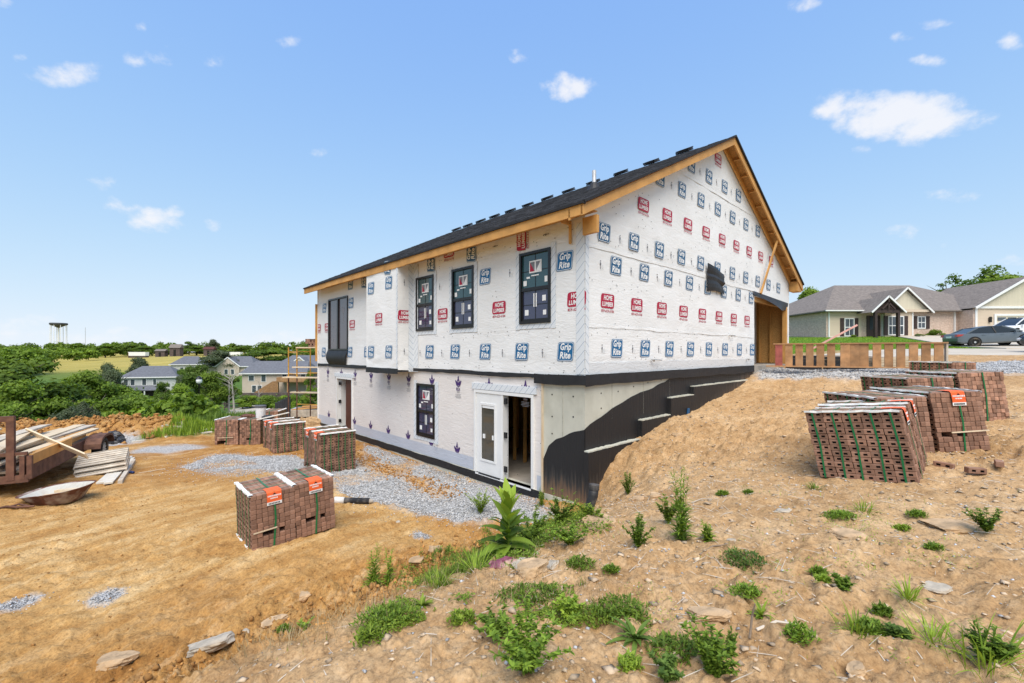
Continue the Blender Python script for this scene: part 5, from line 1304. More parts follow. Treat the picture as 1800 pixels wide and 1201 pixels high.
# ---- ladder-like frame of brown boards in front of the garage
LF = empty('board_rack', (8.5, 14.35, 2.42), math.atan2(-1.9, 3.7), label='long ladder-like frame of upright brown boards before the garage', cat='rack')
LFL = 4.25
MB().box(0, LFL, -.02, .17, .70, .74).build('rail', M['brownboard'], LF); MB().box(-.2, LFL, -.02, .17, -.02, .02).build('rail', M['brownboard'], LF)
nb = 15
M['redboard'] = pm('red_painted_board', (.30, .08, .065), .8, .4, 5, .2, 30)
for i in range(nb):
    x = .06 + i * (LFL - .35) / (nb - 1) + (.05 if i == 6 else 0) - (.05 if i == 8 else 0); w = .235 if i in (6, 7, 8) else .20
    MB().box(x, x + w, .0 + .012 * (i % 3), .04 + .012 * (i % 3), .02, .70).build('upright_board', M['redboard'] if i == 0 else M['brownboard'], LF)
MB().box(LFL - .04, LFL, .0, .16, .02, .70).build('end_board', M['greywood'], LF)
# ---- material stacked behind the frame
for k, (x, y, w, h, mt, lab) in enumerate(((10.5, 15.9, .5, .5, 'black', 'dark wrapped bundle behind the board frame, left one'), (11.6, 15.4, .55, .45, 'black', 'dark wrapped bundle behind the board frame, right one'), (12.9, 15.0, .6, .35, 'palewood', 'pale stack of lumber behind the right part of the board frame'))):
    z = gz(x, y); m = MB()
    for j in range(4): m.box(-w + .03 * (j % 2), w, -.3, .3, h * j / 4, h * (j + 1) / 4 - .01)
    single(m, 'bundle', M[mt], lab, 'bundle', 'bundles behind the board frame', loc=(x, y, z), rot=(0, 0, -.4))
# coral coloured strap slanting up behind the frame
m = MB(); m.bar((11.2, 16.6, 2.95), (13.0, 16.6, 3.9), .03, .06, up=(0, 0, 1)); single(m, 'raking_prop', pm('coral_painted_steel', (.66, .36, .30), .6, .2, 5, .1), 'coral painted prop slanting up behind the board frame', 'prop')
# ---- bucket, scraps on the left stack
C6 = Vector((-9.17, 14.84, -.30 + 13 * BW))
BK = empty('bucket', (-8.72, 15.3, C6.z), 0, label='white plastic bucket with grey lid on the left brick stack', cat='bucket')
MB().lathe([(.0, 0), (.145, 0), (.165, .34), (.165, .36), (.0, .36)], 20).build('pail', M['pvcwhite'], BK, smooth=False)
MB().lathe([(.0, .361), (.176, .361), (.178, .395), (.178, .43), (.165, .435), (.0, .43)], 20).build('lid', pm('grey_lid', (.10, .10, .11), .6, .1, 5, 0), BK)
for k, (x, y, s_, mt, lab) in enumerate(((-9.2, 15.4, .14, 'rust', 'rust coloured scrap heap on the left brick stack'), (-8.35, 15.1, .13, 'plastic', 'torn grey plastic scraps on the left brick stack'))):
    single(lump(s_ * 1.6, s_, s_ * .55, 14, 8, .6, 20 + k, 3), 'scrap_heap', M[mt], lab, 'scraps', loc=(x, y, C6.z + .05))
m = MB(); m.box(-.5, .5, -.06, .06, 0, .02); single(m, 'edge_strip', M['limeboard'], 'white edge strip propped on the left brick stack', 'strip', loc=(-8.1, 14.95, C6.z + .10), rot=(0, -.15, .75))
# ---- scaffold at the far corner of the house, with bricks on top
SC = empty('scaffold', (-9.6, 20.0, gz(-9.6, 20)), -.22, label='yellow and rusty scaffold frames with planks at the far house corner', cat='scaffold')
zb = SC.location.z
M['scafy'] = pm('yellow_scaffold_paint', (.52, .27, .04), .6, .3, 6, .1, dirt=((.14, .07, .04), .6, 8))
def pole(x, y, z0, z1, mat): m = MB(); m.tube([(x, y, z0 - zb), (x, y, z1 - zb)], .028, 8); m.build('pole', M[mat], SC)
for x, y in ((-.62, 0), (-.24, 1.0), (.02, -.25), (2.2, -.25), (2.4, .9)):
    pole(x, y, zb, 1.75, 'rust'); pole(x, y, 1.751, 3.1, 'scafy')
for x0, y0, x1, y1, z in ((-.62, 0, -.24, 1.0, 2.9), (-.62, 0, .02, -.25, 2.86), (-.24, 1.0, .02, -.25, 3.05), (-.24, 1.0, 2.4, .9, 1.9), (-.62, 0, .02, -.25, 1.9), (.02, -.25, 2.2, -.25, 1.95), (.02, -.25, 2.2, -.25, .55)):
    m = MB(); m.tube([(x0, y0, z - zb), (x1, y1, z - zb)], .02, 6); m.build('cross_bar', M['scafy'], SC)
m = MB(); m.tube([(.02, -.25, 1.2 - zb), (2.2, -.25, .0 - zb)], .012, 6); m.build('cross_brace', M['rust'], SC)
for z, x0, w in ((3.06, 0, .5), (2.18, -.2, .3), (1.72, -.7, .4), (1.05, -.3, .3)):
    m = MB(); m.box(x0, 2.7, -.3, -.3 + w, z - zb, z - zb + .05); m.build('plank', M['palewood'], SC)
zt = 3.115; k = 0
ms = MB()
for iz in range(5):
    for ix in range(10 - iz):
        for iy in range(2):
            if rnd.random() < .08 + .03 * iz: continue
            j = rnd.uniform(-.01, .01); ms.box(ix * .082 + j, ix * .082 + .074 + j, iy * .21, iy * .21 + .2, iz * .072, iz * .072 + .068, tint=rnd.random())
o = tag(ms.build('brick_pile', M['brick'], tint=True), 'uneven pile of bricks on the top scaffold plank', 'bricks', kind=None)
o.location = (-9.25, 19.72, zt); o.rotation_euler = (0, 0, -.22)
o['label'] = 'uneven pile of bricks on the top scaffold plank'
# ---- second trailer and debris behind the scaffold
T2 = empty('flat_trailer', (-9.9, 23.4, gz(-9.9, 23.4)), .18, label='low grey trailer loaded with dirt and boards behind the scaffold', cat='trailer')
MB().box(-1.7, 3.0, -.8, .9, .62, .76).build('bed', M['steel'], T2); MB().box(-1.7, 3.0, -.86, -.80, .45, .80).build('side_rail', M['greywood'], T2)
wheel(T2, (1.15, -.9, .36), .36, .22, rot=(math.pi / 2, 0, 0)); wheel(T2, (2.0, -.9, .36), .36, .22, rot=(math.pi / 2, 0, 0))
MB().box(-1.6, -.2, -.75, .85, .3, .6).build('axle_box', M['dark'], T2)
for k in range(6):
    x, y, z = T2.matrix_basis @ Vector((-1.5 + .2 * k, -.6 + .22 * k, .80 + .05 * (k % 3)))
    x2, y2, z2 = T2.matrix_basis @ Vector((1.6 + .2 * k, -.5 + .22 * k, .98 + .04 * (k % 2)))
    m = MB(); m.bar((x, y, z), (x2, y2, z2), .2, .05); single(m, 'plank', M['brownboard'] if k % 2 else M['lumber'], f'muddy plank loaded on the trailer behind the scaffold, {ORD[k]} from the near side', 'plank', 'planks on the rear trailer')
x, y = -11.1, 21.4; PNB = empty('black_panel', (x, y, gz(x, y)), -.1, label='black ribbed panel standing behind the rear brick cube', cat='panel')
for k in range(6): MB().box(-.42 + .13 * k, -.30 + .13 * k, -.02, .02 + .02 * (k % 2), .0, 1.15 + .06 * k).build('rib', M['plastic'], PNB)
single(lump(1.1, .8, .55, 30, 12, .5, 33, 3, True), 'straw_heap', pm('straw_and_chips', (.42, .28, .15), .95, .4, 12, .6, 30), 'heap of straw coloured debris at the scaffold foot', 'debris', loc=(-8.7, 18.8, gz(-8.7, 18.8) - .08))
# cooler inside the far door
cxw = hw(.35, 10.85); CO = empty('cool_box', (*cxw, -.02), HA, label='blue cool box with white lid in the far doorway', cat='cool box')
MB().box(-.15, .15, -.2, .2, 0, .3).build('tub', pm('blue_cooler', (.02, .045, .16), .5, .1, 5, 0), CO); MB().box(-.16, .16, -.21, .21, .301, .38).build('lid', M['whitetrim'], CO)
# litter
lx, ly = pixg(885, 1003)
single(lump(.12, .06, .035, 16, 8, .7, 41, 4), 'litter', pm('crumpled_wrapper', (.22, .06, .10), .5, .5, 9, .4, dirt=((.7, .6, .4), .9, 9)), 'crumpled purple and yellow wrapper beside the split rock', 'wrapper', loc=(lx, ly, gz(lx, ly) + .03), rot=(0, 0, .4))
lx, ly = pixg(256, 1196); single(lump(.04, .025, .012, 14, 8, .6, 43, 4), 'litter', pm('blue_wrapper', (.02, .12, .5), .4, .2, 9, .2), 'scrap of blue plastic at the bottom edge', 'plastic scrap', loc=(lx, ly, gz(lx, ly) + .015))
lx, ly = pixg(20, 896); m = MB(); m.tube([(-.3, 0, .03), (-.1, .05, .06), (.1, -.02, .05), (.3, .04, .03)], .02, 6); m.tube([(-.1, .06, .04), (.08, .03, .09), (.2, .06, .04)], .018, 6); single(m, 'chain', M['rust'], 'rusty bent iron on the clay at the left edge', 'scrap iron', loc=(lx, ly, gz(lx, ly)), rot=(0, 0, .3))
# ------------------------------------------------------------------ neighbouring house on the right
def brick_wall_mat(name, c1, c2, mortar, scale=1.0):
    m, nt, b = nodes(name); L = nt.links
    b.inputs['Roughness'].default_value = .9
    t = nn(nt, 'ShaderNodeTexCoord'); s = nn(nt, 'ShaderNodeSeparateXYZ'); L.new(t.outputs['Object'], s.inputs[0])
    a = nn(nt, 'ShaderNodeMath', operation='ADD'); L.new(s.outputs[0], a.inputs[0]); L.new(s.outputs[1], a.inputs[1])
    cb = nn(nt, 'ShaderNodeCombineXYZ'); L.new(a.outputs[0], cb.inputs[0]); L.new(s.outputs[2], cb.inputs[1])
    bt = nn(nt, 'ShaderNodeTexBrick'); bt.inputs['Scale'].default_value = 1.0; bt.inputs['Brick Width'].default_value = .22 * scale; bt.inputs['Row Height'].default_value = .078 * scale; bt.inputs['Mortar Size'].default_value = .009 * scale
    bt.inputs['Color1'].default_value = (*c1, 1); bt.inputs['Color2'].default_value = (*c2, 1); bt.inputs['Mortar'].default_value = (*mortar, 1); bt.inputs['Bias'].default_value = -.1
    L.new(cb.outputs[0], bt.inputs['Vector'])
    n = nn(nt, 'ShaderNodeTexNoise'); n.inputs['Scale'].default_value = 6; n.inputs['Detail'].default_value = 5; L.new(t.outputs['Object'], n.inputs['Vector'])
    r = nn(nt, 'ShaderNodeMapRange'); r.inputs['To Min'].default_value = .65; r.inputs['To Max'].default_value = 1.35; L.new(n.outputs[0], r.inputs[0])
    v = nn(nt, 'ShaderNodeVectorMath', operation='SCALE'); L.new(bt.outputs[0], v.inputs[0]); L.new(r.outputs[0], v.inputs['Scale']); L.new(v.outputs[0], b.inputs['Base Color'])
    bp = nn(nt, 'ShaderNodeBump'); bp.inputs['Strength'].default_value = .4; bp.inputs['Distance'].default_value = .02; bp.invert = True; L.new(bt.outputs['Fac'], bp.inputs['Height']); L.new(bp.outputs[0], b.inputs['Normal'])
    return m
M['nbrick'] = brick_wall_mat('whitewashed_brick', (.52, .36, .28), (.64, .49, .40), (.56, .49, .41))
M['redbrick'] = brick_wall_mat('far_red_brick', (.26, .12, .085), (.34, .18, .13), (.36, .30, .26), 2.0)
M['nroof'] = pm('grey_brown_shingle', (.20, .17, .15), .95, .3, 3.5, .5, 26, dirt=((.10, .09, .085), .5, 9))
M['siding'] = pm('greige_siding', (.60, .49, .375), .7, .06, 2, .35, 5, stretch=(.05, .05, 2.4))
M['battens'] = pm('cream_board_batten', (.60, .54, .42), .7, .07, 2, .35, 4, stretch=(3, 3, .05))
M['shutter'] = pm('dark_brown_shutter', (.045, .028, .024), .6, .2, 6, 0)
M['nglass'] = glass_mat('house_pane', (.06, .075, .09))
NB = empty('ranch_house', (31.0, 46.0, 4.35), 0.0, label='single-storey pale brick house with grey hip roof and garage', cat='house')
NB.scale = (.86, 1, 1)
EH = 2.75
def part(name, mat, fn, parent=None):
    m = MB(); fn(m); return m.build(name, mat, parent or NB)
part('side_wall', M['nbrick'], lambda m: m.box(2.1, 2.35, .02, 14, -1.2, EH))
part('front_wall', M['nbrick'], lambda m: (m.box(2.36, 25, -.0, .25, -1.2, EH)))
part('bay_siding', M['siding'], lambda m: (m.box(2.45, 6.3, -.06, -.004, .15, EH - .02), m.box(8.85, 12.2, -.36, -.004, .15, EH - .02)))
part('bay_plinth', M['nbrick'], lambda m: m.box(8.85, 12.2, -.38, -.005, -.8, .13))
part('corner_trim', M['whitetrim'], lambda m: m.box(2.30, 2.44, -.09, -.003, .0, EH - .03))
part('corner_trim', M['whitetrim'], lambda m: m.box(12.1, 12.24, -.40, -.003, .0, EH - .03))
part('sill_band', M['whitetrim'], lambda m: m.box(2.45, 6.3, -.10, -.061, .08, .16)); part('sill_band', M['whitetrim'], lambda m: m.box(8.8, 12.1, -.42, -.381, .08, .16))
def hip(m, x0, x1, y0, y1, z, h, rx0, rx1, th=.12):
    ym = (y0 + y1) / 2
    vs = [(x0, y0, z), (x1, y0, z), (x1, y1, z), (x0, y1, z), (rx0, ym, z + h), (rx1, ym, z + h), (x0, y0, z - th), (x1, y0, z - th), (x1, y1, z - th), (x0, y1, z - th)]
    m.add(vs, [(0, 1, 5, 4), (1, 2, 5), (2, 3, 4, 5), (3, 0, 4), (0, 6, 7, 1), (1, 7, 8, 2), (2, 8, 9, 3), (3, 9, 6, 0), (9, 8, 7, 6)])
part('roof', M['nroof'], lambda m: hip(m, 1.5, 25.5, -.6, 14.6, EH + .14, 3.7, 9.0, 19.5))
def gable(nm, x0, x1, y0, yb, z, h, wallmat, trim=.16, over=.35):
    xm = (x0 + x1) / 2; sl_ = h / ((x1 - x0) / 2); zo = z - over * sl_
    rf_ = part('gable_roof', M['nroof'], lambda m: m.add([(x0 - over, y0 - .3, zo), (xm, y0 - .3, z + h), (x1 + over, y0 - .3, zo), (x0 - over, yb, zo), (xm, yb, z + h), (x1 + over, yb, zo), (x0 - over, y0 - .3, zo - .1), (xm, y0 - .3, z + h - .1), (x1 + over, y0 - .3, zo - .1)],
         [(0, 1, 4, 3), (1, 2, 5, 4), (0, 6, 7, 1), (1, 7, 8, 2)]))
    part('gable_face', wallmat, lambda m: m.add([(x0, y0, z - .02), (x1, y0, z - .02), (xm, y0, z + h - .12)], [(0, 1, 2)]))
    for sa in ((x0 - over, xm), (x1 + over, xm)):
        part('rake_trim', M['whitetrim'], lambda m: m.bar((sa[0], y0 - .34, zo - .02), (sa[1], y0 - .34, z + h - .04), .06, trim))
gable('mid', 8.4, 14.0, -.42, 5.0, EH + .16, 2.3, M['battens'])
part('eave_trim', M['siding'], lambda m: m.box(8.3, 13.9, -.62, -.40, EH - .05, EH + .2))
part('gutter', M['whitetrim'], lambda m: m.box(1.45, 6.2, -.72, -.6, EH + .02, EH + .14))
# garage wing
part('garage_front', M['siding'], lambda m: m.box(18.2, 27.5, -1.6, -1.35, -.6, EH + .35))
part('garage_side', M['nbrick'], lambda m: m.box(18.0, 18.2, -1.58, .0, -.6, EH + .1))
part('corner_trim', M['whitetrim'], lambda m: m.box(18.16, 18.40, -1.66, -1.601, -.6, EH + .2))
part('garage_frieze', M['whitetrim'], lambda m: m.box(18.1, 27.5, -1.72, -1.601, EH + .2, EH + .42))
gable('garage', 18.2, 30.2, -1.62, 6.5, EH + .42, 3.0, M['battens'], .22)
GD = part('garage_door', M['battens'], lambda m: m.box(20.6, 26.6, -1.66, -1.601, -.5, 2.2))
part('door_trim', M['whitetrim'], lambda m: (m.box(20.35, 20.59, -1.70, -1.601, -.5, 2.4), m.box(20.59, 27, -1.70, -1.601, 2.2, 2.4)))
for k in range(5): part('door_light', M['nglass'], lambda m: m.box(20.72 + 1.2 * k, 21.72 + 1.2 * k, -1.685, -1.661, 1.72, 2.06), GD)
part('wall_lantern', M['blackframe'], lambda m: (m.box(19.72, 19.92, -1.80, -1.605, 1.55, 1.95), m.prism([(19.68, 1.95), (19.96, 1.95), (19.82, 2.12)], -1.83, -1.62)))
part('house_number', M['tagwhite'], lambda m: m.box(19.0, 19.6, -1.62, -1.602, .92, 1.12))
# porch with dark posts, truss and door
part('porch_floor', M['concrete'], lambda m: m.box(6.2, 9.0, -1.9, -.01, -.9, -.02))
DRN = part('front_door', M['shutter'], lambda m: m.box(6.95, 8.55, .02 - .1, -.003, .0, 2.35)); part('pane', M['nglass'], lambda m: m.box(7.3, 8.2, -.11, -.081, .9, 2.2), DRN)
for x in (6.2, 8.85): part('porch_post', M['shutter'], lambda m: m.box(x, x + .26, -1.9, -1.64, -.5, 2.5))
part('porch_beam', M['shutter'], lambda m: m.box(6.1, 9.2, -1.92, -1.62, 2.5, 2.8))
part('porch_column', M['whitetrim'], lambda m: m.box(8.7, 8.85, -.2, -.005, .0, 2.5))
gable('porch', 6.0, 9.3, -1.75, 1.5, 2.82, 1.35, M['shutter'])
for a in ((6.9, 2.85, 7.65, 3.5), (8.4, 2.85, 7.65, 3.5), (7.65, 2.82, 7.65, 4.0)):
    part('truss_strut', M['shutter'], lambda m: m.bar((a[0], -2.02, a[1]), (a[2], -2.02, a[3]), .1, .14))
def nwindow(x0, x1, z0, z1, y, cols, sh=True):
    f = part('window', M['whitetrim'], lambda m: (m.box(x0, x0 + .1, y - .06, y, z0, z1), m.box(x1 - .1, x1, y - .06, y, z0, z1), m.box(x0 + .1, x1 - .1, y - .06, y, z0, z0 + .1), m.box(x0 + .1, x1 - .1, y - .06, y, z1 - .1, z1), m.box(x0 + .1, x1 - .1, y - .055, y, (z0 + z1) / 2 - .04, (z0 + z1) / 2 + .04),
        [m.box(x0 + (x1 - x0) * k / cols - .03, x0 + (x1 - x0) * k / cols + .03, y - .05, y, z0 + .1, z1 - .1) for k in range(1, cols)]))
    part('pane', M['nglass'], lambda m: m.box(x0 + .1, x1 - .1, y - .03, y - .02, z0 + .1, z1 - .1), f)
    if sh:
        for xa in (x0 - .5, x1 + .04): part('shutter', M['shutter'], lambda m: [m.box(xa, xa + .44, y - .05 - .01 * (i % 2), y, z0 + (z1 - z0) * i / 8, z0 + (z1 - z0) * (i + 1) / 8) for i in range(8)])
nwindow(4.2, 5.4, .2, 2.1, -.061, 2); nwindow(9.2, 11.1, .3, 2.3, -.361, 4); nwindow(13.1, 14.1, 1.0, 2.3, -.002, 2)
part('downspout', M['whitetrim'], lambda m: m.box(17.5, 17.62, -.14, -.01, -.5, EH))
# shrubs in front are built with the plants
# ------------------------------------------------------------------ cars
def car(label, loc, rz, paint, L=4.9, Wd=1.84, H=1.46, kind='sedan', pitch=0.0, rollover=0):
    """nose at +x"""
    C = empty('parked_car', loc, rz, label=label, cat='car', group='parked cars'); C.rotation_euler = (0, pitch, rz)
    hl = L / 2
    if kind == 'sedan':
        st = [(-hl, .42, .78, .70), (-hl + .06, .30, .98, .80), (-hl + .35, .24, 1.02, .88), (-hl + .95, .22, 1.00, .91), (-.6, .20, .96, .92), (.6, .20, .95, .92), (1.1, .20, .97, .91), (1.7, .22, .86, .89), (hl - .35, .25, .74, .82), (hl - .08, .30, .64, .70), (hl, .38, .56, .58)]
        gh = [(-hl + .62, 1.00, 1.02), (-hl + 1.35, 1.36, 1.38), (-.35, H - .01, H), (.35, H - .03, H - .02), (.95, 1.18, 1.2), (1.42, .955, .96)]
    else:
        st = [(-hl, .5, .95, .72), (-hl + .08, .34, 1.10, .84), (-hl + .5, .28, 1.12, .92), (-hl + 1.1, .26, 1.10, .94), (-.6, .26, 1.06, .95), (.6, .26, 1.05, .95), (1.1, .26, 1.06, .94), (1.6, .28, 1.0, .92), (hl - .4, .32, .90, .86), (hl - .08, .36, .78, .76), (hl, .45, .68, .64)]
        gh = [(-hl + .18, 1.10, 1.12), (-hl + .7, 1.52, 1.54), (-.5, H - .01, H), (.3, H - .03, H - .02), (.85, 1.35, 1.36), (1.4, 1.04, 1.05)]
    s = Wd / 1.84; rings = []
    for x, zb_, zt_, w in st:
        w *= s; zm = zb_ + (zt_ - zb_) * .55
        rings.append([(x, -w * .86, zb_), (x, -w * .98, zb_ + .10), (x, -w, zm), (x, -w * .97, zt_ - .06), (x, -w * .86, zt_), (x, 0, zt_ + .025), (x, w * .86, zt_), (x, w * .97, zt_ - .06), (x, w, zm), (x, w * .98, zb_ + .10), (x, w * .86, zb_), (x, 0, zb_)])
    m = MB(); n = 12; vs = [p for r in rings for p in r]
    fs = [(i * n + k, (i + 1) * n + k, (i + 1) * n + (k + 1) % n, i * n + (k + 1) % n) for i in range(len(rings) - 1) for k in range(n)] + [tuple(range(n)), tuple((len(rings) - 1) * n + k for k in range(n - 1, -1, -1))]
    m.add(vs, fs); body = m.build('body', M[paint], C, smooth=True)
    body.data.set_sharp_from_angle(angle=math.radians(38)) if hasattr(body.data, 'set_sharp_from_angle') else None
    # glasshouse and roof
    g = MB(); wb, wr = Wd * .455, Wd * .36
    base = [(x, min(z0, .99 if kind == 'sedan' else 1.09)) for x, z0, z1 in gh]
    prof = [(x, z0) for x, z0, z1 in gh]; zb_ = .95 if kind == 'sedan' else 1.05
    def wid(z): return wb + (wr - wb) * max(0, min(1, (z - zb_) / (H - zb_)))
    vs = []; fs = []
    for x, z in prof: vs += [(x, -wid(z), z), (x, wid(z), z), (x, -wid(zb_) * 1.0, zb_ - .02), (x, wid(zb_), zb_ - .02)]
    for i in range(len(prof) - 1):
        a, b = 4 * i, 4 * i + 4
        fs += [(a, b, b + 1, a + 1), (a + 2, b + 2, b, a), (a + 1, b + 1, b + 3, a + 3)]
    g.add(vs, fs); g.build('glasshouse', M['carglass'], C)
    rfm = MB(); idx = range(1, len(prof) - 2)
    top = [prof[i] for i in idx]
    vs = []
    for x, z in top: vs += [(x, -wid(z) - .015, z - .035), (x, -wid(z) + .06, z + .012), (x, 0, z + .03), (x, wid(z) - .06, z + .012), (x, wid(z) + .015, z - .035)]
    rfm.add(vs, [(5 * i + k, 5 * i + k + 1, 5 * i + 6 + k, 5 * i + 5 + k) for i in range(len(top) - 1) for k in range(4)]); rfm.build('roof', M[paint], C, smooth=True)
    for sd_ in (-1, 1):
        for (xa, za), (xb, zb2) in ((prof[0], prof[1]), (prof[-1], prof[-2]), (prof[-2], prof[-3])):
            p = MB(); p.bar((xa, sd_ * (wid(za) + .008), za), (xb, sd_ * (wid(zb2) + .004), zb2), .03, .09); p.build('pillar', M[paint], C)
        p = MB(); p.bar((-.12, sd_ * (wb + .012), zb_), (-.22, sd_ * (wid(H - .06) + .012), H - .06), .02, .08, up=(1, 0, 0)); p.build('pillar', M['blackframe'], C)
        for xd in (-.98, .12): 
            p = MB(); p.box(xd, xd + .2, sd_ * Wd * .497 - .012, sd_ * Wd * .497 + .012, .80, .84); p.build('door_handle', M[paint], C)
        p = MB(); p.box(.86, 1.04, sd_ * Wd * .5 - (.0 if sd_ > 0 else .16), sd_ * Wd * .5 + (.16 if sd_ > 0 else 0), .96, 1.09); p.build('mirror', M[paint], C)
        zt_ = .78 if kind == 'sedan' else .92
        p = MB(); p.prism([(-hl - .012, zt_), (-hl + .30, zt_ + .05), (-hl + .42, zt_ + .15), (-hl + .02, zt_ + .17)], sd_ * Wd * .33, sd_ * Wd * .472); p.build('tail_light', M['taillight'], C)
        p = MB(); p.prism([(hl - .36, .66), (hl - .03, .56), (hl + .0, .66), (hl - .40, .80)], sd_ * Wd * .28, sd_ * Wd * .445); p.build('headlight', M['headlight'], C)
    p = MB(); p.box(-hl - .02, -hl + .04, -.26, .26, .70, .84); p.build('number_plate', M['tagwhite'], C)
    p = MB(); p.box(-hl - .01, -hl + .12, -Wd * .42, Wd * .42, .30, .46); p.build('bumper_trim', M['blackframe'], C)
    r = .33 if kind == 'sedan' else .37
    for x in (-hl + 1.02, hl - .98):
        for sd_ in (-1, 1):
            arch = MB(); arch.lathe([(.0, -.1), (r + .07, -.1), (r + .07, .1), (0, .1)], 24); arch.build('wheel_arch', M['dark'], C, loc=(x, sd_ * (Wd / 2 - .085), r + .01), rot=(math.pi / 2, 0, 0))
            wheel(C, (x, sd_ * (Wd / 2 - .075), r), r, .22, rot=(math.pi / 2, 0, 0), spokes=10, rimmat='alloy')
    return C
M['greypaint'] = pm('slate_grey_car_paint', (.15, .175, .20), .28, .05, 3, 0, metal=.5, spec=.6)
M['whitepaint'] = pm('white_car_paint', (.74, .76, .79), .3, .02, 3, 0, spec=.6)
M['blackpaint'] = pm('black_car_paint', (.012, .013, .015), .25, .1, 3, 0, spec=.6)
M['carglass'] = glass_mat('car_glass', (.015, .018, .02)); M['taillight'] = pm('tail_lamp', (.42, .05, .04), .25, .1, 3, 0); M['headlight'] = pm('head_lamp', (.6, .6, .62), .15, .05, 3, 0); M['alloy'] = pm('alloy', (.62, .62, .62), .35, .05, 3, 0, metal=.6)
def zc(x, y): return gz(x, y) + .10
x, y = 35.3, 32.6; car('slate grey sedan parked on the street before the garage', (x, y, zc(x, y) - .02), math.radians(-14), 'greypaint', pitch=-.05)
x, y = 44.4, 38.6; car('white crossover car parked uphill behind the grey sedan', (x, y, zc(x, y) + .1), math.radians(184), 'whitepaint', 4.7, 1.88, 1.66, 'suv', pitch=.05)
x, y = 28.2, 21.6; car('black car nosing in at the right edge of the picture', (x, y, zc(x, y)), math.radians(176), 'blackpaint', 4.8, 1.9, 1.7, 'suv')
# ------------------------------------------------------------------ distant houses
M['broof'] = pm('blue_grey_shingle', (.13, .135, .155), .95, .2, 2, .3, 14)
M['bwall'] = pm('cream_render', (.50, .42, .34), .8, .06, .6, .1)
M['bwhite'] = pm('pale_siding', (.50, .51, .50), .8, .05, .6, .1)
M['barn'] = pm('old_barn_boards', (.10, .075, .07), .9, .4, 1, .2)
def bhouse(label, px, d, basepx, w, dep, h, rh, yaw, wall, wins=(), front_gable=None, side='redbrick', hipr=.3, porch=None, deck=False):
    x, y, z = at(px, basepx, d); z = min(z, gz(x, y) + .3)
    B = empty('suburban_house', (x, y, z), yaw, label=label, cat='house')
    hw_ = w / 2
    MB().box(-hw_, hw_, 0, .3, -2.5, h).build('front_wall', M[wall], B); MB().box(-hw_, hw_, dep - .3, dep, -2.5, h).build('rear_wall', M[wall], B)
    MB().box(hw_ - .3, hw_, .301, dep - .301, -2.5, h).build('end_wall', M[side], B); MB().box(-hw_, -hw_ + .3, .301, dep - .301, -2.5, h).build('end_wall', M[side], B)
    m = MB(); hip(m, -hw_ - .5, hw_ + .5, -.5, dep + .5, h + .12, rh, -hw_ + dep * hipr, hw_ - dep * hipr, .25); rf_ = m.build('roof', M['broof'], B)
    m = MB(); m.box(-hw_ - .55, hw_ + .55, -.62, -.5, h - .1, h + .14); m.build('gutter', M['whitetrim'], B)
    if front_gable:
        gx, gw, gh = front_gable
        m = MB(); m.add([(gx - gw / 2, -.8, h), (gx, -.8, h + gh), (gx + gw / 2, -.8, h), (gx - gw / 2, dep / 2, h), (gx, dep / 2, h + gh), (gx + gw / 2, dep / 2, h)], [(0, 1, 4, 3), (1, 2, 5, 4)]); m.build('gable_roof', M['broof'], rf_)
        m = MB(); m.add([(gx - gw / 2 + .3, -.7, h), (gx + gw / 2 - .3, -.7, h), (gx, -.7, h + gh - .25)], [(0, 1, 2)]); m.build('gable_face', M['bwall'], B)
        m = MB(); m.bar((gx - gw / 2, -.85, h), (gx, -.85, h + gh), .1, .3); m.bar((gx + gw / 2, -.85, h), (gx, -.85, h + gh), .1, .3); m.build('rake_trim', M['whitetrim'], B)
        MB().box(gx - gw / 2 + .4, gx + gw / 2 - .4, -.68, -.02, -2.5, h).build('gable_wall', M[wall], B)
    for wx0, wz0, ww, wh in wins:
        yo = -.69 if front_gable and abs(wx0 + ww / 2 - front_gable[0]) < front_gable[1] / 2 - .5 else 0
        f = MB(); f.box(wx0 - .12, wx0 + ww + .12, yo - .06, yo - .002, wz0 - .12, wz0 + wh + .12); fo = f.build('window', M['whitetrim'], B)
        g = MB(); g.box(wx0, wx0 + ww, yo - .09, yo - .061, wz0, wz0 + wh); g.build('pane', M['nglass'], fo)
    if porch:
        a, b, zp, q = porch
        m = MB(); m.add([(a, -q, zp), (b, -q, zp), (b, -.02, zp + 1.0), (a, -.02, zp + 1.0), (a, -q, zp - .2), (b, -q, zp - .2), (b, -.02, zp - .2), (a, -.02, zp - .2)], [(0, 1, 2, 3), (0, 4, 5, 1), (1, 5, 6, 2), (0, 3, 7, 4)]); m.build('porch_roof', M['broof'], B)
        for k in range(4): MB().box(a + .2 + (b - a - .5) * k / 3, a + .45 + (b - a - .5) * k / 3, -q + .1, -q + .35, -2.5, zp - .2).build('porch_post', M['whitetrim'], B)
        MB().box(a, b, -.05, -.003, -2, zp - .2).build('painted_porch_shade', M['shutter'], B)  # dark panel on the wall, painted shade under the porch roof
    if deck:
        MB().box(2.0, 9.5, -3.2, -.01, 2.7, 2.95).build('deck', M['brownboard'], B); MB().box(2.0, 9.5, -3.22, -3.12, 2.95, 3.9).build('deck_rail', M['brownboard'], B)
        MB().prism([(-4.5, -.5), (2.0, -.5), (2.0, 2.9), (1.0, 2.9)], -3.0, -1.9).build('deck_stair', M['brownboard'], B)
        for k in range(4): MB().box(2.1 + 2.3 * k, 2.3 + 2.3 * k, -3.15, -2.95, -1, 2.7).build('deck_post', M['brownboard'], B)
    return B
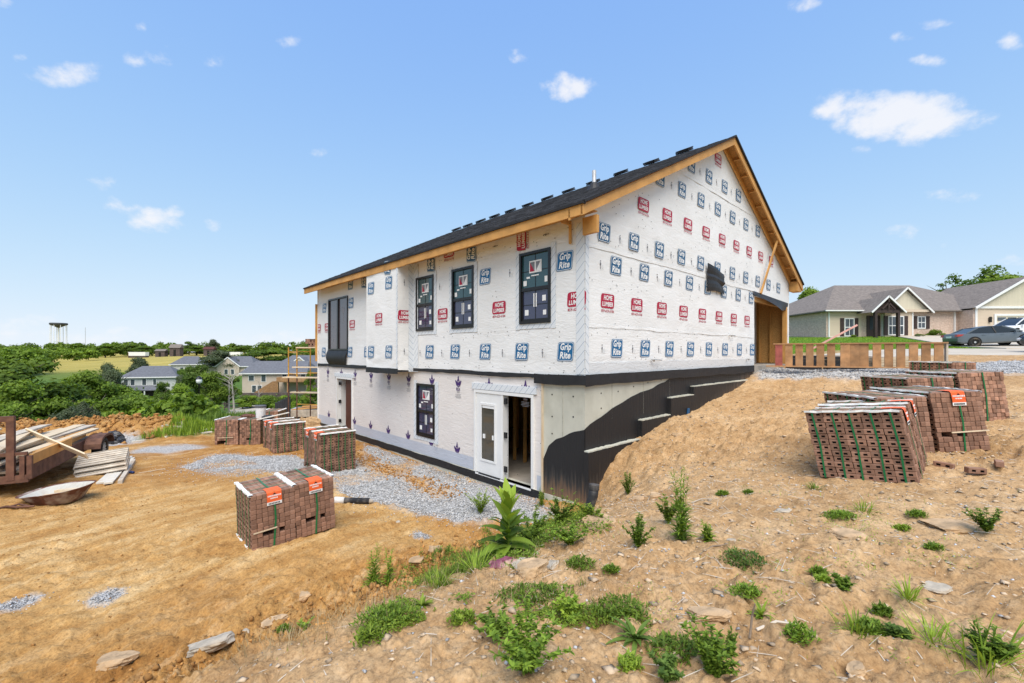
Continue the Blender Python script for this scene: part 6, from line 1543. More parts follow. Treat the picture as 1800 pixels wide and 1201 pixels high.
bhouse('two-storey house with grey roof, white front and red brick end in the trees', 262, 112, 694, 11.5, 8, 4.6, 2.7, .32, 'bwhite', wins=[(-5.2, 2.7, .8, 1.4), (-3.8, 2.7, .8, 1.4), (-1.4, 2.7, .8, 1.5), (.9, 2.7, .6, 1.4)], porch=(-6.0, 3.0, 1.6, 2.6), hipr=.35)
bhouse('cream house with wide grey roof and wooden deck stair, left of the scaffold', 482, 108, 690, 15.2, 9, 4.6, 2.9, .06, 'bwall', wins=[(-6.0, 2.9, 1.2, 1.2), (-3.0, 2.7, 1.0, 1.6), (2.0, 3.0, 1.0, 1.4), (-5.2, .1, .9, 1.6), (-3.9, .1, .9, 1.6), (6.4, 3.1, 1, 1.4)], deck=True, hipr=.12)
bhouse('grey-roofed house with small front gable behind the cream house', 405, 150, 668, 15, 11, 4.5, 3.4, .12, 'bwall', wins=[(-1.5, 2.0, 1.0, 1.6), (.5, 2.0, 1.0, 1.6), (4.5, 2, 1, 1.6)], front_gable=(-.5, 8, 3.2))
bhouse('grey-roofed house with front gable behind the scaffold', 528, 138, 662, 17, 11, 4.2, 3.6, .0, 'bwall', wins=[(-2.0, 1.6, 1.2, 1.8), (.2, 1.6, 1.2, 1.8), (5, 1.6, 1, 1.6)], front_gable=(0, 8, 3.2), side='redbrick')
bhouse('small blue-grey roofed house half hidden by trees', 328, 165, 660, 10, 9, 4.0, 3.0, .3, 'bwhite', wins=[(-2, 1.5, 1, 1.5), (1, 1.5, 1, 1.5)])
def shed(label, px, d, basepx, w, h, rh, mat, roofm, name='barn', cat='barn', yaw=.1):
    x, y, z = at(px, basepx, d); z = gz(x, y) - .3; B = empty(name, (x, y, z), yaw, label=label, cat=cat)
    zz = at(px, basepx, d)[2]; h = h + max(0, min(2.5, zz - z))
    MB().box(-w / 2, w / 2, 0, w * .6, 0, h).build('walls', M[mat], B)
    m = MB(); m.add([(-w / 2 - .5, -.5, h), (w / 2 + .5, -.5, h), (w / 2 + .5, w * .3, h + rh), (-w / 2 - .5, w * .3, h + rh), (w / 2 + .5, w * .6 + .5, h), (-w / 2 - .5, w * .6 + .5, h)], [(0, 1, 2, 3), (3, 2, 4, 5), (1, 4, 2), (0, 3, 5)]); m.build('roof', M[roofm], B)
    MB().box(-w * .12, w * .12, -.04, -.003, .2, h * .8).build('door', M['dark'], B)
shed('small dark barn on the skyline above the field', 281, 300, 622, 6, 1.8, 1.4, 'barn', 'nroof')
shed('tall weathered barn on the skyline beside the round tree', 307, 300, 621, 6.5, 3.6, 2.6, 'barn', 'nroof')
shed('brown roofed barn on the skyline right of the round tree', 366, 300, 622, 6, 3.0, 1.8, 'barn', 'redwood')
for px, d, w, lab in ((240, 280, 11, 'long white trailer shed at the edge of the field, left one'), (412, 285, 7.5, 'long white trailer shed at the edge of the field, right one')):
    x, y, z = at(px, 624, d); B = empty('white_shed', (x, y, gz(x, y)), 0, label=lab, cat='shed')
    pass
    zt_ = at(px, 619, d)[2] - gz(x, y); MB().box(-w / 2, w / 2, 0, 3, zt_ - 2.4, zt_).build('body', M['whitetrim'], B); MB().box(-w / 2, -w / 2 + .4, -.05, -.003, zt_ - 2.4, zt_ - .3).build('door', M['redwood'], B); MB().box(-w / 2, w / 2, .2, 2.8, 0, zt_ - 2.4).build('skirting', M['barn'], B)
# water tower and mast on the skyline
d = 620; x, y, z = at(103, 612, d)
WT_ = empty('water_tower', (x, y, z - 6), 0, label='distant water tower with dark bowl on many thin white legs', cat='water tower')
ht = (612 - 568) / FPX * d + 6
MB().lathe([(.1, ht), (9.0, ht), (9.6, ht - .8), (9.4, ht - 2.4), (7.5, ht - 3.4), (4.0, ht - 5), (1.6, ht - 6.6), (.1, ht - 6.8)], 24).build('tank', pm('dark_tank', (.05, .055, .06), .7, .3, .2, 0), WT_, smooth=True)
MB().tube([(0, 0, 0), (0, 0, ht - 6.6)], 1.0, 10).build('riser', M['whitetrim'], WT_)
for k in range(8):
    a = 2 * math.pi * (k + .3) / 8; MB().tube([(8.8 * math.cos(a), 8.8 * math.sin(a), 0), (8.4 * math.cos(a), 8.4 * math.sin(a), ht - 2.4)], .34, 6).build('leg', M['whitetrim'], WT_)
x, y, z = at(150, 612, 600); m = MB(); m.tube([(0, 0, -5), (0, 0, 28)], .18, 4)
for k in range(10): m.bar((-.5, 0, 2 + 2.5 * k), (.5, 0, 3.2 + 2.5 * k), .12, .12)
single(m, 'radio_mast', M['steel'], 'thin grey radio mast on the skyline right of the water tower', 'mast', loc=(x, y, z))
# street lamp by the path
x, y, z = at(350, 722, 45); z = gz(x, y)
LPs = empty('street_lamp', (x, y, z), 0, label='black street lamp with white globe beside the pale path', cat='street lamp')
hh = at(350, 668, 45)[2] - z
MB().lathe([(.14, 0), (.14, .5), (.075, .6), (.06, hh - .55), (.12, hh - .5), (.05, hh - .4)], 10).build('post', M['blackframe'], LPs, smooth=True)
MB().lathe([(.05, hh - .4), (.24, hh - .3), (.27, hh - .05), (.2, hh + .15), (.0, hh + .22)], 12).build('globe', M['tagwhite'], LPs, smooth=True)
MB().lathe([(.28, hh + .10), (.2, hh + .26), (.03, hh + .4)], 12).build('cap', M['blackframe'], LPs)
# garden structure in the shade and a split-rail fence
x, y, z = at(72, 738, 34); PG = empty('garden_shelter', (x, y, gz(x, y)), .2, label='small weathered garden shelter in the shade of the trees', cat='shelter')
for a in (-.9, .9):
    for b in (0, 1.2): MB().box(a - .07, a + .07, b, b + .14, 0, 2.0).build('post', M['greywood'], PG)
MB().box(-1.1, 1.1, -.2, 1.5, 2.0, 2.14).build('roof', M['greywood'], PG)
x, y, z = at(362, 700, 70); RFn = empty('rail_fence', (x, y, gz(x, y)), .25, label='dark split-rail fence beyond the street lamp', cat='fence')
for k in range(5): MB().box(2.6 * k - .08, 2.6 * k + .08, -.08, .08, -.4, 1.5).build('post', M['barn'], RFn)
for k in range(4):
    for zz in (.5, 1.1): MB().box(2.6 * k + .08, 2.6 * k + 2.52, -.04, .04, zz, zz + .16).build('rail', M['barn'], RFn)
x, y, z = at(498, 694, 96); WL = empty('retaining_wall', (x, y, gz(x, y)), .1, label='low dark stone retaining wall below the cream house', cat='wall')
for k in range(14):
    for j in range(2): MB().box(-9 + 1.9 * k + .4 * j, -7.15 + 1.9 * k + .4 * j, 0, .6, .55 * j, .53 + .55 * j).build('stone', M['barn'], WL)
# ------------------------------------------------------------------ trees
def quads(P, N, ln, wd, rng, jit=.5):
    """diamond leaf faces at P with normals about N"""
    n = len(P)
    N = N + rng.normal(0, jit, (n, 3)); N /= np.linalg.norm(N, axis=1)[:, None] + 1e-9
    T = np.cross(N, rng.normal(0, 1, (n, 3))); T /= np.linalg.norm(T, axis=1)[:, None] + 1e-9
    B = np.cross(N, T)
    l = (ln * rng.uniform(.6, 1.35, n))[:, None]; w = (wd * rng.uniform(.6, 1.35, n))[:, None]
    V = np.stack([P - T * l, P + B * w - T * l * .1, P + T * l, P - B * w - T * l * .1], 1).reshape(-1, 3)
    F = np.arange(n * 4).reshape(-1, 4)
    return V, F
def crown_arrays(rng, h, r, leaf, n, style='broad', z0=.25):
    if style == 'conifer':
        t = rng.random(n) ** .75; z = h * (z0 * .4 + (1 - z0 * .4) * t); rr = r * (1 - t) ** .85 * (.35 + .65 * rng.random(n) ** .5) * (.8 + .3 * np.sin(z * 6))
        a = rng.uniform(0, 2 * np.pi, n); P = np.stack([rr * np.cos(a), rr * np.sin(a), z - .12 * rr], 1)
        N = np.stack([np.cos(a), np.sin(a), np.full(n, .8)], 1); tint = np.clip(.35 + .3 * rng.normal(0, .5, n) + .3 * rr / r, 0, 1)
        return P, N, tint
    nl = {'broad': 26, 'bush': 16, 'sparse': 34, 'round': 20}[style]
    C, Rr = [], []
    for i in range(nl):
        while True:
            d = rng.uniform(-1, 1, 3)
            if np.dot(d, d) < 1: break
        zz = h * (z0 + (1 - z0) * (.5 + .5 * d[2] * .86))
        taper = 1.0 - .35 * max(0, (zz / h - .62) / .38) if style != 'bush' else 1.0
        C.append((d[0] * r * .80 * taper, d[1] * r * .80 * taper, zz)); Rr.append(r * rng.uniform(.20, .44) * (.55 if style == 'sparse' else 1))
    C, Rr = np.array(C), np.array(Rr)
    k = rng.choice(nl, n, p=Rr ** 2 / (Rr ** 2).sum())
    D = rng.normal(0, 1, (n, 3)); D /= np.linalg.norm(D, axis=1)[:, None]
    D[:, 2] = np.where(D[:, 2] < -.3, -D[:, 2] * .6, D[:, 2])
    rad = Rr[k] * (1 - .45 * rng.random(n) ** 2.2) * (1 + .18 * rng.normal(0, 1, n))
    P = C[k] + D * rad[:, None] * np.array([1, 1, .8])
    lob = rng.uniform(-.22, .22, nl)
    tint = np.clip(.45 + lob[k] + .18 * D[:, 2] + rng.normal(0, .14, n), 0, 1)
    return P, D + np.array([0, 0, .35]), tint
M['bark'] = pm('grey_bark', (.13, .105, .08), .95, .3, 6, .5, 20, stretch=(1, 1, .3))
M['palebark'] = pm('pale_dead_bark', (.34, .31, .27), .95, .2, 6, .4, 20, stretch=(1, 1, .3))
LEAF = {'mid': leaf_mat('mid_green_leaves', (.038, .078, .008), (.22, .325, .036)), 'dark': leaf_mat('dark_green_leaves', (.028, .06, .008), (.15, .235, .03)),
        'bright': leaf_mat('bright_green_leaves', (.05, .10, .009), (.26, .37, .04)), 'olive': leaf_mat('grey_green_leaves', (.05, .07, .035), (.16, .20, .105))}
def trunk_mb(rng, h, r, tr, style, reach=.85):
    m = MB(); R_ = random.Random(int(rng.integers(1e6)))
    lean = (R_.uniform(-.06, .06), R_.uniform(-.06, .06))
    top = h * reach
    m.tube([(lean[0] * top * t, lean[1] * top * t, top * t - (.4 if t == 0 else 0)) for t in (0, .2, .45, .7, 1)], [tr * 1.25, tr, tr * .72, tr * .45, tr * .12], 7)
    for k in range(9 if style != 'conifer' else 0):
        t = R_.uniform(.25, .8); a = R_.uniform(0, 6.28); L_ = r * R_.uniform(.6, 1.0); z = top * t
        p = Vector((lean[0] * z, lean[1] * z, z)); q = p + Vector((math.cos(a) * L_ * .5, math.sin(a) * L_ * .5, L_ * .35)); s_ = p + Vector((math.cos(a) * L_, math.sin(a) * L_, L_ * .6))
        m.tube([p, q, s_], [tr * .4, tr * .26, tr * .06], 5)
    return m
def proto(seed, h, r, leaf, n, style, z0, col):
    rng = np.random.default_rng(seed)
    P, N, t = crown_arrays(rng, h, r, leaf, n, style, z0)
    V, F = quads(P, N, leaf, leaf * .62, rng)
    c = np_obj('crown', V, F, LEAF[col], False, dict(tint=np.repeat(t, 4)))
    tk = trunk_mb(rng, h, r, h * .022 + .03, style).build('trunk', M['bark'])
    return c, tk, h
PROTO = {}
for nm, a in dict(b1=(1, 8, 3.6, .20, 9000, 'broad', .16, 'mid'), b2=(2, 8, 3.4, .20, 9000, 'broad', .12, 'bright'), b3=(3, 8, 3.2, .20, 8000, 'round', .14, 'dark'), b4=(4, 8, 3.5, .18, 8000, 'broad', .1, 'olive'),
               c1=(5, 9, 2.8, .26, 8000, 'conifer', .1, 'dark'), c2=(6, 9, 3.2, .26, 7000, 'conifer', .1, 'olive'), s1=(7, 4, 2.6, .15, 7000, 'bush', .05, 'mid'), s2=(8, 4, 2.6, .15, 7000, 'bush', .05, 'bright'), s3=(9, 4, 2.4, .14, 5500, 'bush', .04, 'olive'), sp=(10, 9, 3.6, .17, 1900, 'sparse', .3, 'dark')).items(): PROTO[nm] = proto(*a)
for c, tk, h in PROTO.values(): COL.objects.unlink(tk)
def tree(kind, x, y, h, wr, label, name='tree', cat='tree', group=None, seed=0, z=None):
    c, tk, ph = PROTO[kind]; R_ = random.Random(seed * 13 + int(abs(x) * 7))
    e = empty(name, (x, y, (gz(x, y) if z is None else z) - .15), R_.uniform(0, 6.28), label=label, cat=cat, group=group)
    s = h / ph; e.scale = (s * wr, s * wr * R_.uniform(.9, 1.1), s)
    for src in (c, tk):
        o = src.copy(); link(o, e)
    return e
def tpx(kind, px, top, d, wpx, label, **k):
    x, y, zt_ = at(px, top, d); g = gz(x, y); h = max(1.5, (zt_ - g + .2) / 1.14)
    ph = PROTO[kind][2]; base = {'b': 8.4, 's': 6.2, 'c': 5.8}[kind[0]] if kind != 'sp' else 7
    w = wpx / FPX * d
    return tree(kind, x, y, h, (w / base) / (h / ph), label, **k)
TG = 'trees and shrubs in the valley'
TL = [('b1', 14, 596, 38, 190, 'big spreading green tree at the left edge of the picture'), ('b2', 34, 659, 33, 120, 'bright green tree low at the left edge, before the big one'), ('s1', 12, 703, 27, 90, 'dark bush low at the left edge behind the trailer gate'),
      ('b3', 118, 659, 44, 105, 'dark rounded tree behind the spoil heap, right of the garden shelter'), ('b2', 150, 643, 50, 110, 'light green tree behind the spoil heap, its crown reaching the field'), ('b1', 196, 656, 52, 105, 'mid green tree left of the white-fronted house'), ('b4', 196, 641, 62, 62, 'grey-green tree just left of the white-fronted house'),
      ('b4', 190, 632, 104, 48, 'feathery grey-green tree at the lower edge of the field'), ('b4', 243, 624, 140, 50, 'feathery grey-green tree right above the white-fronted house roof'), ('b3', 284, 662, 76, 36, 'dark round tree before the white-fronted house'), ('b1', 240, 681, 48, 90, 'leafy tree below the porch of the white-fronted house'),
      ('b2', 318, 669, 60, 62, 'light green tree right of the red brick house end'), ('b1', 300, 681, 50, 60, 'leafy tree below the red brick house end'), ('b3', 348, 628, 88, 60, 'tall dark tree behind the street lamp'), ('b2', 372, 646, 64, 62, 'bright green tree right of the street lamp'), ('b1', 398, 648, 78, 60, 'leafy tree before the house with the small gable'),
      ('b3', 322, 640, 108, 40, 'dark tree between the two farthest roofs at left'), ('b4', 318, 655, 100, 34, 'grey-green tree touching the small blue-grey roof'), ('b4', 385, 612, 150, 80, 'broad grey-green tree above the house with the small gable'), ('b1', 460, 606, 165, 90, 'dark green tree above the cream house roof'), ('b3', 505, 610, 170, 90, 'dark green tree behind the scaffold top'), ('b1', 545, 606, 170, 60, 'green tree at the house corner behind the scaffold bricks'),
      ('b2', 545, 648, 95, 26, 'small rounded green tree between the scaffold and the house'), ('b3', 440, 618, 170, 60, 'dark green tree beyond the gable house at the field edge')]
for k, t in enumerate(TL): tpx(*t[:5], t[5], seed=k, group=TG)
SL = [('s1', 92, 691, 34, 110, 'bush behind the middle of the spoil heap'), ('s3', 125, 706, 31, 80, 'greyish bush right behind the spoil heap'), ('s2', 168, 691, 36, 110, 'bright bush behind the right end of the spoil heap'), ('s1', 215, 693, 38, 95, 'green bush at the left end of the tall grass'), ('s3', 150, 696, 33, 60, 'thin grey bush with bare twigs behind the heap'), ('s2', 262, 696, 42, 85, 'bush above the tall grass below the porch'), ('s1', 300, 703, 44, 60, 'bush above the tall grass left of the street lamp'),
      ('s1', 330, 696, 48, 50, 'small bush just left of the street lamp'), ('s2', 440, 692, 72, 60, 'bush by the dead tree below the cream house'), ('s1', 475, 691, 60, 60, 'bush right of the dead tree, above the path'), ('s3', 528, 690, 70, 60, 'grey bush behind the scaffold planks'), ('s1', 548, 677, 62, 40, 'green bush at the house corner behind the scaffold'), ('s2', 505, 689, 56, 50, 'bright bush behind the scaffold foot')]
for k, t in enumerate(SL): tpx(*t[:5], t[5], seed=40 + k, name='bush', cat='bush', group='bushes behind the site')
SKY = [('b1', 255, 605, 320, 40, 'rounded tree on the skyline left of the small barn'), ('b2', 345, 607, 315, 55, 'big round tree on the skyline between the barns'), ('b3', 333, 596, 330, 32, 'dark tree rising behind the round skyline tree'), ('b1', 185, 600, 330, 36, 'dark clump on the skyline right of the radio mast'), ('b4', 375, 594, 335, 26, 'tall pale tree on the skyline right of the barns'), ('b1', 230, 600, 335, 30, 'dark tree on the skyline above the white shed'), ('b1', 430, 603, 330, 40, 'low tree on the skyline right of the white shed'), ('b3', 275, 610, 335, 30, 'small tree on the skyline behind the small barn')]
for k, t in enumerate(SKY): tpx(*t[:5], t[5], seed=60 + k, name='skyline_tree', group='trees on the skyline')
NR = [('b2', 1424, 498, 64, 70, 'leafy green tree between the new house and the grey roof'), ('sp', 1668, 462, 70, 70, 'sparse dark tree behind the ridge of the pale brick house'), ('sp', 1735, 448, 75, 130, 'sparse spreading tree behind the garage gable'), ('b2', 1755, 472, 72, 160, 'dense bright tree behind the garage gable'), ('b1', 1805, 465, 74, 130, 'dense green tree at the right edge behind the garage')]
for k, t in enumerate(NR): tpx(*t[:5], t[5], seed=80 + k, group='trees behind the neighbouring house')
for k, (lx_, s_, kd, lab) in enumerate(((4.4, .5, 's2', 'yellow-green shrub below the left window of the brick house'), (6.0, .35, 's3', 'small shrub left of the porch post'), (9.3, .3, 's1', 'low shrub right of the porch'), (10.9, .5, 's3', 'thin shrub below the large window'), (12.4, .55, 's1', 'reddish dark shrub at the bay corner'), (14.2, .8, 's1', 'tallest round shrub below the small window'), (16.6, .45, 's3', 'shrub near the garage corner'))):
    p = NB.matrix_basis @ Vector((lx_, -1.0 if lx_ < 6 or lx_ > 12.3 else -2.2, -.35)); e = tree(kd, p.x, p.y, 1.7 * s_, .9, lab, 'shrub', 'shrub', 'shrubs before the brick house', 90 + k, z=p.z)
# dead pale trees
for k, (px, top, d, lab) in enumerate(((402, 648, 66, 'bare pale dead tree below the cream house, left trunk'), (412, 652, 64, 'bare pale dead tree below the cream house, right trunk'), (455, 660, 80, 'thin leafless sapling before the cream house wall'))):
    x, y, zt_ = at(px, top, d); g = gz(x, y); h = zt_ - g; m = trunk_mb(np.random.default_rng(300 + k), h, h * .35, .13 if k < 2 else .06, 'broad', 1.0)
    e = empty('dead_tree', (x, y, g), k, label=lab, cat='tree', group='leafless trees'); m.build('trunk', M['palebark'], e)
# masses of wood far away
def woods(name, items, col, leaf, seed):
    rng = np.random.default_rng(seed); Vs, Ts = [], []
    for x, y, h, r, n in items:
        P, N, t = crown_arrays(rng, h, r, leaf, n, 'broad', .03); P = P + np.array([x, y, gz(x, y) - .3])
        V, F = quads(P, N, leaf, leaf * .7, rng); Vs.append(V); Ts.append(np.repeat(np.clip(t + rng.uniform(-.18, .18), 0, 1), 4))
    V = np.vstack(Vs); o = np_obj(name, V, np.arange(len(V)).reshape(-1, 4), LEAF[col], None, dict(tint=np.concatenate(Ts)))
    return tag(o, kind='stuff')
rw = np.random.default_rng(5); it = []
for k in range(60):
    px = rw.uniform(-140, 235); d = rw.uniform(150, 270); x = (px - CX) / FPX * d
    if px > 60 + (d - 150) * .3 and d < 235: continue
    zt_ = EYE + (620 - (608 + 10 * rw.random())) / FPX * d; it.append((x, d, max(5, min(15, zt_ - gz(x, d))), rw.uniform(4, 6.5), 900))
woods('hillside_woods', it, 'mid', .55, 21)
it = []
for k in range(110):
    px = rw.uniform(-150, 620); d = rw.uniform(330, 420); x = (px - CX) / FPX * d
    zt_ = EYE + (620 - (600 + 12 * rw.random())) / FPX * d; it.append((x, d, max(5, min(15, zt_ - gz(x, d))), rw.uniform(5, 9), 520))
woods('skyline_woods', it, 'mid', .9, 22)
it = []
for k in range(46):
    px = rw.uniform(70, 345); d = rw.uniform(34, 58); x = (px - CX) / FPX * d; it.append((x, d, rw.uniform(1.6, 3.0), rw.uniform(1.1, 2.0), 900))
for k in range(30):
    px = rw.uniform(90, 560); d = rw.uniform(85, 150); x = (px - CX) / FPX * d
    if abs(px - 268) < 75 and d < 125 or px > 405 and d < 150: continue
    it.append((x, d, rw.uniform(2, 3.6), rw.uniform(2.0, 3.2), 800))
woods('undergrowth', it, 'bright', .22, 23)

# ------------------------------------------------------------------ grass
def blades(name, XY, hgt, wd, rng, cols, lean=.45, seg=2):
    n = len(XY); z = height(XY[:, 0], XY[:, 1])
    a = rng.uniform(0, 2 * np.pi, n); h = hgt * rng.uniform(.5, 1.3, n); b = rng.uniform(0, lean, n) * h; w = wd * rng.uniform(.6, 1.4, n)
    dx, dy = np.cos(a), np.sin(a); px_, py_ = -dy, dx
    base = np.stack([XY[:, 0], XY[:, 1], z - .01], 1); W3 = np.stack([px_ * w, py_ * w, 0 * w], 1)
    mid_ = base + np.stack([dx * b * .35, dy * b * .35, h * .6], 1); tip = base + np.stack([dx * b, dy * b, h], 1)
    V = np.stack([base - W3, base + W3, mid_ + W3 * .7, mid_ - W3 * .7, tip + W3 * .06, tip - W3 * .06], 1).reshape(-1, 3)
    i = np.arange(n) * 6; F = np.concatenate([np.stack([i, i + 1, i + 2, i + 3], 1), np.stack([i + 3, i + 2, i + 4, i + 5], 1)])
    return tag(np_obj(name, V, F, cols, None, dict(tint=np.repeat(rng.uniform(0, 1, n), 6))), kind='stuff')
LEAF['grass'] = leaf_mat('grass_blades', (.055, .10, .014), (.20, .29, .05), .3)
LEAF['dry'] = leaf_mat('straw_blades', (.22, .16, .08), (.44, .34, .19), .15)
LEAF['weed'] = leaf_mat('weed_leaves', (.07, .13, .013), (.23, .34, .04), .3)
LEAF['weedl'] = leaf_mat('light_weed_leaves', (.11, .19, .016), (.33, .44, .055), .3)
LEAF['weedd'] = leaf_mat('dark_weed_leaves', (.055, .11, .018), (.17, .26, .05), .3)
def in_poly_pts(poly, n, rng):
    xs = [p[0] for p in poly]; ys = [p[1] for p in poly]; out = []
    while sum(len(o) for o in out) < n:
        q = np.stack([rng.uniform(min(xs), max(xs), n), rng.uniform(min(ys), max(ys), n)], 1); out.append(q[inpoly(q[:, 0], q[:, 1], poly)])
    return np.vstack(out)[:n]
rg = np.random.default_rng(9)
q = in_poly_pts([(-26, 21), (-14.8, 21.6), (-15.6, 28), (-13.6, 33.5), (-9, 42), (-4, 46), (-12, 52), (-24, 40), (-34, 26)], 60000, rg)
q = q[rg.random(len(q)) < .35 + .65 * (vn(q[:, 0] * .8, q[:, 1] * .8, 4) > .42)]
q = q[pdist(q[:, 0], q[:, 1], PATH) < -.25]; blades('tall_grass', q, .75, .022, rg, LEAF['grass'])
q = in_poly_pts([(-10.4, 24), (-9.0, 24.5), (-4, 30), (-3, 44), (-6, 42), (-9.5, 32)], 22000, rg); blades('tall_grass_by_scaffold', q, .7, .022, rg, LEAF['grass'])
vg = gpoly([(240, 774), (300, 752), (378, 738), (378, 760), (330, 768)]); q = in_poly_pts(vg, 14000, rg); blades('verge_grass', q, .24, .012, rg, LEAF['weedl'])
q = in_poly_pts(LAWN, 30000, rg); blades('lawn_grass', q, .07, .02, rg, LEAF['weedl'])
# rough grass on the bank, patchy
bank = gpoly([(470, 1075), (560, 1040), (690, 1005), (790, 965), (850, 940), (930, 930), (1010, 930), (960, 985), (1010, 1010), (1140, 1050), (1120, 1080), (900, 1075), (760, 1070), (690, 1045), (620, 1060)])
q = in_poly_pts(bank, 52000, rg); keep = fbm(q[:, 0] * 1.7, q[:, 1] * 1.7, 4, 44) > .0 + .5 * np.exp(-np.clip(pdist(q[:, 0], q[:, 1], bank), 0, 9) / .12); blades('bank_grass', q[keep], .075, .0030, rg, LEAF['grass'], .8)
cr = gpoly([(330, 1185), (480, 1110), (640, 1055), (760, 1060), (700, 1110), (520, 1150), (420, 1195)]); q = np.vstack([in_poly_pts(bank, 2600, rg), in_poly_pts(cr, 1500, rg)]); blades('dry_grass', q, .09, .0018, rg, LEAF['dry'], 1.6)
q = in_poly_pts([(-2, 2.2), (7.5, 2.2), (9, 6), (4, 7), (1, 6.5)], 2200, rg); q = q[(side(q[:, 0], q[:, 1]) > .1)]; q = q[fbm(q[:, 0] * .9, q[:, 1] * .9, 3, 47) > .12]; blades('sparse_grass', q, .05, .0022, rg, LEAF['weedl'], .8)

# ------------------------------------------------------------------ weeds
def blade(mb, base, az, el, L_, w, bend=.5, tint=.5, fold=.15, n=5):
    """one lanceolate leaf with a folded midrib"""
    d = Vector((math.cos(az) * math.cos(el), math.sin(az) * math.cos(el), math.sin(el))); sd_ = Vector((-math.sin(az), math.cos(az), 0)); p = Vector(base); vs = []
    for i in range(n + 1):
        t = i / n; ww = w * math.sin(math.pi * min(1, (t * .93 + .07)) ** .8) * (1 if i < n else 0)
        up = sd_.cross(d).normalized() * -1
        vs += [tuple(p - sd_ * ww + Vector((0, 0, ww * fold))), tuple(p), tuple(p + sd_ * ww + Vector((0, 0, ww * fold)))]
        p = p + d * (L_ / n); d = (d + Vector((0, 0, -bend / n))).normalized()
    fs = []
    for i in range(n): a = 3 * i; fs += [(a, a + 1, a + 4, a + 3), (a + 1, a + 2, a + 5, a + 4)]
    mb.add(vs, fs, 0, None, tint)
def weed(style, px, py, wpx, hpx, label, mat='weed', seed=0):
    g = pixg(px, py)
    if g is None: return
    x, y = g; s = y / FPX; R_ = random.Random(seed * 17 + 5)
    Wm, Hm = wpx * s, hpx * s
    m = MB()
    if style == 'rosette':
        for k in range(26): blade(m, (0, 0, .005), 6.28 * k / 26 + R_.uniform(-.3, .3), R_.uniform(.15, 1.2), Wm * .5 * R_.uniform(.5, 1.1), Wm * R_.uniform(.03, .05), R_.uniform(.6, 1.4), R_.random())
    elif style == 'spire':
        for k in range(R_.randint(3, 5)):
            bx0, by0 = R_.uniform(-.08, .08) * Wm, R_.uniform(-.08, .08) * Wm; hh = Hm * R_.uniform(.55, 1.0); ln_ = (R_.uniform(-.2, .2), R_.uniform(-.2, .2))
            m.tube([(bx0 + ln_[0] * hh * t, by0 + ln_[1] * hh * t, hh * t) for t in (0, .5, 1)], [.003, .0022, .001], 4, tint=.4)
            nn_ = int(20 + hh * 70)
            for i in range(nn_):
                t = i / nn_; blade(m, (bx0 + ln_[0] * hh * t, by0 + ln_[1] * hh * t, hh * t), R_.uniform(0, 6.28), R_.uniform(.2, .9), (Wm * .35 * (1 - .75 * t) + .008) * R_.uniform(.7, 1.2), .004 + .008 * (1 - t), R_.uniform(.3, 1.0), R_.random(), n=3)
    elif style == 'bushy':
        for k in range(12 + int(Wm * 26)):
            a = R_.uniform(0, 6.28); q = Vector((math.cos(a), math.sin(a), 0)) * Wm * .5 * R_.uniform(.2, 1.0); hh = Hm * R_.uniform(.5, 1.0)
            pts = [Vector((0, 0, 0)), q * .4 + Vector((0, 0, hh * .55)), q + Vector((0, 0, hh))]; m.tube(pts, [.003, .0022, .001], 4, tint=.4)
            for i in range(20):
                t = R_.uniform(.15, 1); p = pts[0].lerp(pts[1], t * 2) if t < .5 else pts[1].lerp(pts[2], t * 2 - 1)
                for c in range(3): blade(m, p, R_.uniform(0, 6.28), R_.uniform(-.1, .7), R_.uniform(.016, .032) * (1 + .6 * Wm), R_.uniform(.005, .009), .4, R_.random(), n=3)
    elif style == 'clump':
        n_ = int(260 + 3200 * Wm * Wm)
        for i in range(min(n_, 1000)):
            a = R_.uniform(0, 6.28); r = Wm * .5 * math.sqrt(R_.random()) * R_.uniform(.6, 1.15); dome = max(.1, 1 - (r / (Wm * .55)) ** 2)
            dx, dy = math.cos(a) * r, math.sin(a) * r * .8
            blade(m, (dx, dy, R_.random() * Hm * .6 * dome + .005), R_.uniform(0, 6.28), R_.uniform(.1, 1.1), R_.uniform(.02, .045), R_.uniform(.003, .008), .5, R_.random(), n=2)
    elif style == 'tuft':
        for i in range(60):
            a = R_.uniform(0, 6.28); r = Wm * .28 * R_.random(); blade(m, (math.cos(a) * r, math.sin(a) * r, 0), a + R_.uniform(-.7, .7), R_.uniform(.5, 1.35), Hm * R_.uniform(.6, 1.35), .0035, R_.uniform(.3, 1.6), R_.random(), n=4)
    o = m.build('weed', LEAF[mat], tint=True, loc=(x, y, gz(x, y) - .005))
    # lay low mats onto the slope
    if style in ('clump',):
        e = .15; o.rotation_euler = (math.atan((gz(x, y + e, False) - gz(x, y - e, False)) / (2 * e)), -math.atan((gz(x + e, y, False) - gz(x - e, y, False)) / (2 * e)), 0)
    return tag(o, label, 'weed', 'weeds on the bare ground')
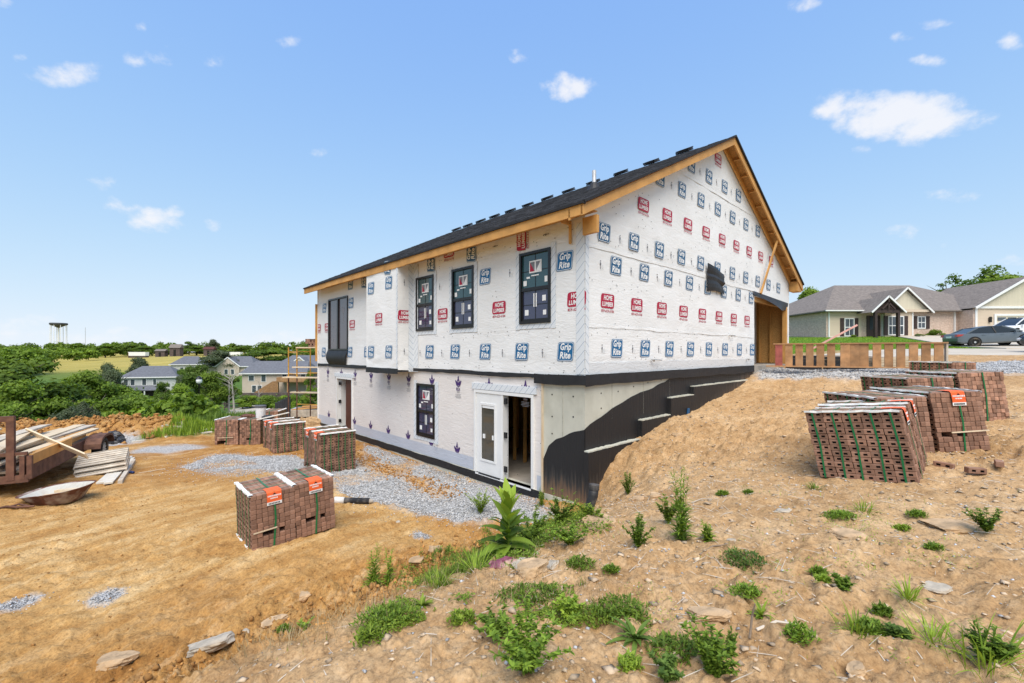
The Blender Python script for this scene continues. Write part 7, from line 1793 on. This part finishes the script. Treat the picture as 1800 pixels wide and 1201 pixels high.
WD = [('spire', 655, 1030, 60, 95, 'tall thin weed standing over the clay at the bank edge, left one', 'weedl'), ('spire', 684, 1026, 50, 85, 'tall thin weed standing over the clay at the bank edge, right one', 'weedl'),
      ('clump', 678, 1100, 120, 45, 'feathery green mat on the bank crest', 'weed'), ('clump', 648, 1140, 50, 40, 'feathery green tuft hanging below the mat on the crest', 'weedl'), ('rosette', 742, 1072, 60, 60, 'light green rosette on the bank between grass and mat', 'weedl'),
      ('clump', 812, 1092, 55, 30, 'bright green cushion below the bank grass', 'weedl'), ('bushy', 925, 1188, 190, 105, 'large leafy bush weed at the bottom middle', 'weed'), ('bushy', 872, 1120, 90, 40, 'straggling clover shoot left of the large leafy weed', 'weed'),
      ('clump', 1010, 915, 105, 60, 'dense green weeds around the black drain riser', 'weedl'), ('bushy', 985, 928, 80, 60, 'leafy weeds left of the black drain riser', 'weed'), ('bushy', 1040, 925, 60, 40, 'leafy shoots at the foot of the drain riser', 'weedl'), ('spire', 952, 890, 22, 35, 'yellow-green seedling at the foundation corner', 'weedl'),
      ('spire', 1200, 950, 75, 155, 'tallest spire weed on the tan dirt before the foundation', 'weed'), ('bushy', 1175, 925, 50, 50, 'yellowish side shoot left of the tallest spire weed', 'weedl'), ('spire', 1245, 950, 40, 40, 'wiry shoots right of the tallest spire weed', 'weedl'), ('bushy', 1122, 962, 60, 60, 'leafy weed below the flat orange rock', 'weed'), ('bushy', 1104, 866, 30, 40, 'small upright weed on the slope right of the drain riser', 'weed'),
      ('clump', 1305, 985, 95, 38, 'dark dense mat weed right of the tallest spire', 'weedd'), ('rosette', 1118, 1118, 115, 55, 'grey-green narrow leaved rosette in the lower middle', 'weedd'), ('clump', 1188, 1135, 110, 30, 'leafy mat trailing right of the narrow leaved rosette', 'weed'), ('bushy', 1252, 1180, 120, 85, 'broad leaved weed at the bottom right of the middle', 'weed'), ('spire', 1285, 1150, 30, 60, 'upright shoot above the broad leaved weed', 'weed'), ('rosette', 1338, 1078, 60, 50, 'bright upright rosette by the dead stick', 'weedl'), ('clump', 1312, 1048, 55, 25, 'small weed just above the bright rosette', 'weed'), ('bushy', 1172, 1185, 60, 40, 'drooping leaves at the bottom edge', 'weedd'), ('clump', 1108, 1160, 45, 40, 'pale yellowish weed below the narrow leaved rosette', 'weedl'),
      ('clump', 1405, 1120, 55, 45, 'bushy green weed right of the dead stick', 'weed'), ('tuft', 1432, 857, 36, 14, 'grass tuft below the tilted stack, left one', 'weed'), ('clump', 1270, 876, 22, 12, 'tiny weed on the open dirt, left of a pair', 'weed'), ('clump', 1316, 873, 20, 10, 'tiny weed on the open dirt, right of a pair', 'weed'), ('tuft', 1518, 900, 60, 22, 'spreading grass tuft below the tilted stack', 'weedl'), ('clump', 1476, 910, 55, 13, 'flat mat of weed left of the spreading tuft', 'weed'), ('clump', 1612, 910, 30, 14, 'small weed below the loose bricks', 'weed'), ('bushy', 1735, 938, 60, 45, 'leafy weed beside the flat rock at right', 'weed'), ('clump', 1641, 968, 26, 12, 'small round weed in the open dirt at right', 'weed'), ('clump', 1586, 922, 30, 10, 'faint weed right of the spreading tuft', 'weedl'),
      ('tuft', 1505, 1108, 110, 40, 'long grass tuft on the right-hand dirt', 'weedl'), ('clump', 1528, 1105, 60, 30, 'green mat at the end of the long grass tuft', 'weed'), ('bushy', 1480, 1040, 40, 32, 'ferny weed above the long grass tuft', 'weed'), ('clump', 1440, 1008, 28, 14, 'tiny round weed left of the ferny one', 'weed'), ('clump', 1448, 1030, 24, 14, 'tiny weed below the round one', 'weedl'), ('tuft', 1596, 1055, 40, 36, 'spiky grass tuft in the right-hand dirt', 'weedl'), ('clump', 1552, 1072, 34, 22, 'small fern weed left of the spiky tuft', 'weed'), ('tuft', 1640, 1130, 110, 50, 'grass clump left of the big corner clump', 'weedl'), ('tuft', 1735, 1185, 200, 85, 'big grass clump in the lower right corner', 'weedl'), ('bushy', 1745, 1170, 80, 38, 'leafy weed inside the big corner grass clump', 'weed'), ('spire', 1728, 1165, 60, 95, 'tall clover stem rising from the corner grass', 'weed'), ('bushy', 1582, 1120, 50, 28, 'blue-green ferny weed above the corner grass', 'weedd'),
      ('clump', 930, 1050, 130, 30, 'low green mat before the split rock', 'weed'), ('clump', 1085, 1080, 110, 35, 'low green mat right of the split rock', 'weed'), ('bushy', 1000, 1085, 60, 45, 'leafy weed below the split rock', 'weedl'), ('clump', 1020, 1000, 60, 30, 'green mat beside the split rock, on its right', 'weed'), ('clump', 1075, 1010, 30, 16, 'little cushion weed on the tan dirt', 'weed'), ('bushy', 545, 1112, 40, 30, 'small weed at the very edge of the bank, left', 'weedl'), ('clump', 500, 1125, 30, 20, 'tiny weed at the bank edge beside the pale slab', 'weed'), ('tuft', 770, 1040, 60, 40, 'tuft of longer grass in the bank grass', 'weedl'), ('tuft', 835, 1010, 70, 45, 'grass tuft beside the wrapper', 'weedl'), ('bushy', 845, 905, 60, 40, 'shoots behind the big dock at the gravel edge', 'weedl'), ('bushy', 935, 965, 110, 60, 'leafy growth at the foot of the big dock', 'weed'), ('bushy', 1000, 960, 70, 40, 'leafy weeds right of the big dock', 'weed')]
for k, w_ in enumerate(WD): weed(*w_[:5], w_[5], w_[6], seed=k)
# big dock plant, each large leaf a part
gx_, gy_ = pixg(893, 982); s_ = gy_ / FPX; Hd = 138 * s_
DK = empty('dock_plant', (gx_, gy_, gz(gx_, gy_)), 0, label='large dock plant with long pointed leaves on the bank', cat='plant')
m = MB(); m.tube([(0, 0, -.02), (.005, 0, Hd * .4), (.0, .01, Hd * .85)], [.011, .009, .004], 7); m.build('stem', LEAF['weedl'], DK, tint=True)
R9 = random.Random(77)
for k in range(42):
    t = k / 41; m = MB()
    Lf = Hd * (.56 - .27 * t) * R9.uniform(.85, 1.15); el = .12 + 1.05 * t ** 1.3 + R9.uniform(-.2, .2)
    blade(m, (0, 0, Hd * (.01 + .72 * t ** 1.5)), k * 2.4 + R9.uniform(-.6, .6), el, Lf, Lf * .17, 1.25 - .75 * t, R9.random(), .25, 8)
    m.build('leaf', LEAF['weedl'] if t > .75 else LEAF['weed'], DK, tint=True)

# broad-leaved ground cover creeping over the bank: uncountable
def cover(name, poly, n, size, mat, thr, seed, hmax=.05):
    r_ = np.random.default_rng(seed); q = in_poly_pts(poly, n, r_); f = fbm(q[:, 0] * 2.4, q[:, 1] * 2.4, 4, seed); k_ = f > thr + .55 * np.exp(-np.clip(pdist(q[:, 0], q[:, 1], poly), 0, 9) / .10) - .08; q = q[k_]; f = f[k_]
    z = height(q[:, 0], q[:, 1]); P = np.stack([q[:, 0], q[:, 1], z + .006 + hmax * r_.random(len(q)) * np.clip((f - thr) * 4, .2, 1)], 1)
    V, F = quads(P, np.tile([0, 0, 1.0], (len(q), 1)), size, size * .5, r_, .55)
    tag(np_obj(name, V, F, LEAF[mat], None, dict(tint=np.repeat(r_.random(len(q)), 4))), kind='stuff')
cover('creeping_weeds', bank, 34000, .013, 'weed', .06, 61, .06)
cover('clover', gpoly([(600, 1110), (700, 1060), (900, 1060), (1140, 1050), (1160, 1100), (1000, 1110), (800, 1110), (680, 1140)]), 16000, .010, 'weedl', .12, 62, .045)
cover('weeds_by_the_corner', gpoly([(840, 960), (900, 930), (1000, 905), (1060, 905), (1080, 930), (1000, 960), (930, 990), (860, 1000)]), 16000, .016, 'weed', -.1, 63, .09)
cover('verge_weeds', gpoly([(1560, 1201), (1600, 1110), (1700, 1120), (1790, 1150), (1795, 1201)]), 9000, .012, 'weedl', .05, 64, .05)

cover('seedlings', gpoly([(900, 1195), (700, 1195), (1000, 1060), (1180, 960), (1500, 880), (1780, 900), (1790, 1195)]), 9000, .007, 'weedl', .26, 66, .02)
# ------------------------------------------------------------------ stones
def stones(name, XY, r, rng, mat, flat=.6, sink=.25):
    n = len(XY); z = height(XY[:, 0], XY[:, 1])
    B = np.array([(1, 0, 0), (-1, 0, 0), (0, 1, 0), (0, -1, 0), (0, 0, 1), (0, 0, -1)], float)
    F0 = np.array([(0, 2, 4), (2, 1, 4), (1, 3, 4), (3, 0, 4), (2, 0, 5), (1, 2, 5), (3, 1, 5), (0, 3, 5)])
    rr = r[:, None] * rng.uniform(.65, 1.3, (n, 6)); a = rng.uniform(0, 6.28, n); ca, sa = np.cos(a), np.sin(a)
    V = B[None] * rr[:, :, None]; V += rng.normal(0, .18, V.shape) * r[:, None, None]; V[:, :, 2] *= flat
    X = V[:, :, 0] * ca[:, None] - V[:, :, 1] * sa[:, None]; Y = V[:, :, 0] * sa[:, None] + V[:, :, 1] * ca[:, None]
    V = np.stack([X + XY[:, None, 0], Y + XY[:, None, 1], V[:, :, 2] + (z + r * flat * (1 - 2 * sink))[:, None]], -1).reshape(-1, 3)
    F = (F0[None] + (np.arange(n) * 6)[:, None, None]).reshape(-1, 3)
    return tag(np_obj(name, V, F, mat, None, dict(tint=np.repeat(rng.random(n), 6))), kind='stuff')
M['stone'] = pm('crushed_limestone', (.42, .42, .425), .9, .2, 30, .2, tint=.45)
M['clod'] = pm('clay_clod', (.36, .18, .055), .95, .3, 12, .4, tint=.3)
M['tanstone'] = pm('tan_pebble', (.46, .35, .24), .95, .25, 12, .3, tint=.35)
rs = np.random.default_rng(31)
q = in_poly_pts(GRAVEL, 30000, rs); e = fbm(q[:, 0] * .9, q[:, 1] * .9, 4, 90) + .25 * fbm(q[:, 0] * 3.5, q[:, 1] * 3.5, 3, 95)
hb_, ha_ = to_house(q[:, 0], q[:, 1]); rd_ = np.exp(-((hb_ + 1.0 - .1 * np.sin(ha_ * 1.7)) / .38) ** 2) * (ha_ > 3) * (ha_ < 10.5)
q = q[((e < .16) | (np.hypot(q[:, 0] + 1, q[:, 1] - 8) < 3) | (rs.random(len(q)) < .2)) & (rd_ < .45) & (hb_ < -.02)]
stones('gravel', q, rs.uniform(.010, .024, len(q)), rs, M['stone'])
q = in_poly_pts(GRAVEL2, 9000, rs); stones('gravel_by_garage', q, rs.uniform(.015, .03, len(q)), rs, M['stone'])
pp = [np.array(g) + rs.normal(0, r * .38, (500, 2)) for g, r in GRAVELP[:3]]; q = np.vstack(pp); stones('spilt_gravel', q, rs.uniform(.006, .013, len(q)), rs, M['stone'])
# scattered pebbles and clods
q = np.stack([rs.uniform(-2, 11, 26000), rs.uniform(1.4, 12, 26000)], 1); q = q[(side(q[:, 0], q[:, 1]) > 0)]; hb_, ha_ = to_house(q[:, 0], q[:, 1]); q = q[ha_ < -.2]
dn = fbm(q[:, 0] * .8, q[:, 1] * .8, 4, 51); q = q[rs.random(len(q)) < .25 + .9 * np.clip(dn + .1, 0, 1)]
r_ = .003 + .014 * rs.random(len(q)) ** 3; stones('pebbles', q, r_, rs, M['stone'], .55, .4)
q = np.stack([rs.uniform(-2, 11, 24000), rs.uniform(1.4, 14, 24000)], 1); q = q[(side(q[:, 0], q[:, 1]) > 0)]; hb_, ha_ = to_house(q[:, 0], q[:, 1]); q = q[ha_ < -.15]
stones('dirt_crumbs', q, .004 + .018 * rs.random(len(q)) ** 4, rs, M['tanstone'], .6, .35)
t_ = rs.random(9000) * (len(TOE) - 1); i_ = t_.astype(int); T_ = np.array(TOE); q = T_[i_] + (T_[np.minimum(i_ + 1, len(TOE) - 1)] - T_[i_]) * (t_ - i_)[:, None] + rs.normal(0, .42, (9000, 2))
stones('clay_clods', q, .005 + .036 * rs.random(len(q)) ** 6, rs, M['clod'], .85, .4)
q = np.stack([rs.uniform(-24, -12.4, 5000), rs.normal(16.9, .9, 5000)], 1); stones('spoil_clods', q, .015 + .10 * rs.random(len(q)) ** 5, rs, M['clod'], .8, .35)
q = np.stack([rs.uniform(-13, -1, 9000), rs.uniform(2.6, 13, 9000)], 1); q = q[side(q[:, 0], q[:, 1]) < -.2]; q = q[pdist(q[:, 0], q[:, 1], GRAVEL) < .1]; stones('loose_clay', q, .004 + .016 * rs.random(len(q)) ** 4, rs, M['clod'], .6, .35)
hh_ = np.stack([rs.normal(-1.0, .25, 2600), rs.uniform(2.8, 10.5, 2600)], 1); q = np.stack([HO.x + hh_[:, 0] * VX - hh_[:, 1] * VY, HO.y + hh_[:, 0] * VY + hh_[:, 1] * VX], 1); stones('clay_ridge', q, .008 + .035 * rs.random(len(q)) ** 4, rs, M['clod'], .8, .25)
q = np.stack([rs.uniform(-1.5, 10, 4200), rs.uniform(1.8, 12, 4200)], 1); q = q[side(q[:, 0], q[:, 1]) > .1]; hb_, ha_ = to_house(q[:, 0], q[:, 1]); q = q[ha_ < -.3]
stones('stone_shards', q, .008 + .04 * rs.random(len(q)) ** 3, rs, M['tanstone'], .28, .3)
q = in_poly_pts(GRAVEL, 9000, rs) + rs.normal(0, .45, (9000, 2)); hb_, ha_ = to_house(q[:, 0], q[:, 1]); q = q[hb_ < -.05]; stones('stray_gravel', q, rs.uniform(.007, .018, len(q)), rs, M['stone'])
# twigs and straw
n = 1600; q = np.stack([rs.uniform(-1.6, 8, n), rs.uniform(1.7, 7, n)], 1); q = q[side(q[:, 0], q[:, 1]) > .05]; n = len(q); z = height(q[:, 0], q[:, 1]); a = rs.uniform(0, 3.14, n); l = .02 + .10 * rs.random(n) ** 2; w = rs.uniform(.0012, .003, n)
D = np.stack([np.cos(a) * l, np.sin(a) * l, rs.uniform(-.004, .01, n)], 1); Pp = np.stack([-np.sin(a) * w, np.cos(a) * w, 0 * w], 1); Cc = np.stack([q[:, 0], q[:, 1], z + .008], 1)
V = np.stack([Cc - D - Pp, Cc - D + Pp, Cc + D + Pp * .5, Cc + D - Pp * .5, Cc + [0, 0, .004]], 1).reshape(-1, 3); i = np.arange(n) * 5
tag(np_obj('twigs', V, np.concatenate([np.stack([i, i + 1, i + 4], 1), np.stack([i + 1, i + 2, i + 4], 1), np.stack([i + 2, i + 3, i + 4], 1), np.stack([i + 3, i, i + 4], 1)]), M['greywood']), kind='stuff')
# named rocks
M['rock'] = pm('tan_limestone', (.46, .32, .19), .92, .4, 9, .9, 30, dirt=((.42, .24, .10), .6, 4), objrand=.12)
M['greyrock'] = pm('grey_limestone', (.42, .37, .30), .92, .35, 9, .9, 30, dirt=((.40, .28, .16), .5, 4))
def rock(px, py, wpx, hpx, label, mat='rock', seed=0, flat=.45, rz=0.0):
    g = pixg(px, py); x, y = g; s = y / FPX; rng = np.random.default_rng(seed + 400)
    bm = bmesh.new(); bmesh.ops.create_icosphere(bm, subdivisions=4, radius=1.0)
    pl = [(Vector((*rng.normal(0, 1, 2), rng.normal(0, .45))).normalized(), rng.uniform(.42, .8)) for _ in range(9)] + [(Vector((0, 0, 1)), rng.uniform(.45, .6))]
    for v in bm.verts:
        for nrm, d in pl:
            e = v.co.dot(nrm) - d
            if e > 0: v.co -= nrm * e
        v.co += v.co.normalized() * .16 * float(fbm(np.array([v.co.x * 2.4 + seed]), np.array([v.co.y * 2.4 + v.co.z * 3.1]), 4, 7, .65)[0])
    W_ = wpx * s * .5; 
    for v in bm.verts: v.co = Vector((v.co.x * W_, v.co.y * W_ * .7, v.co.z * W_ * flat))
    me = bpy.data.meshes.new('rock'); bm.to_mesh(me); bm.free(); me.materials.append(M[mat])
    o = link(bpy.data.objects.new('rock', me)); o.location = (x, y, float(np.max(height(x + W_ * .4 * np.array([0, 1, -1, 0, 0]), y + W_ * .3 * np.array([0, 0, 0, 1, -1])))) + W_ * flat * .02); o.rotation_euler = (rng.uniform(-.15, .15), rng.uniform(-.15, .15), rz)
    return tag(o, label, 'rock', 'rocks on the bare ground')
RK = [(932, 1015, 78, 50, 'split tan rock beside the crumpled wrapper on the bank', 'rock', .5, .3), (968, 1000, 40, 30, 'small grey-topped rock touching the split tan rock', 'greyrock', .4, .9), (918, 1000, 50, 14, 'long pale rock lying left of the split tan rock', 'greyrock', .3, .7), (1063, 925, 78, 30, 'flat orange-tan slab right of the black drain riser', 'rock', .36, .1), (1152, 876, 36, 20, 'tan rock on the slope below the foundation', 'rock', .5, .2), (1122, 880, 30, 18, 'rounded pale rock on the slope left of the tan one', 'rock', .55, 1.0), (1132, 1000, 26, 22, 'pale wedge stone in the middle of the tan dirt', 'rock', .6, .5), (1680, 925, 110, 26, 'wide flat rock at right, dark along its front edge', 'rock', .18, -.2), (1376, 902, 34, 10, 'thin flat stone on the dirt below the tilted stack', 'greyrock', .3, 0), (1284, 948, 20, 10, 'small grey stone right of the tallest spire weed', 'greyrock', .5, 0), (1508, 1172, 52, 34, 'grey and tan rock at the bottom right', 'rock', .5, .4), (1495, 952, 70, 14, 'long thin tan slab in the right-hand dirt', 'rock', .2, -.3), (1240, 1082, 90, 22, 'low tan outcrop in the lower middle', 'rock', .22, .1), (1655, 1030, 60, 12, 'flat pale stone in the right-hand dirt', 'greyrock', .2, -.2), (1772, 958, 14, 10, 'small grey cobble at the right edge', 'greyrock', .6, 0),
      (196, 1172, 80, 28, 'flat ochre slab at the bottom left of the clay', 'rock', .25, .15), (372, 1142, 84, 34, 'pale grey slab on the bank edge at bottom left', 'greyrock', .28, .5), (432, 1110, 16, 14, 'small white stone by the pale slab', 'greyrock', .6, 0), (480, 1095, 52, 36, 'thin ochre slab standing on the bank edge', 'rock', .3, .9), (762, 970, 34, 24, 'orange boulder on the clay below the gravel', 'rock', .6, .1), (735, 998, 34, 14, 'buried pale stone under the orange boulder', 'rock', .4, .2), (535, 1052, 30, 24, 'rounded clay boulder on the lower ground', 'rock', .7, .5), (700, 918, 14, 8, 'white stone on the clay near the gravel edge', 'greyrock', .5, 0), (1190, 768, 26, 16, 'rock against the black foundation on the slope', 'rock', .6, .5), (1580, 755, 30, 12, 'clod beside the foot of the second stack', 'rock', .4, 0)]
for k, r in enumerate(RK): rock(*r[:4], r[4], r[5], k, r[6], r[7])
# dead sticks
for k, (p, q2, rr, lab) in enumerate((((1318, 1118), (1326, 1078), .007, 'upright broken dead stick by the bright rosette'), ((1330, 1100), (1400, 1094), .009, 'pale dead stick lying right of the rosette'), ((1215, 888), (1252, 882), .006, 'white stick on the dirt before the foundation'), ((1230, 976), (1275, 962), .008, 'grey twig between the spire weed and the dark mat'), ((840, 1010), (905, 1040), .004, 'dry bent stalk on the bank below the wrapper'))):
    a, b = pixg(*p), pixg(*q2)
    if k == 0: b = (a[0] + .03, a[1] - .0)
    pa, pb = Vector((*a, gz(*a) + rr)), Vector((*b, gz(*b) + (rr if k else .2))); m = MB(); md = pa.lerp(pb, .5) + Vector((.01, .02, .02)); m.tube([pa, md, pb], [rr, rr * .85, rr * .5], 6)
    single(m, 'dead_stick', M['planks_dark'] if k in (0, 3) else M['greywood'], lab, 'stick', 'dead sticks')
# remove prototype meshes that are not placed
for c, tk, h in PROTO.values():
    for o in (c, tk):
        if o.name not in COL.objects: bpy.data.objects.remove(o)
